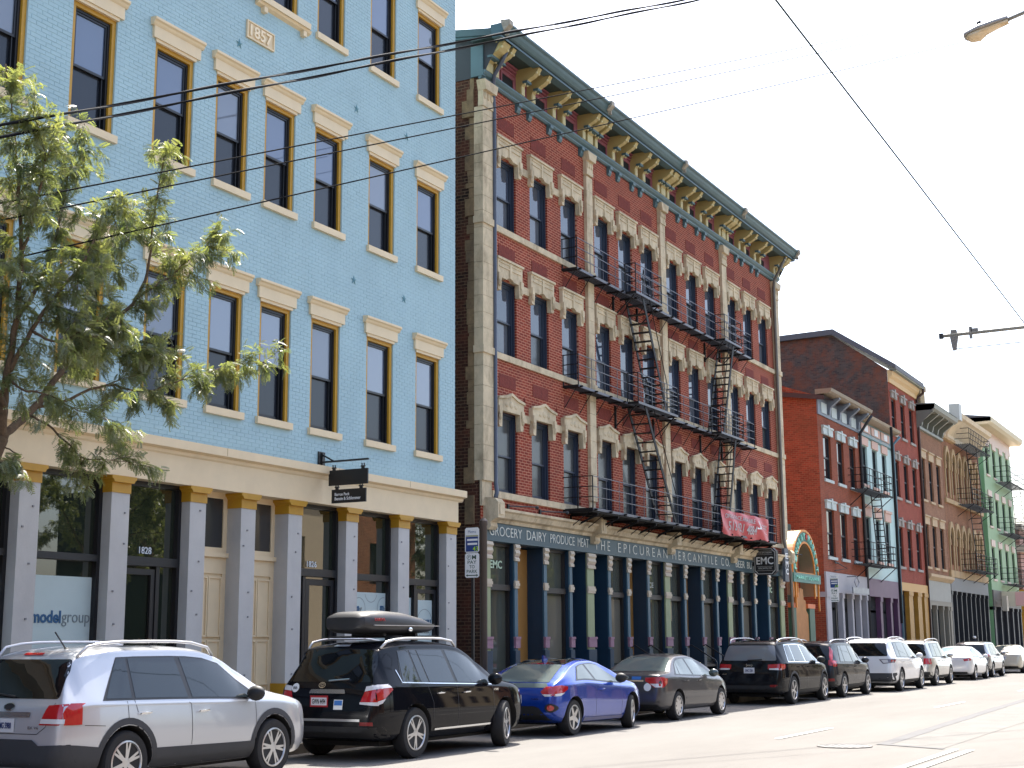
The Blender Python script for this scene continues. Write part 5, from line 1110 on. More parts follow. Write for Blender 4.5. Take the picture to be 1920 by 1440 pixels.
    def patch(s, mb, pts, view, off=.004, mx=.09):
        bm = bmesh.new(); vs_ = [bm.verts.new((p[0], p[1], 0)) for p in pts]; bm.faces.new(vs_)
        bmesh.ops.triangulate(bm, faces=bm.faces[:])
        for _ in range(6):
            es = [e for e in bm.edges if e.calc_length() > mx]
            if not es: break
            bmesh.ops.subdivide_edges(bm, edges=es, cuts=1); bmesh.ops.triangulate(bm, faces=bm.faces[:])
        bm.verts.ensure_lookup_table(); bm.verts.index_update()
        mb.add([s.proj((v.co.x, v.co.y), view, off) for v in bm.verts], [tuple(v.index for v in f.verts) for f in bm.faces]); bm.free(); return mb
    def panel(s, nm, mat, pts, views, off=.004, par=None, mx=.09):
        pl = pts if isinstance(pts, list) and isinstance(pts[0], list) else [pts]
        for v in views:
            for p in pl: o = s.patch(MB(), p, v, off, mx).build(nm, mat, par or s.t, True)
        return o
    def line(s, nm, mat, pts, view, w=.007, off=.003, par=None):
        mb = MB(); q = []
        for (a, b), (c, d) in zip(pts, pts[1:]):
            n = max(1, int(math.hypot(c-a, d-b)/.06)); q += [(a+(c-a)*i/n, b+(d-b)*i/n) for i in range(n)]
        q.append(pts[-1]); L_, R2 = [], []
        for i, p in enumerate(q):
            a, b = q[max(i-1, 0)], q[min(i+1, len(q)-1)]; dx, dz = b[0]-a[0], b[1]-a[1]; l = math.hypot(dx, dz) or 1
            L_.append((p[0]-dz/l*w/2, p[1]+dx/l*w/2)); R2.append((p[0]+dz/l*w/2, p[1]-dx/l*w/2))
        n = len(q); mb.add([s.proj(p, view, off) for p in L_]+[s.proj(p, view, off) for p in R2], [(i, i+1, n+i+1, n+i) for i in range(n-1)])
        return mb.build(nm, mat, par or s.t, True, fix=False)
    def win(s, x0, x0u, x1, x1u, du=.15, dl=.012, z0=None):
        'side window between two slanted pillars, following belt and roof lines'
        lo = [(x, (s.belt(x) if z0 is None else z0)+dl) for x in np.linspace(x0, x1, 6)]
        hi = [(x, s.top(x)-du*(1 if s.top(x)-s.belt(x) > .3 else .6)) for x in np.linspace(x1u, x0u, 7)]
        hi = [(x, max(z, s.belt(x)+.03)) for x, z in hi]
        return lo+hi
    def wheelset(s, spokes, style=0, steer=0, cap=None):
        Rw = s.R; w = .215
        ty = MB(); pr = []
        for a in np.linspace(0, 1, 9): pr.append((Rw-.012*abs(2*a-1)**3*2, -w/2+w*a))
        prof = [(Rw*.66, -w/2+.012), (Rw*.80, -w/2-.004), (Rw*.93, -w/2+.004)]+pr+[(Rw*.93, w/2-.004), (Rw*.80, w/2+.004), (Rw*.66, w/2-.012)]
        ty.lathe(prof, (0, 0, 0), 'y', 40)
        tm = ty; me_t = None
        rm = MB(); ro = Rw*.68
        rm.lathe([(ro, -.10), (ro, -w/2+.0), (ro-.018, -w/2-.004), (ro-.03, -w/2+.02), (ro-.035, .05), (ro-.0, .05)], (0, 0, 0), 'y', 40, True)
        rm.lathe([(.028, -w/2+.008), (.06, -w/2+.012), (.075, -w/2+.03), (.075, .0)], (0, 0, 0), 'y', 18)
        for i in range(spokes):
            th = 2*math.pi*i/spokes+.3
            sub = (0,) if style in (0, 2) else (-.13, .13)
            for dth in sub:
                c, q = math.cos(th+dth), math.sin(th+dth); c2, q2 = math.cos(th+dth*.5), math.sin(th+dth*.5); wd = (.052 if style == 0 else (.034 if style == 1 else .075))
                a, b = Vector((c2*.05, -w/2+.030, q2*.05)), Vector((c*(ro-.012), -w/2+.022, q*(ro-.012)))
                p = Vector((-q, 0, c))*wd/2
                rm.add([a-p*1.1, a+p*1.1, b+p*.75, b-p*.75, a-p*1.1+Vector((0, -.022, 0)), a+p*1.1+Vector((0, -.022, 0)), b+p*.7+Vector((0, -.012, 0)), b-p*.7+Vector((0, -.012, 0))], [(0, 1, 2, 3), (7, 6, 5, 4), (0, 4, 5, 1), (1, 5, 6, 2), (2, 6, 7, 3), (3, 7, 4, 0)])
        bk = MB().lathe([(ro-.02, -.02), (ro-.02, -.01)], (0, 0, 0), 'y', 32)  # dark disc standing in for the shade behind the spokes
        first = None
        for x in s.wheels:
            for sg in (-1, 1):
                if first is None:
                    o = tm.build('wheel', m_tyre, s.t, 'auto'); r_ = rm.build('rim', m_rim, o, 'auto'); b_ = bk.build('wheel_backing', m_rimb, o); first = (o, r_, b_)
                else:
                    o = first[0].copy(); COL.objects.link(o); o.parent = s.t
                    for c in first[1:]:
                        k = c.copy(); COL.objects.link(k); k.parent = o
                o.location = (x, sg*(s.W-.125), Rw-.004); o.rotation_euler = (0, random.uniform(0, 6), 0 if sg < 0 else math.pi)
                if x == s.wheels[1] and steer: o.rotation_euler = (0, 0, R(steer)+(0 if sg < 0 else math.pi))
        MB().box(.45, s.L-.5, -s.W+.30, s.W-.30, .20, .42).build('underbody', m_blackm, s.t)
    def arches(s, mat, w=.07, z0=.2, off=.007):
        for x in s.wheels:
            for vw in 'RL':
                mb = MB()
                r0, r1 = s.R+.058, s.R+.058+w; a = [math.radians(t) for t in np.linspace(-14, 194, 25)]
                pts = [(x+math.cos(t)*r0, s.R+math.sin(t)*r0) for t in a]+[(x+math.cos(t)*r1, s.R+math.sin(t)*r1) for t in a]; n = len(a)
                mb.add([s.proj(p, vw, off) for p in pts], [(i, i+1, n+i+1, n+i) for i in range(n-1)])
                mb.build('wheel_arch_trim', mat, s.t, True, fix=False)
    def mirrors(s, x, z, mat, sz=1):
        for sg in (-1, 1):
            y = sg*(s.half(x)+.07)
            MB().ball((x, y, z+.05), .075*sz, .115*sz, .085*sz, 12, 8).build('mirror', mat, s.t, True)
    def rails(s, x0, x1, y, mat, h=.045, z_=None, r=.018):
        for sg in (-1, 1):
            pts = [(x0, sg*y*.96, s.top(x0)-.05), (x0+.12, sg*y, s.top(x0+.12)+h*.7)]+[(x, sg*y, s.top(x)+h) for x in np.linspace(x0+.35, x1-.4, 6)]+[(x1-.1, sg*y, s.top(x1-.1)+h*.6), (x1, sg*y, s.top(x1)-.05)]
            MB().tube(pts, r, 8).build('roof_rail', mat, s.t, True)
    def plate(s, z, txt, y=0, red=False, w=.30, h=.15, tilt=0):
        x = s.proj((y, z+h/2), 'B', .012).x-.004
        p = MB().box(x-.006, x, y-w/2, y+w/2, z, z+h).build('number_plate', m_plred if red else m_plate, s.t)
        if red: MB().box(x-.009, x-.006, y-w/2+.02, y+w/2-.02, z+.025, z+h-.03).build('plate_face', m_plate, p)
        text('lettering', txt, m_blackm if red else m_platet, p, (x-.009, y+w/2-.04, z+h*.26), BXv, FZ, w-.08, h*.46, .004, .02)
        return p
    def handles(s, pts, mat, l=.17):
        for x, z in pts:
            for vw in 'RL':
                a = s.proj((x, z), vw, .03); b = s.proj((x+l, z+.005), vw, .03); c = s.proj((x+.02, z), vw, 0); d = s.proj((x+l-.02, z), vw, 0)
                MB().tube([c, a, b, d], .012, 6).build('door_handle', mat, s.t, True)
def mir(pts): return [[p for p in pts], [(-a, b) for a, b in pts][::-1]]
def rr(pts, r=.03, n=4):
    out = []; k = len(pts)
    for i in range(k):
        p, a, b = Vector(pts[i]), Vector(pts[i-1]), Vector(pts[(i+1) % k]); u, v = (a-p), (b-p); ru = min(r, u.length*.45); rv = min(r, v.length*.45); A, B = p+u.normalized()*ru, p+v.normalized()*rv
        for j in range(n+1): t = j/n; q = A*(1-t)**2+p*2*t*(1-t)+B*t*t; out.append((q.x, q.y))
    return out
def ell(cx, cy, rx, ry, n=24): return [(cx+math.cos(2*math.pi*i/n)*rx, cy+math.sin(2*math.pi*i/n)*ry) for i in range(n)]
def emb_ring(c, cy, cz, rx, rz, w, mat, nm='emblem', x=None):
    mb = MB(); n = 28; P = []
    for rr_ in (1, None):
        P.append([(cy+math.cos(2*math.pi*i/n)*(rx if rr_ else rx-w), cz+math.sin(2*math.pi*i/n)*(rz if rr_ else rz-w)) for i in range(n)])
    v = [c.proj(p, 'B', .012) for p in P[0]]+[c.proj(p, 'B', .012) for p in P[1]]
    return mb.add(v, [(i, (i+1) % n, n+(i+1) % n, n+i) for i in range(n)]).build(nm, mat, c.t, fix=False)

# ---------------------------------------------------------------- silver suv in front
c = Car('silver_suv', 'silver white suv with roof rails cut off by the lower left corner of the view', 11.46, 12.74, PAINT('silver_paint', (.50, .515, .54), .45, .3), 4.67,
    [(0, .66), (.02, .84), (.05, .98), (.09, 1.06), (.20, 1.30), (.33, 1.545), (.40, 1.60), (.55, 1.645), (1.2, 1.69), (1.9, 1.69), (2.4, 1.665), (2.75, 1.59), (3.15, 1.40), (3.5, 1.19), (3.66, 1.115), (3.78, 1.085), (4.2, 1.0), (4.48, .90), (4.62, .76), (4.67, .62)],
    [(0, 1.0), (.5, 1.075), (1.5, 1.06), (3.6, .985), (4.67, .9)], [(0, .72), (.03, .80), (.10, .865), (.25, .905), (.6, .93), (2.3, .9425), (3.9, .92), (4.35, .86), (4.58, .72), (4.67, .55)],
    [(0, .60), (.4, .615), (1.0, .65), (2.5, .645), (3.6, .68), (4.67, .6)], [(0, .40), (.12, .30), (.5, .25), (4.2, .24), (4.55, .28), (4.67, .42)], (.98, 3.68), .365)
c.wheelset(6, 1); c.arches(m_clad, .075)
c.panel('sill_cladding', m_clad, [(1.40, .27), (3.28, .27), (3.28, .47), (1.40, .50)], 'RL', .006)
c.panel('bumper_cladding', m_clad, [[(-.88, .36), (.88, .36), (.88, .615), (.55, .60), (.45, .66), (-.45, .66), (-.55, .60), (-.88, .615)]], 'B', .012); c.panel('bumper_cladding', m_clad, [(.06, .36), (.52, .32), (.53, .44), (.545, .56), (.22, .60), (.10, .61), (.06, .61)], 'RL', .012)
dk = M('window_trim', (.010, .010, .011), .35)
c.panel('window_trim', dk, c.win(.60, .95, 3.46, 2.75, .135, -.01), 'RL', .003)
for a in ((.66, .94, 1.06, 1.09), (1.12, 1.13, 2.02, 1.93), (2.10, 2.02, 3.34, 2.76)): c.panel('side_window', g_cars, c.win(*a, .155), 'RL', .006)
c.panel('rear_window', g_car, rr([(-.71, 1.10), (.71, 1.10), (.63, 1.53), (-.63, 1.53)], .05), 'B', .005)
c.panel('brake_light', m_lred, [(-.16, 1.575), (.16, 1.575), (.15, 1.60), (-.15, 1.60)], 'B', .01)
t = c.panel('tail_light', m_lred, [[(-.872, .82), (-.52, .82), (-.60, 1.03), (-.872, 1.05)]], 'B', .008); c.panel('tail_light', m_lred, [[(.855, .82), (.52, .82), (.60, 1.03), (.855, 1.06)]], 'B', .008)
c.panel('tail_light', m_lred, [(.075, .82), (.28, .82), (.30, 1.05), (.17, 1.05), (.10, 1.0), (.075, .95)], 'R', .010)
c.panel('light_band', m_lclr, [(-.84, .835), (-.54, .835), (-.55, .885), (-.84, .885)], 'B', .016)
for p in ([(.98, 1.05), (.99, .86)], [(2.06, .98), (2.06, .50)], [(1.10, 1.06), (1.14, .92)], [(3.30, .98), (3.30, .50)], [(2.06, .98), (2.02, 1.0)]): c.line('door_gap', dk, p, 'R')
c.line('tailgate_gap', dk, [(-.50, .72), (-.62, .80), (-.68, 1.06)], 'B'); c.line('tailgate_gap', dk, [(-.50, .72), (.50, .72)], 'B'); c.line('bumper_gap', dk, [(.32, .81), (.62, .79)], 'R')
c.handles([(1.16, .90), (2.18, .885)], m_chrome); c.mirrors(3.18, 1.02, m_cladb, 1.15); c.rails(.42, 2.7, .66, M('silver_rail', (.6, .6, .61), .3, metal=.6), .04, r=.018)
c.panel('garnish', M('satin_chrome', (.42, .42, .43), .22, metal=.9), [(-.36, .90), (.36, .90), (.36, .955), (-.36, .955)], 'B', .012)
c.panel('emblem', m_cladb, ell(0, 1.01, .085, .042), 'B', .012); emb_ring(c, 0, 1.01, .085, .042, .008, m_chrome)
c.plate(.735, 'HMG 5980'); text('badge', 'EX V6', MATS['satin_chrome'], c.t, (c.proj((-.5, .78), 'B', .006).x, -.36, .775), BXv, FZ, .16, .03, .006)
c.panel('reflector', m_refl, [(-.75, .50), (-.50, .50), (-.50, .54), (-.75, .54)], 'B', .010)
MB().bar((.62, -.25, 1.64), (.44, -.25, 1.84), .012).ball((.63, -.25, 1.645), .04, .03, .02, 8, 5).build('antenna', m_cladb, c.t)
MB().tube([c.proj((-.05, 1.11), 'B', .03), c.proj((.25, 1.14), 'B', .02), c.proj((.5, 1.13), 'B', .02)], .012, 6).build('wiper', m_cladb, c.t)
# ---------------------------------------------------------------- black suv with the roof box
c = Car('black_suv', 'glossy black suv carrying a roof box, front wheels turned to the kerb', 17.20, 12.50, PAINT('piano_black_paint', (.006, .0065, .009), .0, .2), 4.78,
    [(0, .62), (.02, .80), (.05, .96), (.10, 1.10), (.22, 1.36), (.33, 1.56), (.38, 1.635), (.55, 1.685), (1.2, 1.735), (1.9, 1.735), (2.5, 1.70), (2.85, 1.60), (3.25, 1.40), (3.6, 1.19), (3.75, 1.12), (3.9, 1.09), (4.35, 1.01), (4.6, .90), (4.73, .76), (4.78, .6)],
    [(0, 1.03), (.5, 1.10), (1.5, 1.09), (3.6, 1.02), (4.78, .95)], [(0, .74), (.03, .82), (.10, .88), (.25, .92), (.6, .945), (2.3, .955), (4.0, .93), (4.45, .87), (4.68, .74), (4.78, .56)],
    [(0, .62), (.4, .64), (1.0, .67), (2.5, .665), (3.7, .70), (4.78, .6)], [(0, .42), (.12, .32), (.5, .27), (4.3, .25), (4.65, .29), (4.78, .42)], (1.03, 3.82), .378)
c.wheelset(5, 1, 17)
c.panel('window_trim', dk, c.win(.66, .80, 3.58, 2.85, .13, -.012), 'RL', .003)
for a in ((.72, .80, 1.17, 1.06), (1.22, 1.11, 1.42, 1.28), (1.46, 1.32, 2.20, 2.05), (2.29, 2.14, 3.46, 2.86)): c.panel('side_window', g_cars, c.win(*a, .15), 'RL', .006)
c.line('chrome_strip', m_chrome, [(.62, 1.30), (.70, 1.115), (1.5, 1.085), (3.4, 1.02)], 'R', .014, .009)
c.panel('rear_window', g_car, rr([(-.75, 1.13), (.75, 1.13), (.66, 1.60), (-.66, 1.60)], .05), 'B', .005)
c.panel('brake_light', m_lclr, [(-.14, 1.64), (.14, 1.64), (.13, 1.665), (-.13, 1.665)], 'B', .012)
for vw, p in (('B', [(-.875, .84), (-.60, .84), (-.66, 1.00), (-.875, 1.04)]), ('B', [(.93, .84), (.60, .84), (.66, 1.00), (.93, 1.06)]), ('R', [(.09, .86), (.22, .90), (.42, 1.02), (.40, 1.05), (.09, 1.04)])): c.panel('tail_light', m_lred, p, vw, .008)
for vw, p in (('B', [(-.875, 1.04), (-.66, 1.0), (-.67, 1.07), (-.875, 1.10)]), ('B', [(-.875, .80), (-.60, .82), (-.60, .85), (-.875, .85)]), ('R', [(.09, 1.04), (.40, 1.05), (.36, 1.085), (.09, 1.10)]), ('R', [(.09, .81), (.16, .83), (.24, .90), (.09, .86)]), ('B', [(.93, 1.03), (.66, 1.0), (.67, 1.07), (.93, 1.10)])): c.panel('light_band', m_lclr, p, vw, .012)
c.panel('garnish', MATS['satin_chrome'], rr([(-.33, .965), (.33, .965), (.30, 1.025), (-.30, 1.025)], .02), 'B', .016)
c.panel('bumper_strip', m_chrome, [(-.62, .575), (.62, .575), (.62, .61), (-.62, .61)], 'B', .014)
emb_ring(c, .12, 1.085, .062, .042, .010, m_chrome); emb_ring(c, .12, 1.092, .038, .018, .006, m_chrome); emb_ring(c, .12, 1.08, .018, .034, .006, m_chrome)
c.panel('sticker', m_white, ell(.60, 1.045, .065, .065), 'B', .008); text('lettering', 'BB', m_blackm, c.t, (c.proj((.60, 1.045), 'B', .01).x-.004, .635, 1.025), BXv, FZ, .07, .04, .003, .01)
c.plate(.775, 'GWN 4494', .12, True, .32, .165); c.panel('sticker', m_white, [(-.30, .74), (-.14, .74), (-.14, .88), (-.30, .88)], 'B', .008); c.panel('sticker_print', M('sticker_blue', S((50, 110, 190)), .5), [(-.29, .80), (-.15, .80), (-.15, .87), (-.29, .87)], 'B', .011)
c.panel('reflector', m_refl, [(-.82, .52), (-.62, .52), (-.62, .57), (-.82, .57)], 'B', .010); c.panel('bumper_cladding', m_cladb, [(-.9, .34), (.9, .34), (.9, .50), (-.9, .50)], 'B', .006)
for p in ([(1.36, 1.08), (1.50, .80), (1.50, .55)], [(2.24, 1.06), (2.24, .38)], [(3.40, 1.02), (3.40, .42)]): c.line('door_gap', M('gap_grey', (.05, .05, .055), .6), p, 'R', .006)
c.line('sill_strip', m_chrome, [(1.55, .40), (3.30, .40)], 'R', .028, .012); c.handles([(1.62, .93), (2.42, .92)], m_chrome); c.mirrors(3.30, 1.06, c.paint, 1.15)
c.rails(.46, 2.55, .68, M('silver_rail', (.6, .6, .61), .3, metal=.6), .03, r=.02)
for x in (1.0, 2.0): MB().tube([(x, -.68, c.top(x)+.06), (x, .68, c.top(x)+.06)], .018, 6).build('cross_bar', m_cladb, c.t)
MB().tube([c.proj((.0, 1.14), 'B', .03), c.proj((-.35, 1.17), 'B', .02)], .014, 6).build('wiper', m_chrome, c.t)
text('badge', 'HYBRID', m_chrome, c.t, (3.42, c.proj((3.5, .93), 'R', .006).y, .92), FX, FZ, .16, .035, .006, .01)
rb = thing('roof_box', 'black roof cargo box strapped on top of the black suv', 'roof box', (17.9, 12.5, 1.8)); BASE[rb.name] = Vector((0, 0, 0)); rb.location = (17.20, 12.50, 0)
v, n = [], 24; secs = [(.36, .30, 1.90, 2.08), (.40, .36, 1.87, 2.13), (.55, .40, 1.84, 2.17), (1.0, .42, 1.83, 2.19), (1.5, .42, 1.83, 2.17), (2.0, .40, 1.84, 2.10), (2.35, .34, 1.86, 2.00), (2.52, .26, 1.88, 1.95)]
for x, w, z0, z1 in secs:
    for j in range(n):
        a = 2*math.pi*j/n; cx_, sx_ = math.cos(a), math.sin(a); e = .5
        v.append((x, -.06+w*math.copysign(abs(cx_)**e, cx_), (z0+.13)+((z1-z0-.13) if sx_ > 0 else .13)*math.copysign(abs(sx_)**.62, sx_)))
k = len(secs)
MB().add(v, [(i*n+j, i*n+(j+1) % n, (i+1)*n+(j+1) % n, (i+1)*n+j) for i in range(k-1) for j in range(n)]+[tuple(range(n)), tuple(range((k-1)*n, k*n))]).build('shell', M('box_black', (.022, .022, .024), .45), rb, 'auto')
MB().box(.55, 2.4, -.495, -.470, 1.955, 1.967).build('seam', MATS['silver_rail'], rb)
MB().ball((1.55, -.485, 1.90), .06, .02, .04, 10, 6).build('lock', m_chrome, rb, True)
for nm, y0, y1, x in (('print', .02, .2, None), ('print', 0, 0, .52)):
    if x is None: MB().box(.375, .384, y0-.1, y1-.1, 2.03, 2.06).build(nm, m_plred, rb)
    else: text('print', 'YAKIMA', m_plred, rb, (x+.02, -.487, 2.025), FX, FZ, .30, .045, .004, .02)
MB().box(1.0, 1.06, -.35, .25, 1.78, 1.86).box(1.9, 1.96, -.35, .25, 1.78, 1.86).build('mount', m_cladb, rb)
# ---------------------------------------------------------------- blue hatchback
c = Car('blue_hatchback', 'bright blue sporty hatchback with its front wheels turned', 23.15, 12.56, PAINT('blue_paint_car', (.006, .05, .36), .45, .25), 4.22,
    [(0, .62), (.02, .74), (.06, .86), (.12, .92), (.22, .985), (.40, 1.06), (.75, 1.20), (1.15, 1.325), (1.5, 1.385), (1.9, 1.395), (2.3, 1.355), (2.65, 1.235), (3.0, 1.07), (3.15, 1.00), (3.3, .965), (3.75, .87), (4.05, .74), (4.17, .62), (4.22, .5)],
    [(0, .86), (.5, .98), (1.2, 1.0), (2.2, .94), (3.2, .88), (4.22, .8)], [(0, .66), (.03, .74), (.10, .80), (.3, .855), (.74, .895), (1.3, .88), (2.3, .88), (3.4, .89), (3.85, .82), (4.12, .66), (4.22, .48)],
    [(0, .60), (.4, .60), (.8, .575), (1.5, .57), (2.4, .56), (3.1, .66), (4.22, .55)], [(0, .40), (.1, .30), (.5, .22), (3.7, .18), (4.1, .2), (4.22, .3)], (.74, 3.39), .332, .925)
c.wheelset(5, 2, 15)
c.panel('window_trim', dk, c.win(.86, 1.22, 2.98, 2.22, .10, -.01), 'RL', .003)
for a in ((.96, 1.24, 1.70, 1.55), (1.78, 1.64, 2.90, 2.24)): c.panel('side_window', g_carl, c.win(*a, .12), 'RL', .006)
c.panel('rear_window', g_carl, rr([(.20, -.62), (1.0, -.50), (1.0, .50), (.20, .62)], .05), 'T', .005); c.panel('glass_roof', g_car, rr([(1.02, -.52), (1.75, -.52), (1.75, .52), (1.02, .52)], .05), 'T', .005)
c.panel('rear_window', g_carl, rr([(-.66, .875), (.66, .875), (.58, .955), (-.58, .955)], .03), 'B', .006)
c.panel('brake_light', m_lred, [(1.0, -.18), (1.04, -.18), (1.04, .18), (1.0, .18)], 'T', .012)
for vw, p in (('B', [(-.795, .74), (-.60, .73), (-.52, .80), (-.60, .89), (-.795, .90)]), ('R', [(.095, .73), (.20, .74), (.46, .84), (.48, .89), (.30, .915), (.095, .90)]), ('B', [(.88, .74), (.60, .73), (.52, .80), (.60, .89), (.88, .90)])): c.panel('tail_light', m_lred, p, vw, .010)
c.panel('light_band', m_lclr, [(-.795, .725), (-.62, .72), (-.56, .76), (-.795, .76)], 'B', .014); c.panel('light_band', m_lclr, [(.095, .725), (.22, .73), (.36, .785), (.095, .765)], 'R', .014)
c.panel('bumper_cladding', m_cladb, [(-.70, .30), (.70, .30), (.50, .52), (.40, .55), (-.40, .55), (-.50, .52)], 'B', .006); c.panel('fog_recess', m_cladb, ell(-.72, .52, .10, .075), 'B', .010); c.panel('fog_light', m_lred, ell(-.72, .52, .055, .05), 'B', .014)
for x in (-.06, .06): MB().lathe([(.045, -.03), (.045, .12), (.036, .12), (.036, -.03)], (-.01, x, .33), 'x', 16, True).build('exhaust', m_chrome, c.t, True)
for p in ([(1.72, .95), (1.66, .60), (1.68, .30)], [(2.86, .90), (2.84, .32)]): c.line('door_gap', dk, p, 'R', .006)
c.handles([(1.84, .80)], c.paint); c.mirrors(2.66, .95, m_cladb, 1.1)
MB().prism([(1.14, 1.33), (1.32, 1.37), (1.20, 1.44), (1.14, 1.45)], 'y', -.02, .02).build('antenna_fin', c.paint, c.t); text('badge', 'TURBO', m_chrome, c.t, (c.proj((-.4, .67), 'B', .006).x, -.34, .665), BXv, FZ, .16, .03, .006, .01)
c.panel('sill_strip', PAINT('pale_blue_sill', (.25, .25, .42), .3), [(1.2, .24), (2.95, .22), (2.95, .28), (1.2, .31)], 'RL', .006)
c.plate(.60, 'FXC 2071', 0)
# ---------------------------------------------------------------- grey sedan
c = Car('grey_sedan', 'dark grey four door sedan with a round sticker on its boot', 28.53, 12.72, PAINT('grey_paint', (.085, .083, .088), .55, .3), 4.49,
    [(0, .60), (.02, .74), (.05, .90), (.09, .985), (.16, 1.01), (.48, 1.03), (.60, 1.05), (.90, 1.205), (1.2, 1.34), (1.5, 1.415), (2.0, 1.43), (2.4, 1.395), (2.75, 1.29), (3.2, 1.08), (3.4, .99), (3.55, .945), (4.0, .84), (4.3, .73), (4.43, .62), (4.49, .5)],
    [(0, .95), (.6, .985), (1.5, .955), (3.3, .89), (4.49, .8)], [(0, .68), (.03, .76), (.10, .81), (.3, .85), (.9, .872), (2.3, .8775), (3.6, .86), (4.1, .80), (4.38, .66), (4.49, .5)],
    [(0, .58), (.5, .58), (.8, .57), (1.5, .565), (2.4, .56), (3.3, .66), (4.49, .55)], [(0, .36), (.1, .28), (.5, .22), (4.0, .19), (4.35, .22), (4.49, .32)], (.92, 3.62), .315, .93)
c.wheelset(9, 2)
c.panel('window_trim', dk, c.win(.80, 1.18, 3.30, 2.38, .10, -.01), 'RL', .003)
for a in ((.90, 1.16, 1.08, 1.24), (1.12, 1.27, 1.86, 1.78), (1.94, 1.86, 3.16, 2.40)): c.panel('side_window', g_carl, c.win(*a, .115), 'RL', .006)
c.panel('rear_window', g_carl, rr([(.62, -.66), (1.28, -.52), (1.28, .52), (.62, .66)], .06), 'T', .005)
for vw, p in (('B', [(-.805, .72), (-.66, .72), (-.44, .86), (-.44, .93), (-.805, .94)]), ('R', [(.095, .72), (.14, .72), (.30, .80), (.36, .90), (.095, .94)]), ('B', [(.84, .72), (.66, .72), (.44, .86), (.44, .93), (.84, .94)])): c.panel('tail_light', m_lred, p, vw, .009)
c.panel('light_band', m_lclr, [(-.80, .725), (-.68, .725), (-.56, .80), (-.80, .80)], 'B', .013)
c.panel('boot_strip', m_chrome, [(-.40, .845), (.40, .845), (.40, .875), (-.40, .875)], 'B', .012); emb_ring(c, 0, .925, .055, .035, .010, m_chrome); text('emblem', 'H', m_chrome, c.t, (c.proj((0, .92), 'B', .01).x, .028, .902), BXv, FZ, .056, .045, .006, .01)
c.panel('sticker', m_white, ell(-.50, .73, .085, .085), 'B', .008); c.panel('sticker', M('sticker_blue', S((50, 110, 190)), .5), [(-.34, .885), (-.12, .885), (-.12, .95), (-.34, .95)], 'B', .008); c.panel('sticker', m_white, [(.16, .905), (.24, .905), (.24, .945), (.16, .945)], 'B', .008)
c.plate(.68, 'EVA 8815'); c.panel('bumper_cladding', m_cladb, [(-.75, .28), (.75, .28), (.70, .36), (-.70, .36)], 'B', .006)
for p in ([(1.14, .96), (1.22, .70), (1.30, .52)], [(1.90, .94), (1.90, .30)], [(3.04, .90), (3.04, .30)]): c.line('door_gap', dk, p, 'R', .006)
c.line('side_moulding', c.paint, [(1.35, .46), (3.05, .44)], 'R', .03, .012); c.handles([(1.30, .83), (2.05, .82)], c.paint); c.mirrors(2.88, .93, M('sedan_mirror', (.03, .05, .05), .2, coat=1), 1.05)
# ---------------------------------------------------------------- black jeep-like suv
def suv(name, label, X0, Yc, paint, L, W, H, wx, Rw, rear, belt0, lamp, trim, spokes=6, style=1, rails=None, tail=.33, glass=None, quarter=.6, sideg=None, wst=.0, arch_m=None, plate=None):
    h2 = W/2; k = H/1.70
    c = Car(name, label, X0, Yc, paint, L,
        [(0, .62*k), (.02, .80*k), (.05, .95*k), (.09, (belt0-.0)), (tail*.6, belt0+(H-belt0)*.45), (tail, H*.925), (tail+.07, H*.955), (tail+.25, H*.975), (1.2, H-.005), (1.9, H), (2.45, H*.98), (L*.60, H*.925), (L*.68, H*.80), (L*.755, H*.665), (L*.785, H*.635), (L*.82, H*.62), (L*.91, H*.575), (L*.965, H*.51), (L*.99, H*.43), (L, H*.36)],
        [(0, belt0-.04), (.5, belt0+.0), (1.5, belt0-.01), (L*.77, belt0-.07), (L, belt0-.12)], [(0, h2*.78), (.03, h2*.86), (.10, h2*.925), (.25, h2*.965), (.6, h2*.99), (2.3, h2), (L*.83, h2*.98), (L*.93, h2*.91), (L*.98, h2*.76), (L, h2*.58)],
        [(0, h2*.66), (.4, h2*.67), (1.0, h2*.70), (2.5, h2*.695), (L*.77, h2*.73), (L, h2*.63)], [(0, .42), (.12, .32), (.5, .27), (L*.9, .25), (L*.97, .29), (L, .42)], wx, Rw)
    c.wheelset(spokes, style)
    c.panel('window_trim', trim, c.win(quarter, quarter+.18+wst, L*.745, L*.595, .125, -.012), 'RL', .003)
    xb = L*.455
    for a in ((quarter+.06, quarter+.2+wst, 1.18, 1.20+wst*.4), (1.24, 1.26+wst*.4, xb-.04, xb-.12), (xb+.05, xb-.03, L*.72, L*.60)): c.panel('side_window', sideg or g_cars, c.win(*a, .15), 'RL', .006)
    c.panel('rear_window', glass or g_car, rr([(-h2*.78, belt0+.035), (h2*.78, belt0+.035), (h2*.67, H*.905), (-h2*.67, H*.905)], .06), 'B', .005)
    for vw, p in lamp: c.panel('tail_light', m_lred, p, vw, .009)
    for p in ([(1.24, belt0), (1.30, belt0-.2)], [(xb, belt0-.02), (xb, .38)], [(L*.70, belt0-.06), (L*.70, .42)]): c.line('door_gap', dk, p, 'R', .006)
    c.handles([(1.38, belt0-.15), (xb+.14, belt0-.155)], paint); c.mirrors(L*.685, belt0-.02, paint if trim is not m_chrome else m_cladb, 1.1)
    if rails: c.rails(tail+.12, L*.58, h2*.70, rails, .035, r=.018)
    if plate: c.plate(*plate)
    c.panel('bumper_cladding', arch_m or m_cladb, [(-h2*.95, .34), (h2*.95, .34), (h2*.95, .52), (-h2*.95, .52)], 'B', .006)
    c.panel('sill_cladding', arch_m or m_cladb, [(wx[0]+.46, .28), (wx[1]-.46, .28), (wx[1]-.46, .38), (wx[0]+.46, .38)], 'RL', .006)
    return c
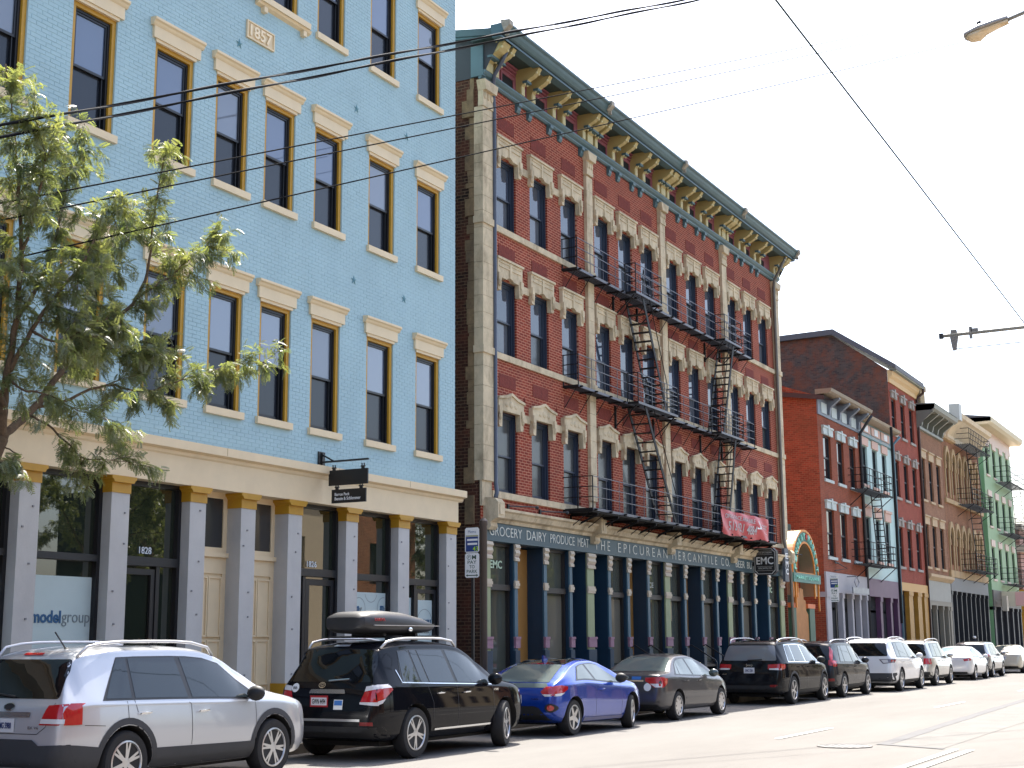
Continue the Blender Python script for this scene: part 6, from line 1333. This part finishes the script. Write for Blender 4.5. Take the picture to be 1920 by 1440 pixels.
sr = MATS['silver_rail']
c = suv('black_boxy_suv', 'black boxy suv with bright roof rails and wide red tail lamps', 37.07, 12.88, PAINT('deep_black_paint', (.008, .0085, .011), .0, .2), 4.82, 1.94, 1.745, (.97, 3.885), .385, None, 1.14,
    [('B', [(-.89, .93), (-.52, .95), (-.52, 1.07), (-.89, 1.09)]), ('R', [(.09, .93), (.30, .97), (.36, 1.07), (.09, 1.09)]), ('B', [(.94, .93), (.52, .95), (.52, 1.07), (.94, 1.09)])], m_chrome, 5, 1, sr, .30, M('rear_glass_sky', (.16, .165, .17), .05, coat=.5), .62, plate=(.84, 'GNC 5281'))
c.panel('light_band', m_lclr, [(-.88, .925), (-.56, .93), (-.56, .97), (-.88, .975)], 'B', .013); c.panel('light_band', m_lclr, [(.90, .925), (.56, .93), (.56, .97), (.90, .975)], 'B', .013)
text('badge', 'Jeep', m_chrome, c.t, (c.proj((0, 1.04), 'B', .008).x-.01, .10, 1.01), BXv, FZ, .20, .08, .008, .01); c.panel('reflector', m_refl, [(-.78, .48), (-.58, .48), (-.58, .54), (-.78, .54)], 'B', .012)
c.panel('spoiler', m_cladb, [(-.62, 1.595), (.62, 1.595), (.64, 1.66), (-.64, 1.66)], 'B', .014); c.arches(m_clad, .06)
MB().prism([(.75, 1.74), (.93, 1.745), (.80, 1.82)], 'y', -.015, .015).build('antenna_fin', m_cladb, c.t); text('badge', '4x4', m_chrome, c.t, (c.proj((.7, .82), 'B', .01).x-.01, .76, .80), BXv, FZ, .12, .03, .006)
MB().tube([c.proj((.05, 1.18), 'B', .03), c.proj((-.35, 1.20), 'B', .02)], .014, 6).build('wiper', m_cladb, c.t)
# ---------------------------------------------------------------- dark crossover with tall lamps
c = suv('dark_crossover', 'dark charcoal crossover with tall curved red tail lamps', 42.25, 12.90, PAINT('charcoal_car_paint', (.03, .031, .036), .35, .25), 4.63, 1.89, 1.70, (1.0, 3.775), .37, None, 1.06,
    [('B', [(-.80, 1.10), (-.735, 1.10), (-.655, 1.50), (-.69, 1.53), (-.715, 1.50)]), ('B', [(-.865, .93), (-.70, .98), (-.70, 1.12), (-.82, 1.12), (-.865, 1.08)]), ('R', [(.09, .93), (.28, .93), (.36, 1.0), (.22, 1.10), (.10, 1.10)]), ('B', [(.93, .92), (.70, .98), (.70, 1.12), (.82, 1.12), (.93, 1.06)])], dk, 6, 0, sr, .36, None, .72, wst=.12, plate=(.70, 'FSB 7726'))
c.panel('reflector', m_refl, [(-.86, .50), (-.56, .50), (-.56, .58), (-.86, .58)], 'B', .012)
# ---------------------------------------------------------------- white suv
c = suv('white_suv', 'large white suv with dark lower bumper and a black framed rear window', 48.0, 12.60, PAINT('white_car_paint', (.72, .72, .73), .05, .28), 5.17, 1.99, 1.78, (1.13, 4.15), .385, None, 1.14,
    [], dk, 6, 1, sr, .36, None, .66, sideg=g_cars)
c.panel('rear_lamp_trim', M('lamp_grey_lens', (.16, .14, .17), .15, coat=1), [(-.97, .96), (-.62, .92), (-.48, 1.07), (-.97, 1.09)], 'B', .009); c.panel('light_band', m_lclr, [(-.80, .965), (-.64, .95), (-.56, 1.05), (-.78, 1.06)], 'B', .013); c.panel('tail_light', m_lred, [(-.95, .99), (-.88, .985), (-.88, 1.06), (-.95, 1.065)], 'B', .014)
c.panel('bumper_cladding', m_clad, [(-1.0, .34), (1.0, .34), (1.0, .62), (-1.0, .62)], 'B', .009); c.arches(c.paint, .05)
# ---------------------------------------------------------------- the far four
c = suv('beige_suv', 'pale beige silver suv with square red tail lamps behind the white suv', 54.8, 12.76, PAINT('champagne_paint', (.42, .41, .38), .5, .3), 4.5, 1.85, 1.72, (.9, 3.55), .36, None, 1.08,
    [('B', [(-.85, .80), (-.62, .80), (-.62, 1.02), (-.85, 1.02)]), ('R', [(.09, .80), (.2, .80), (.2, 1.02), (.09, 1.02)]), ('B', [(.90, .80), (.62, .80), (.62, 1.02), (.90, 1.02)])], dk, 5, 0, sr, .22, None, .5, sideg=g_carl)
def sedan(name, label, X0, Yc, paint, lamp, L=4.7, W=1.82, H=1.45, glass=None, wx=(1.0, 3.7), Rw=.32):
    h2 = W/2
    c = Car(name, label, X0, Yc, paint, L, [(0, .60), (.02, .74), (.05, .90), (.09, .985), (.16, 1.01), (.5, 1.03), (.62, 1.05), (.95, 1.22), (1.25, H*.945), (1.55, H*.985), (2.1, H), (2.5, H*.97), (2.85, H*.90), (3.3, 1.08), (3.5, 1.0), (3.7, .95), (4.2, .85), (L-.2, .74), (L-.06, .62), (L, .5)],
        [(0, .95), (.6, .99), (1.5, .96), (3.4, .90), (L, .8)], [(0, h2*.78), (.03, h2*.86), (.1, h2*.92), (.3, h2*.97), (.9, h2*.99), (2.3, h2), (3.7, h2*.98), (L-.4, h2*.9), (L-.1, h2*.75), (L, h2*.56)], [(0, .58), (.5, .58), (.8, .575), (1.5, .57), (2.4, .56), (3.4, .66), (L, .55)], [(0, .36), (.1, .28), (.5, .22), (L-.5, .19), (L-.12, .22), (L, .32)], wx, Rw, .93)
    c.wheelset(5, 2); c.panel('window_trim', dk, c.win(.85, 1.22, 3.42, 2.48, .10, -.01), 'RL', .003)
    for a in ((.98, 1.26, 1.96, 1.86), (2.04, 1.95, 3.28, 2.50)): c.panel('side_window', g_carl, c.win(*a, .115), 'RL', .006)
    c.panel('rear_window', glass or GLASS('sky_rear_glass', (.22, .30, .34), .04, 1.5), rr([(.64, -.66), (1.32, -.53), (1.32, .53), (.64, .66)], .06), 'T', .005)
    for vw, p in lamp: c.panel('tail_light', m_lred, p, vw, .009)
    for p in ([(2.0, .95), (2.0, .3)], [(3.1, .9), (3.1, .3)]): c.line('door_gap', dk, p, 'R', .006)
    c.mirrors(2.98, .94, paint, 1.0); c.handles([(1.36, .84), (2.14, .83)], paint); c.plate(.72, 'DKH 1163'); c.panel('bumper_cladding', m_cladb, [(-.75, .28), (.75, .28), (.70, .36), (-.70, .36)], 'B', .006)
    return c
dia = [('B', [(-.88, .84), (-.62, .80), (-.56, .88), (-.88, .95)]), ('R', [(.0, .84), (.24, .86), (.34, .93), (.0, .95)]), ('B', [(.88, .84), (.62, .80), (.56, .88), (.88, .95)])]
sedan('white_sedan', 'white four door sedan between the beige suv and a grey crossover', 62.75, 12.80, PAINT('pearl_white_paint', (.66, .66, .66), .1, .3), dia)
suv('grey_crossover', 'grey crossover with slim red tail lamps behind the white sedan', 67.9, 12.95, PAINT('pewter_paint', (.20, .19, .19), .5, .3), 4.55, 1.83, 1.64, (.92, 3.54), .35, None, 1.04,
    [('B', [(-.88, .92), (-.56, .94), (-.62, 1.03), (-.88, 1.06)]), ('R', [(.0, .92), (.26, .98), (.0, 1.06)])], dk, 5, 0, None, .36, None, .7, sideg=g_carl, wst=.1)
sedan('cream_sedan', 'cream coloured sedan farthest along the row of parked cars', 76.8, 12.95, PAINT('cream_car_paint', (.60, .54, .42), .2, .35), [], glass=g_carl)
# ================================================================== street tree
m_bark = M('grey_bark', S((92, 78, 64)), .9, var=.3, vscale=14, bump=.6, bscale=40)
def leaf_mat():
    m, nt, b = _new('locust_leaf'); b.inputs['Roughness'].default_value = .40; b.inputs['Specular IOR Level'].default_value = 1.0; b.inputs['IOR'].default_value = 1.7
    tc = N(nt, 'ShaderNodeTexCoord'); n1 = N(nt, 'ShaderNodeTexNoise', i_Scale=2.2, i_Detail=5.0, i_Roughness=.8); nt.links.new(tc.outputs['Object'], n1.inputs['Vector'])
    rp = N(nt, 'ShaderNodeValToRGB'); rp.color_ramp.elements[0].position = .33; rp.color_ramp.elements[0].color = (.075, .11, .042, 1); rp.color_ramp.elements[1].position = .66; rp.color_ramp.elements[1].color = (.25, .26, .11, 1)
    nt.links.new(n1.outputs[0], rp.inputs[0]); nt.links.new(rp.outputs[0], b.inputs['Base Color'])
    tr_ = N(nt, 'ShaderNodeBsdfTranslucent'); g = N(nt, 'ShaderNodeMix', data_type='RGBA', blend_type='MULTIPLY'); g.inputs[0].default_value = 1; g.inputs[7].default_value = (1.5, 1.5, .8, 1); nt.links.new(rp.outputs[0], g.inputs[6]); nt.links.new(g.outputs[2], tr_.inputs[0])
    mx = N(nt, 'ShaderNodeMixShader'); mx.inputs[0].default_value = .52; nt.links.new(b.outputs[0], mx.inputs[1]); nt.links.new(tr_.outputs[0], mx.inputs[2]); nt.links.new(mx.outputs[0], nt.nodes['Material Output'].inputs[0])
    return m
m_leaf = leaf_mat()
def P_(l): return [uv(x, y, Y) for x, y, Y in l]
TY = 14.3
limbs = [
 (P_([(-52, 1330, TY), (-46, 1100, TY), (-36, 960, TY), (-18, 870, TY), (2, 822, TY)]), .13, .095, 0),
 (P_([(2, 822, TY), (8, 760, 14.2), (14, 700, 14.1), (30, 600, 14.0), (40, 480, 13.9), (34, 340, 13.9), (24, 220, 13.9), (10, 120, 13.9)]), .065, .010, 16),
 (P_([(2, 822, TY), (30, 795, 14.4), (65, 765, 14.5), (112, 700, 14.5), (160, 640, 14.5), (215, 600, 14.4), (255, 560, 14.3), (278, 500, 14.2), (288, 420, 14.1), (300, 330, 14.0), (318, 262, 13.9)]), .06, .007, 15),
 (P_([(65, 765, 14.5), (130, 748, 14.3), (200, 722, 14.1), (270, 735, 13.9), (330, 715, 13.8), (380, 702, 13.7), (430, 684, 13.6), (497, 680, 13.5)]), .024, .005, 13),
 (P_([(52, 775, 14.4), (92, 800, 14.1), (125, 830, 13.9), (150, 856, 13.8), (190, 862, 13.7), (240, 868, 13.6), (272, 880, 13.6)]), .018, .004, 6),
 (P_([(255, 560, 14.3), (300, 530, 14.1), (340, 500, 14.0), (380, 465, 13.9), (412, 452, 13.8)]), .018, .004, 8),
 (P_([(14, 700, 14.1), (60, 620, 13.8), (100, 560, 13.7), (150, 500, 13.6), (190, 430, 13.6), (225, 385, 13.6)]), .035, .006, 16),
 (P_([(30, 600, 14.0), (80, 520, 14.2), (110, 420, 14.3), (130, 320, 14.4), (150, 262, 14.4)]), .034, .006, 13),
 (P_([(40, 480, 13.9), (70, 380, 13.6), (84, 290, 13.5), (62, 210, 13.5)]), .026, .005, 11),
 (P_([(160, 640, 14.5), (215, 655, 14.2), (270, 640, 14.0), (300, 668, 13.9)]), .020, .005, 9),
 (P_([(60, 620, 13.8), (110, 640, 13.5), (170, 610, 13.3), (230, 585, 13.2)]), .022, .005, 11),
 (P_([(112, 700, 14.5), (160, 560, 14.7), (190, 500, 14.8), (250, 440, 14.8), (268, 410, 14.8)]), .028, .005, 12),
 (P_([(14, 700, 14.1), (40, 730, 13.8), (90, 740, 13.5), (150, 770, 13.3), (215, 790, 13.2)]), .020, .004, 5),
 (P_([(2, 822, TY), (-60, 700, 14.5), (-130, 540, 14.7), (-170, 380, 14.8)]), .055, .008, 12),
 (P_([(8, 760, 14.2), (-50, 620, 13.6), (-90, 450, 13.2), (-110, 300, 13.0)]), .045, .007, 12),
 (P_([(0, 835, 14.3), (30, 850, 14.0), (20, 870, 13.8), (45, 858, 13.6)]), .012, .003, 2),
]
def smooth(pts, k=5):
    out = []; n = len(pts)
    for i in range(n-1):
        p0, p1, p2, p3 = pts[max(i-1, 0)], pts[i], pts[i+1], pts[min(i+2, n-1)]
        for j in range(k):
            t = j/k; out.append(.5*((2*p1)+(p2-p0)*t+(2*p0-5*p1+4*p2-p3)*t*t+(3*p1-p0-3*p2+p3)*t**3))
    out.append(pts[-1]); return out
tb = limbs[0][0][0]
tree = thing('honey_locust_tree', 'feathery green street tree in front of the blue building', 'tree', (tb.x, tb.y, .14), 'street trees')
rnd = random.Random(11)
def rv(): return Vector((rnd.gauss(0, 1), rnd.gauss(0, 1), rnd.gauss(0, 1))).normalized()
lp_, ld_ = [], []
tw = MB()
for bi, (pts, r0, r1, nt_) in enumerate(limbs):
    sp = smooth(pts); n = len(sp)
    sp = [p+rv()*(.012 if 0 < i < n-1 and bi else 0) for i, p in enumerate(sp)]
    if bi == 0:
        sp[0].z = .1
        MB().tube(sp, [r0+(r1-r0)*i/(n-1)+(.05*max(0, 1-i/3)) for i in range(n)], 12).build('trunk', m_bark, tree, True); continue
    MB().tube(sp, [max(r0*(1-i/(n-1))**.9, r1) for i in range(n)], 7).build('limb', m_bark, tree, True)
    for k in range(int(nt_*1.8)):
        t = .22+.78*((k+rnd.random())/(nt_*1.8)); i = min(int(t*(n-1)), n-2); p = sp[i].lerp(sp[i+1], t*(n-1)-i); d = (sp[i+1]-sp[i]).normalized()
        dr = (d*.7+rv()*.95+Vector((0, 0, -.05))).normalized(); ln = rnd.uniform(.30, .78)*(1-.35*t)
        tp = [p]
        for s_ in range(6): dr = (dr+rv()*.16+Vector((0, 0, -.055))).normalized(); tp.append(tp[-1]+dr*ln/6)
        tw.tube(tp, [.0055, .005, .0045, .004, .0035, .003, .002], 4, False)
        for s_ in range(1, 7):
            for _ in range(3):
                lp_.append(tp[s_].lerp(tp[s_-1], rnd.random())); ld_.append(((tp[s_]-tp[s_-1]).normalized()*.8+rv()*.9+Vector((0, 0, -.35))).normalized())
        for q in range(3):
            s_ = rnd.randint(2, 5); dr2 = (dr*.4+rv()+Vector((0, 0, -.15))).normalized(); l2 = rnd.uniform(.12, .32); tq = [tp[s_]]
            for _ in range(4): dr2 = (dr2+rv()*.15+Vector((0, 0, -.08))).normalized(); tq.append(tq[-1]+dr2*l2/4)
            tw.tube(tq, .0025, 3, False)
            for a in range(1, 5):
                for _ in range(2): lp_.append(tq[a]); ld_.append((dr2*.7+rv()*.9+Vector((0, 0, -.35))).normalized())
o = tw.build('twigs', m_bark, tree, fix=False); o['kind'] = 'stuff'
# pinnate leaves: a drooping rachis with paired leaflets
NP = 7; tv, tf = [], []
for k in range(NP):
    t = (k+1)/NP; z = -.28*t*t
    for sg in (-1, 1):
        o_ = len(tv); l = .34*(1-.45*t*t); tv += [(t*.92, 0, z), (t*.92+.03, sg*l*.5, z-.02), (t*.92+.10, sg*l, z-.07), (t*.92+.16, sg*l*.55, z-.02)]; tf.append((o_, o_+1, o_+2, o_+3) if sg > 0 else (o_, o_+3, o_+2, o_+1))
tv = np.array(tv); K = len(tv); n = len(lp_)
Pp = np.array([tuple(p) for p in lp_]); D = np.array([tuple(d) for d in ld_]); rr_ = rng.normal(size=(n, 3)); U = np.cross(D, rr_*.55+np.array([0, 0, 1.0])); U /= np.linalg.norm(U, axis=1)[:, None]+1e-9; Nn = np.cross(D, U)
sc_ = rng.uniform(.095, .17, n)
V = Pp[:, None]+sc_[:, None, None]*(tv[None, :, :1]*D[:, None]+tv[None, :, 1:2]*U[:, None]*1.15+tv[None, :, 2:]*-Nn[:, None]*np.sign(-Nn[:, 2:3])[:, None])
F = (np.array(tf)[None]+(np.arange(n)*K)[:, None, None]).reshape(-1, 4)
me = bpy.data.meshes.new('crown'); b = BASE[tree.name]
Vf = (V-np.array(b)[None, None]).reshape(-1, 3)
me.vertices.add(len(Vf)); me.vertices.foreach_set('co', Vf.ravel()); me.loops.add(F.size); me.loops.foreach_set('vertex_index', F.ravel().astype(np.int32)); me.polygons.add(len(F)); me.polygons.foreach_set('loop_start', np.arange(0, F.size, 4, dtype=np.int32)); me.update(calc_edges=True); me.validate()
crown = link(me, 'crown', m_leaf, tree); crown['kind'] = 'stuff'
print('leaves', n, 'faces', len(F))
# ================================================================== the other side of the street (seen only in the glass)
def far_tree(x, y, rz, s_):
    lb = ('leafy street tree mirrored in the shop windows from across the road', 'street trees across the road') if x > 0 else ('street tree standing behind the viewer', 'street trees behind the viewer')
    t = thing('street_tree', lb[0], 'tree', (x, y, .14), lb[1])
    for ch in tree.children:
        c2 = ch.copy(); COL.objects.link(c2); c2.parent = t
    t.rotation_euler = (0, 0, rz); t.scale = (s_, s_, s_)
for i, (x, y) in enumerate(((32, -3.0), (36.5, -2.6), (40.5, -3.2), (44, -2.8), (62, -3), (66, -2.6), (70, -3.2), (75, -3), (88, -3), (101, -3), (-14, 14.4), (-24, -2.6), (-30, 14.2), (-9, -2.8))): far_tree(x, y, i*1.3, .95+.12*(i % 3))
for i in range(7): far_tree(-62+(i % 2)*5, -6+i*4.2, i*2.1, 1.4)
for nm, lb_, x0, x1, zt, cm in (('opposite_building', 'low beige building across the road mirrored in the shop glass', 46, 54.5, 8.5, M('beige_stucco', S((186, 176, 156)), .8, var=.05)), ('opposite_building', 'brown brick building across the road mirrored in the shop glass', 54.6, 62, 9.5, BRICK('opposite_brick', S((140, 92, 66)), S((118, 76, 56)), S((140, 112, 90)), 'x')), ('opposite_building', 'long grey brick building across the road mirrored in the grocery windows', 78, 130, 7.5, M('grey_stucco', S((150, 146, 138)), .8, var=.06)), ('opposite_building', 'pale brick building across the road behind the viewer', -30, 27, 8.0, BRICK('opposite_pale_brick', S((150, 116, 90)), S((134, 100, 80)), S((150, 130, 110)), 'x'))):
    t = thing(nm, lb_, 'building', ((x0+x1)/2, -6, 0), 'buildings across the road')
    wins = [(x0+1+i*2.2, x0+2.1+i*2.2) for i in range(int((x1-x0-1.5)/2.2))]
    facade('wall', cm, t, x0, x1, .14, zt, -5, [(a, b, c, d) for a, b in wins for c, d in ((1.2, 3.2), (4.6, 6.6))], -.2)
    MB().box(x0+.02, x1-.02, -14, -5.22, .14, zt-.02).build('shell', m_dark, t); MB().box(x0, x1, -5.2, -4.8, zt-.05, zt+.3).build('cornice', M('pale_trim', S((190, 184, 170)), .7), t)

t = thing('neighbour_building', 'tall brick building beyond the blue one, behind the viewer', 'building', (-30, 22, 0), 'buildings behind the viewer')
MB().box(-75, 7.6, FY+.1, 32, .14, 13.5).build('wall', BRICK('neighbour_brick', S((120, 78, 62)), S((100, 64, 52)), S((130, 104, 88)), 'x'), t)
for i in range(14):
    for z in (1.2, 5.2, 9.2): MB().box(-72+i*5.6, -70.4+i*5.6, FY+.02, FY+.12, z, z+2.2).build('window', g_far, t)
t = thing('street_end_building', 'brick building closing the street behind the viewer', 'building', (-80, 6, 0), 'buildings behind the viewer')
MB().box(-90, -80, -30, 16.5, .14, 11).build('wall', MATS['neighbour_brick'], t)
bpy.data.scenes.remove(TMP)
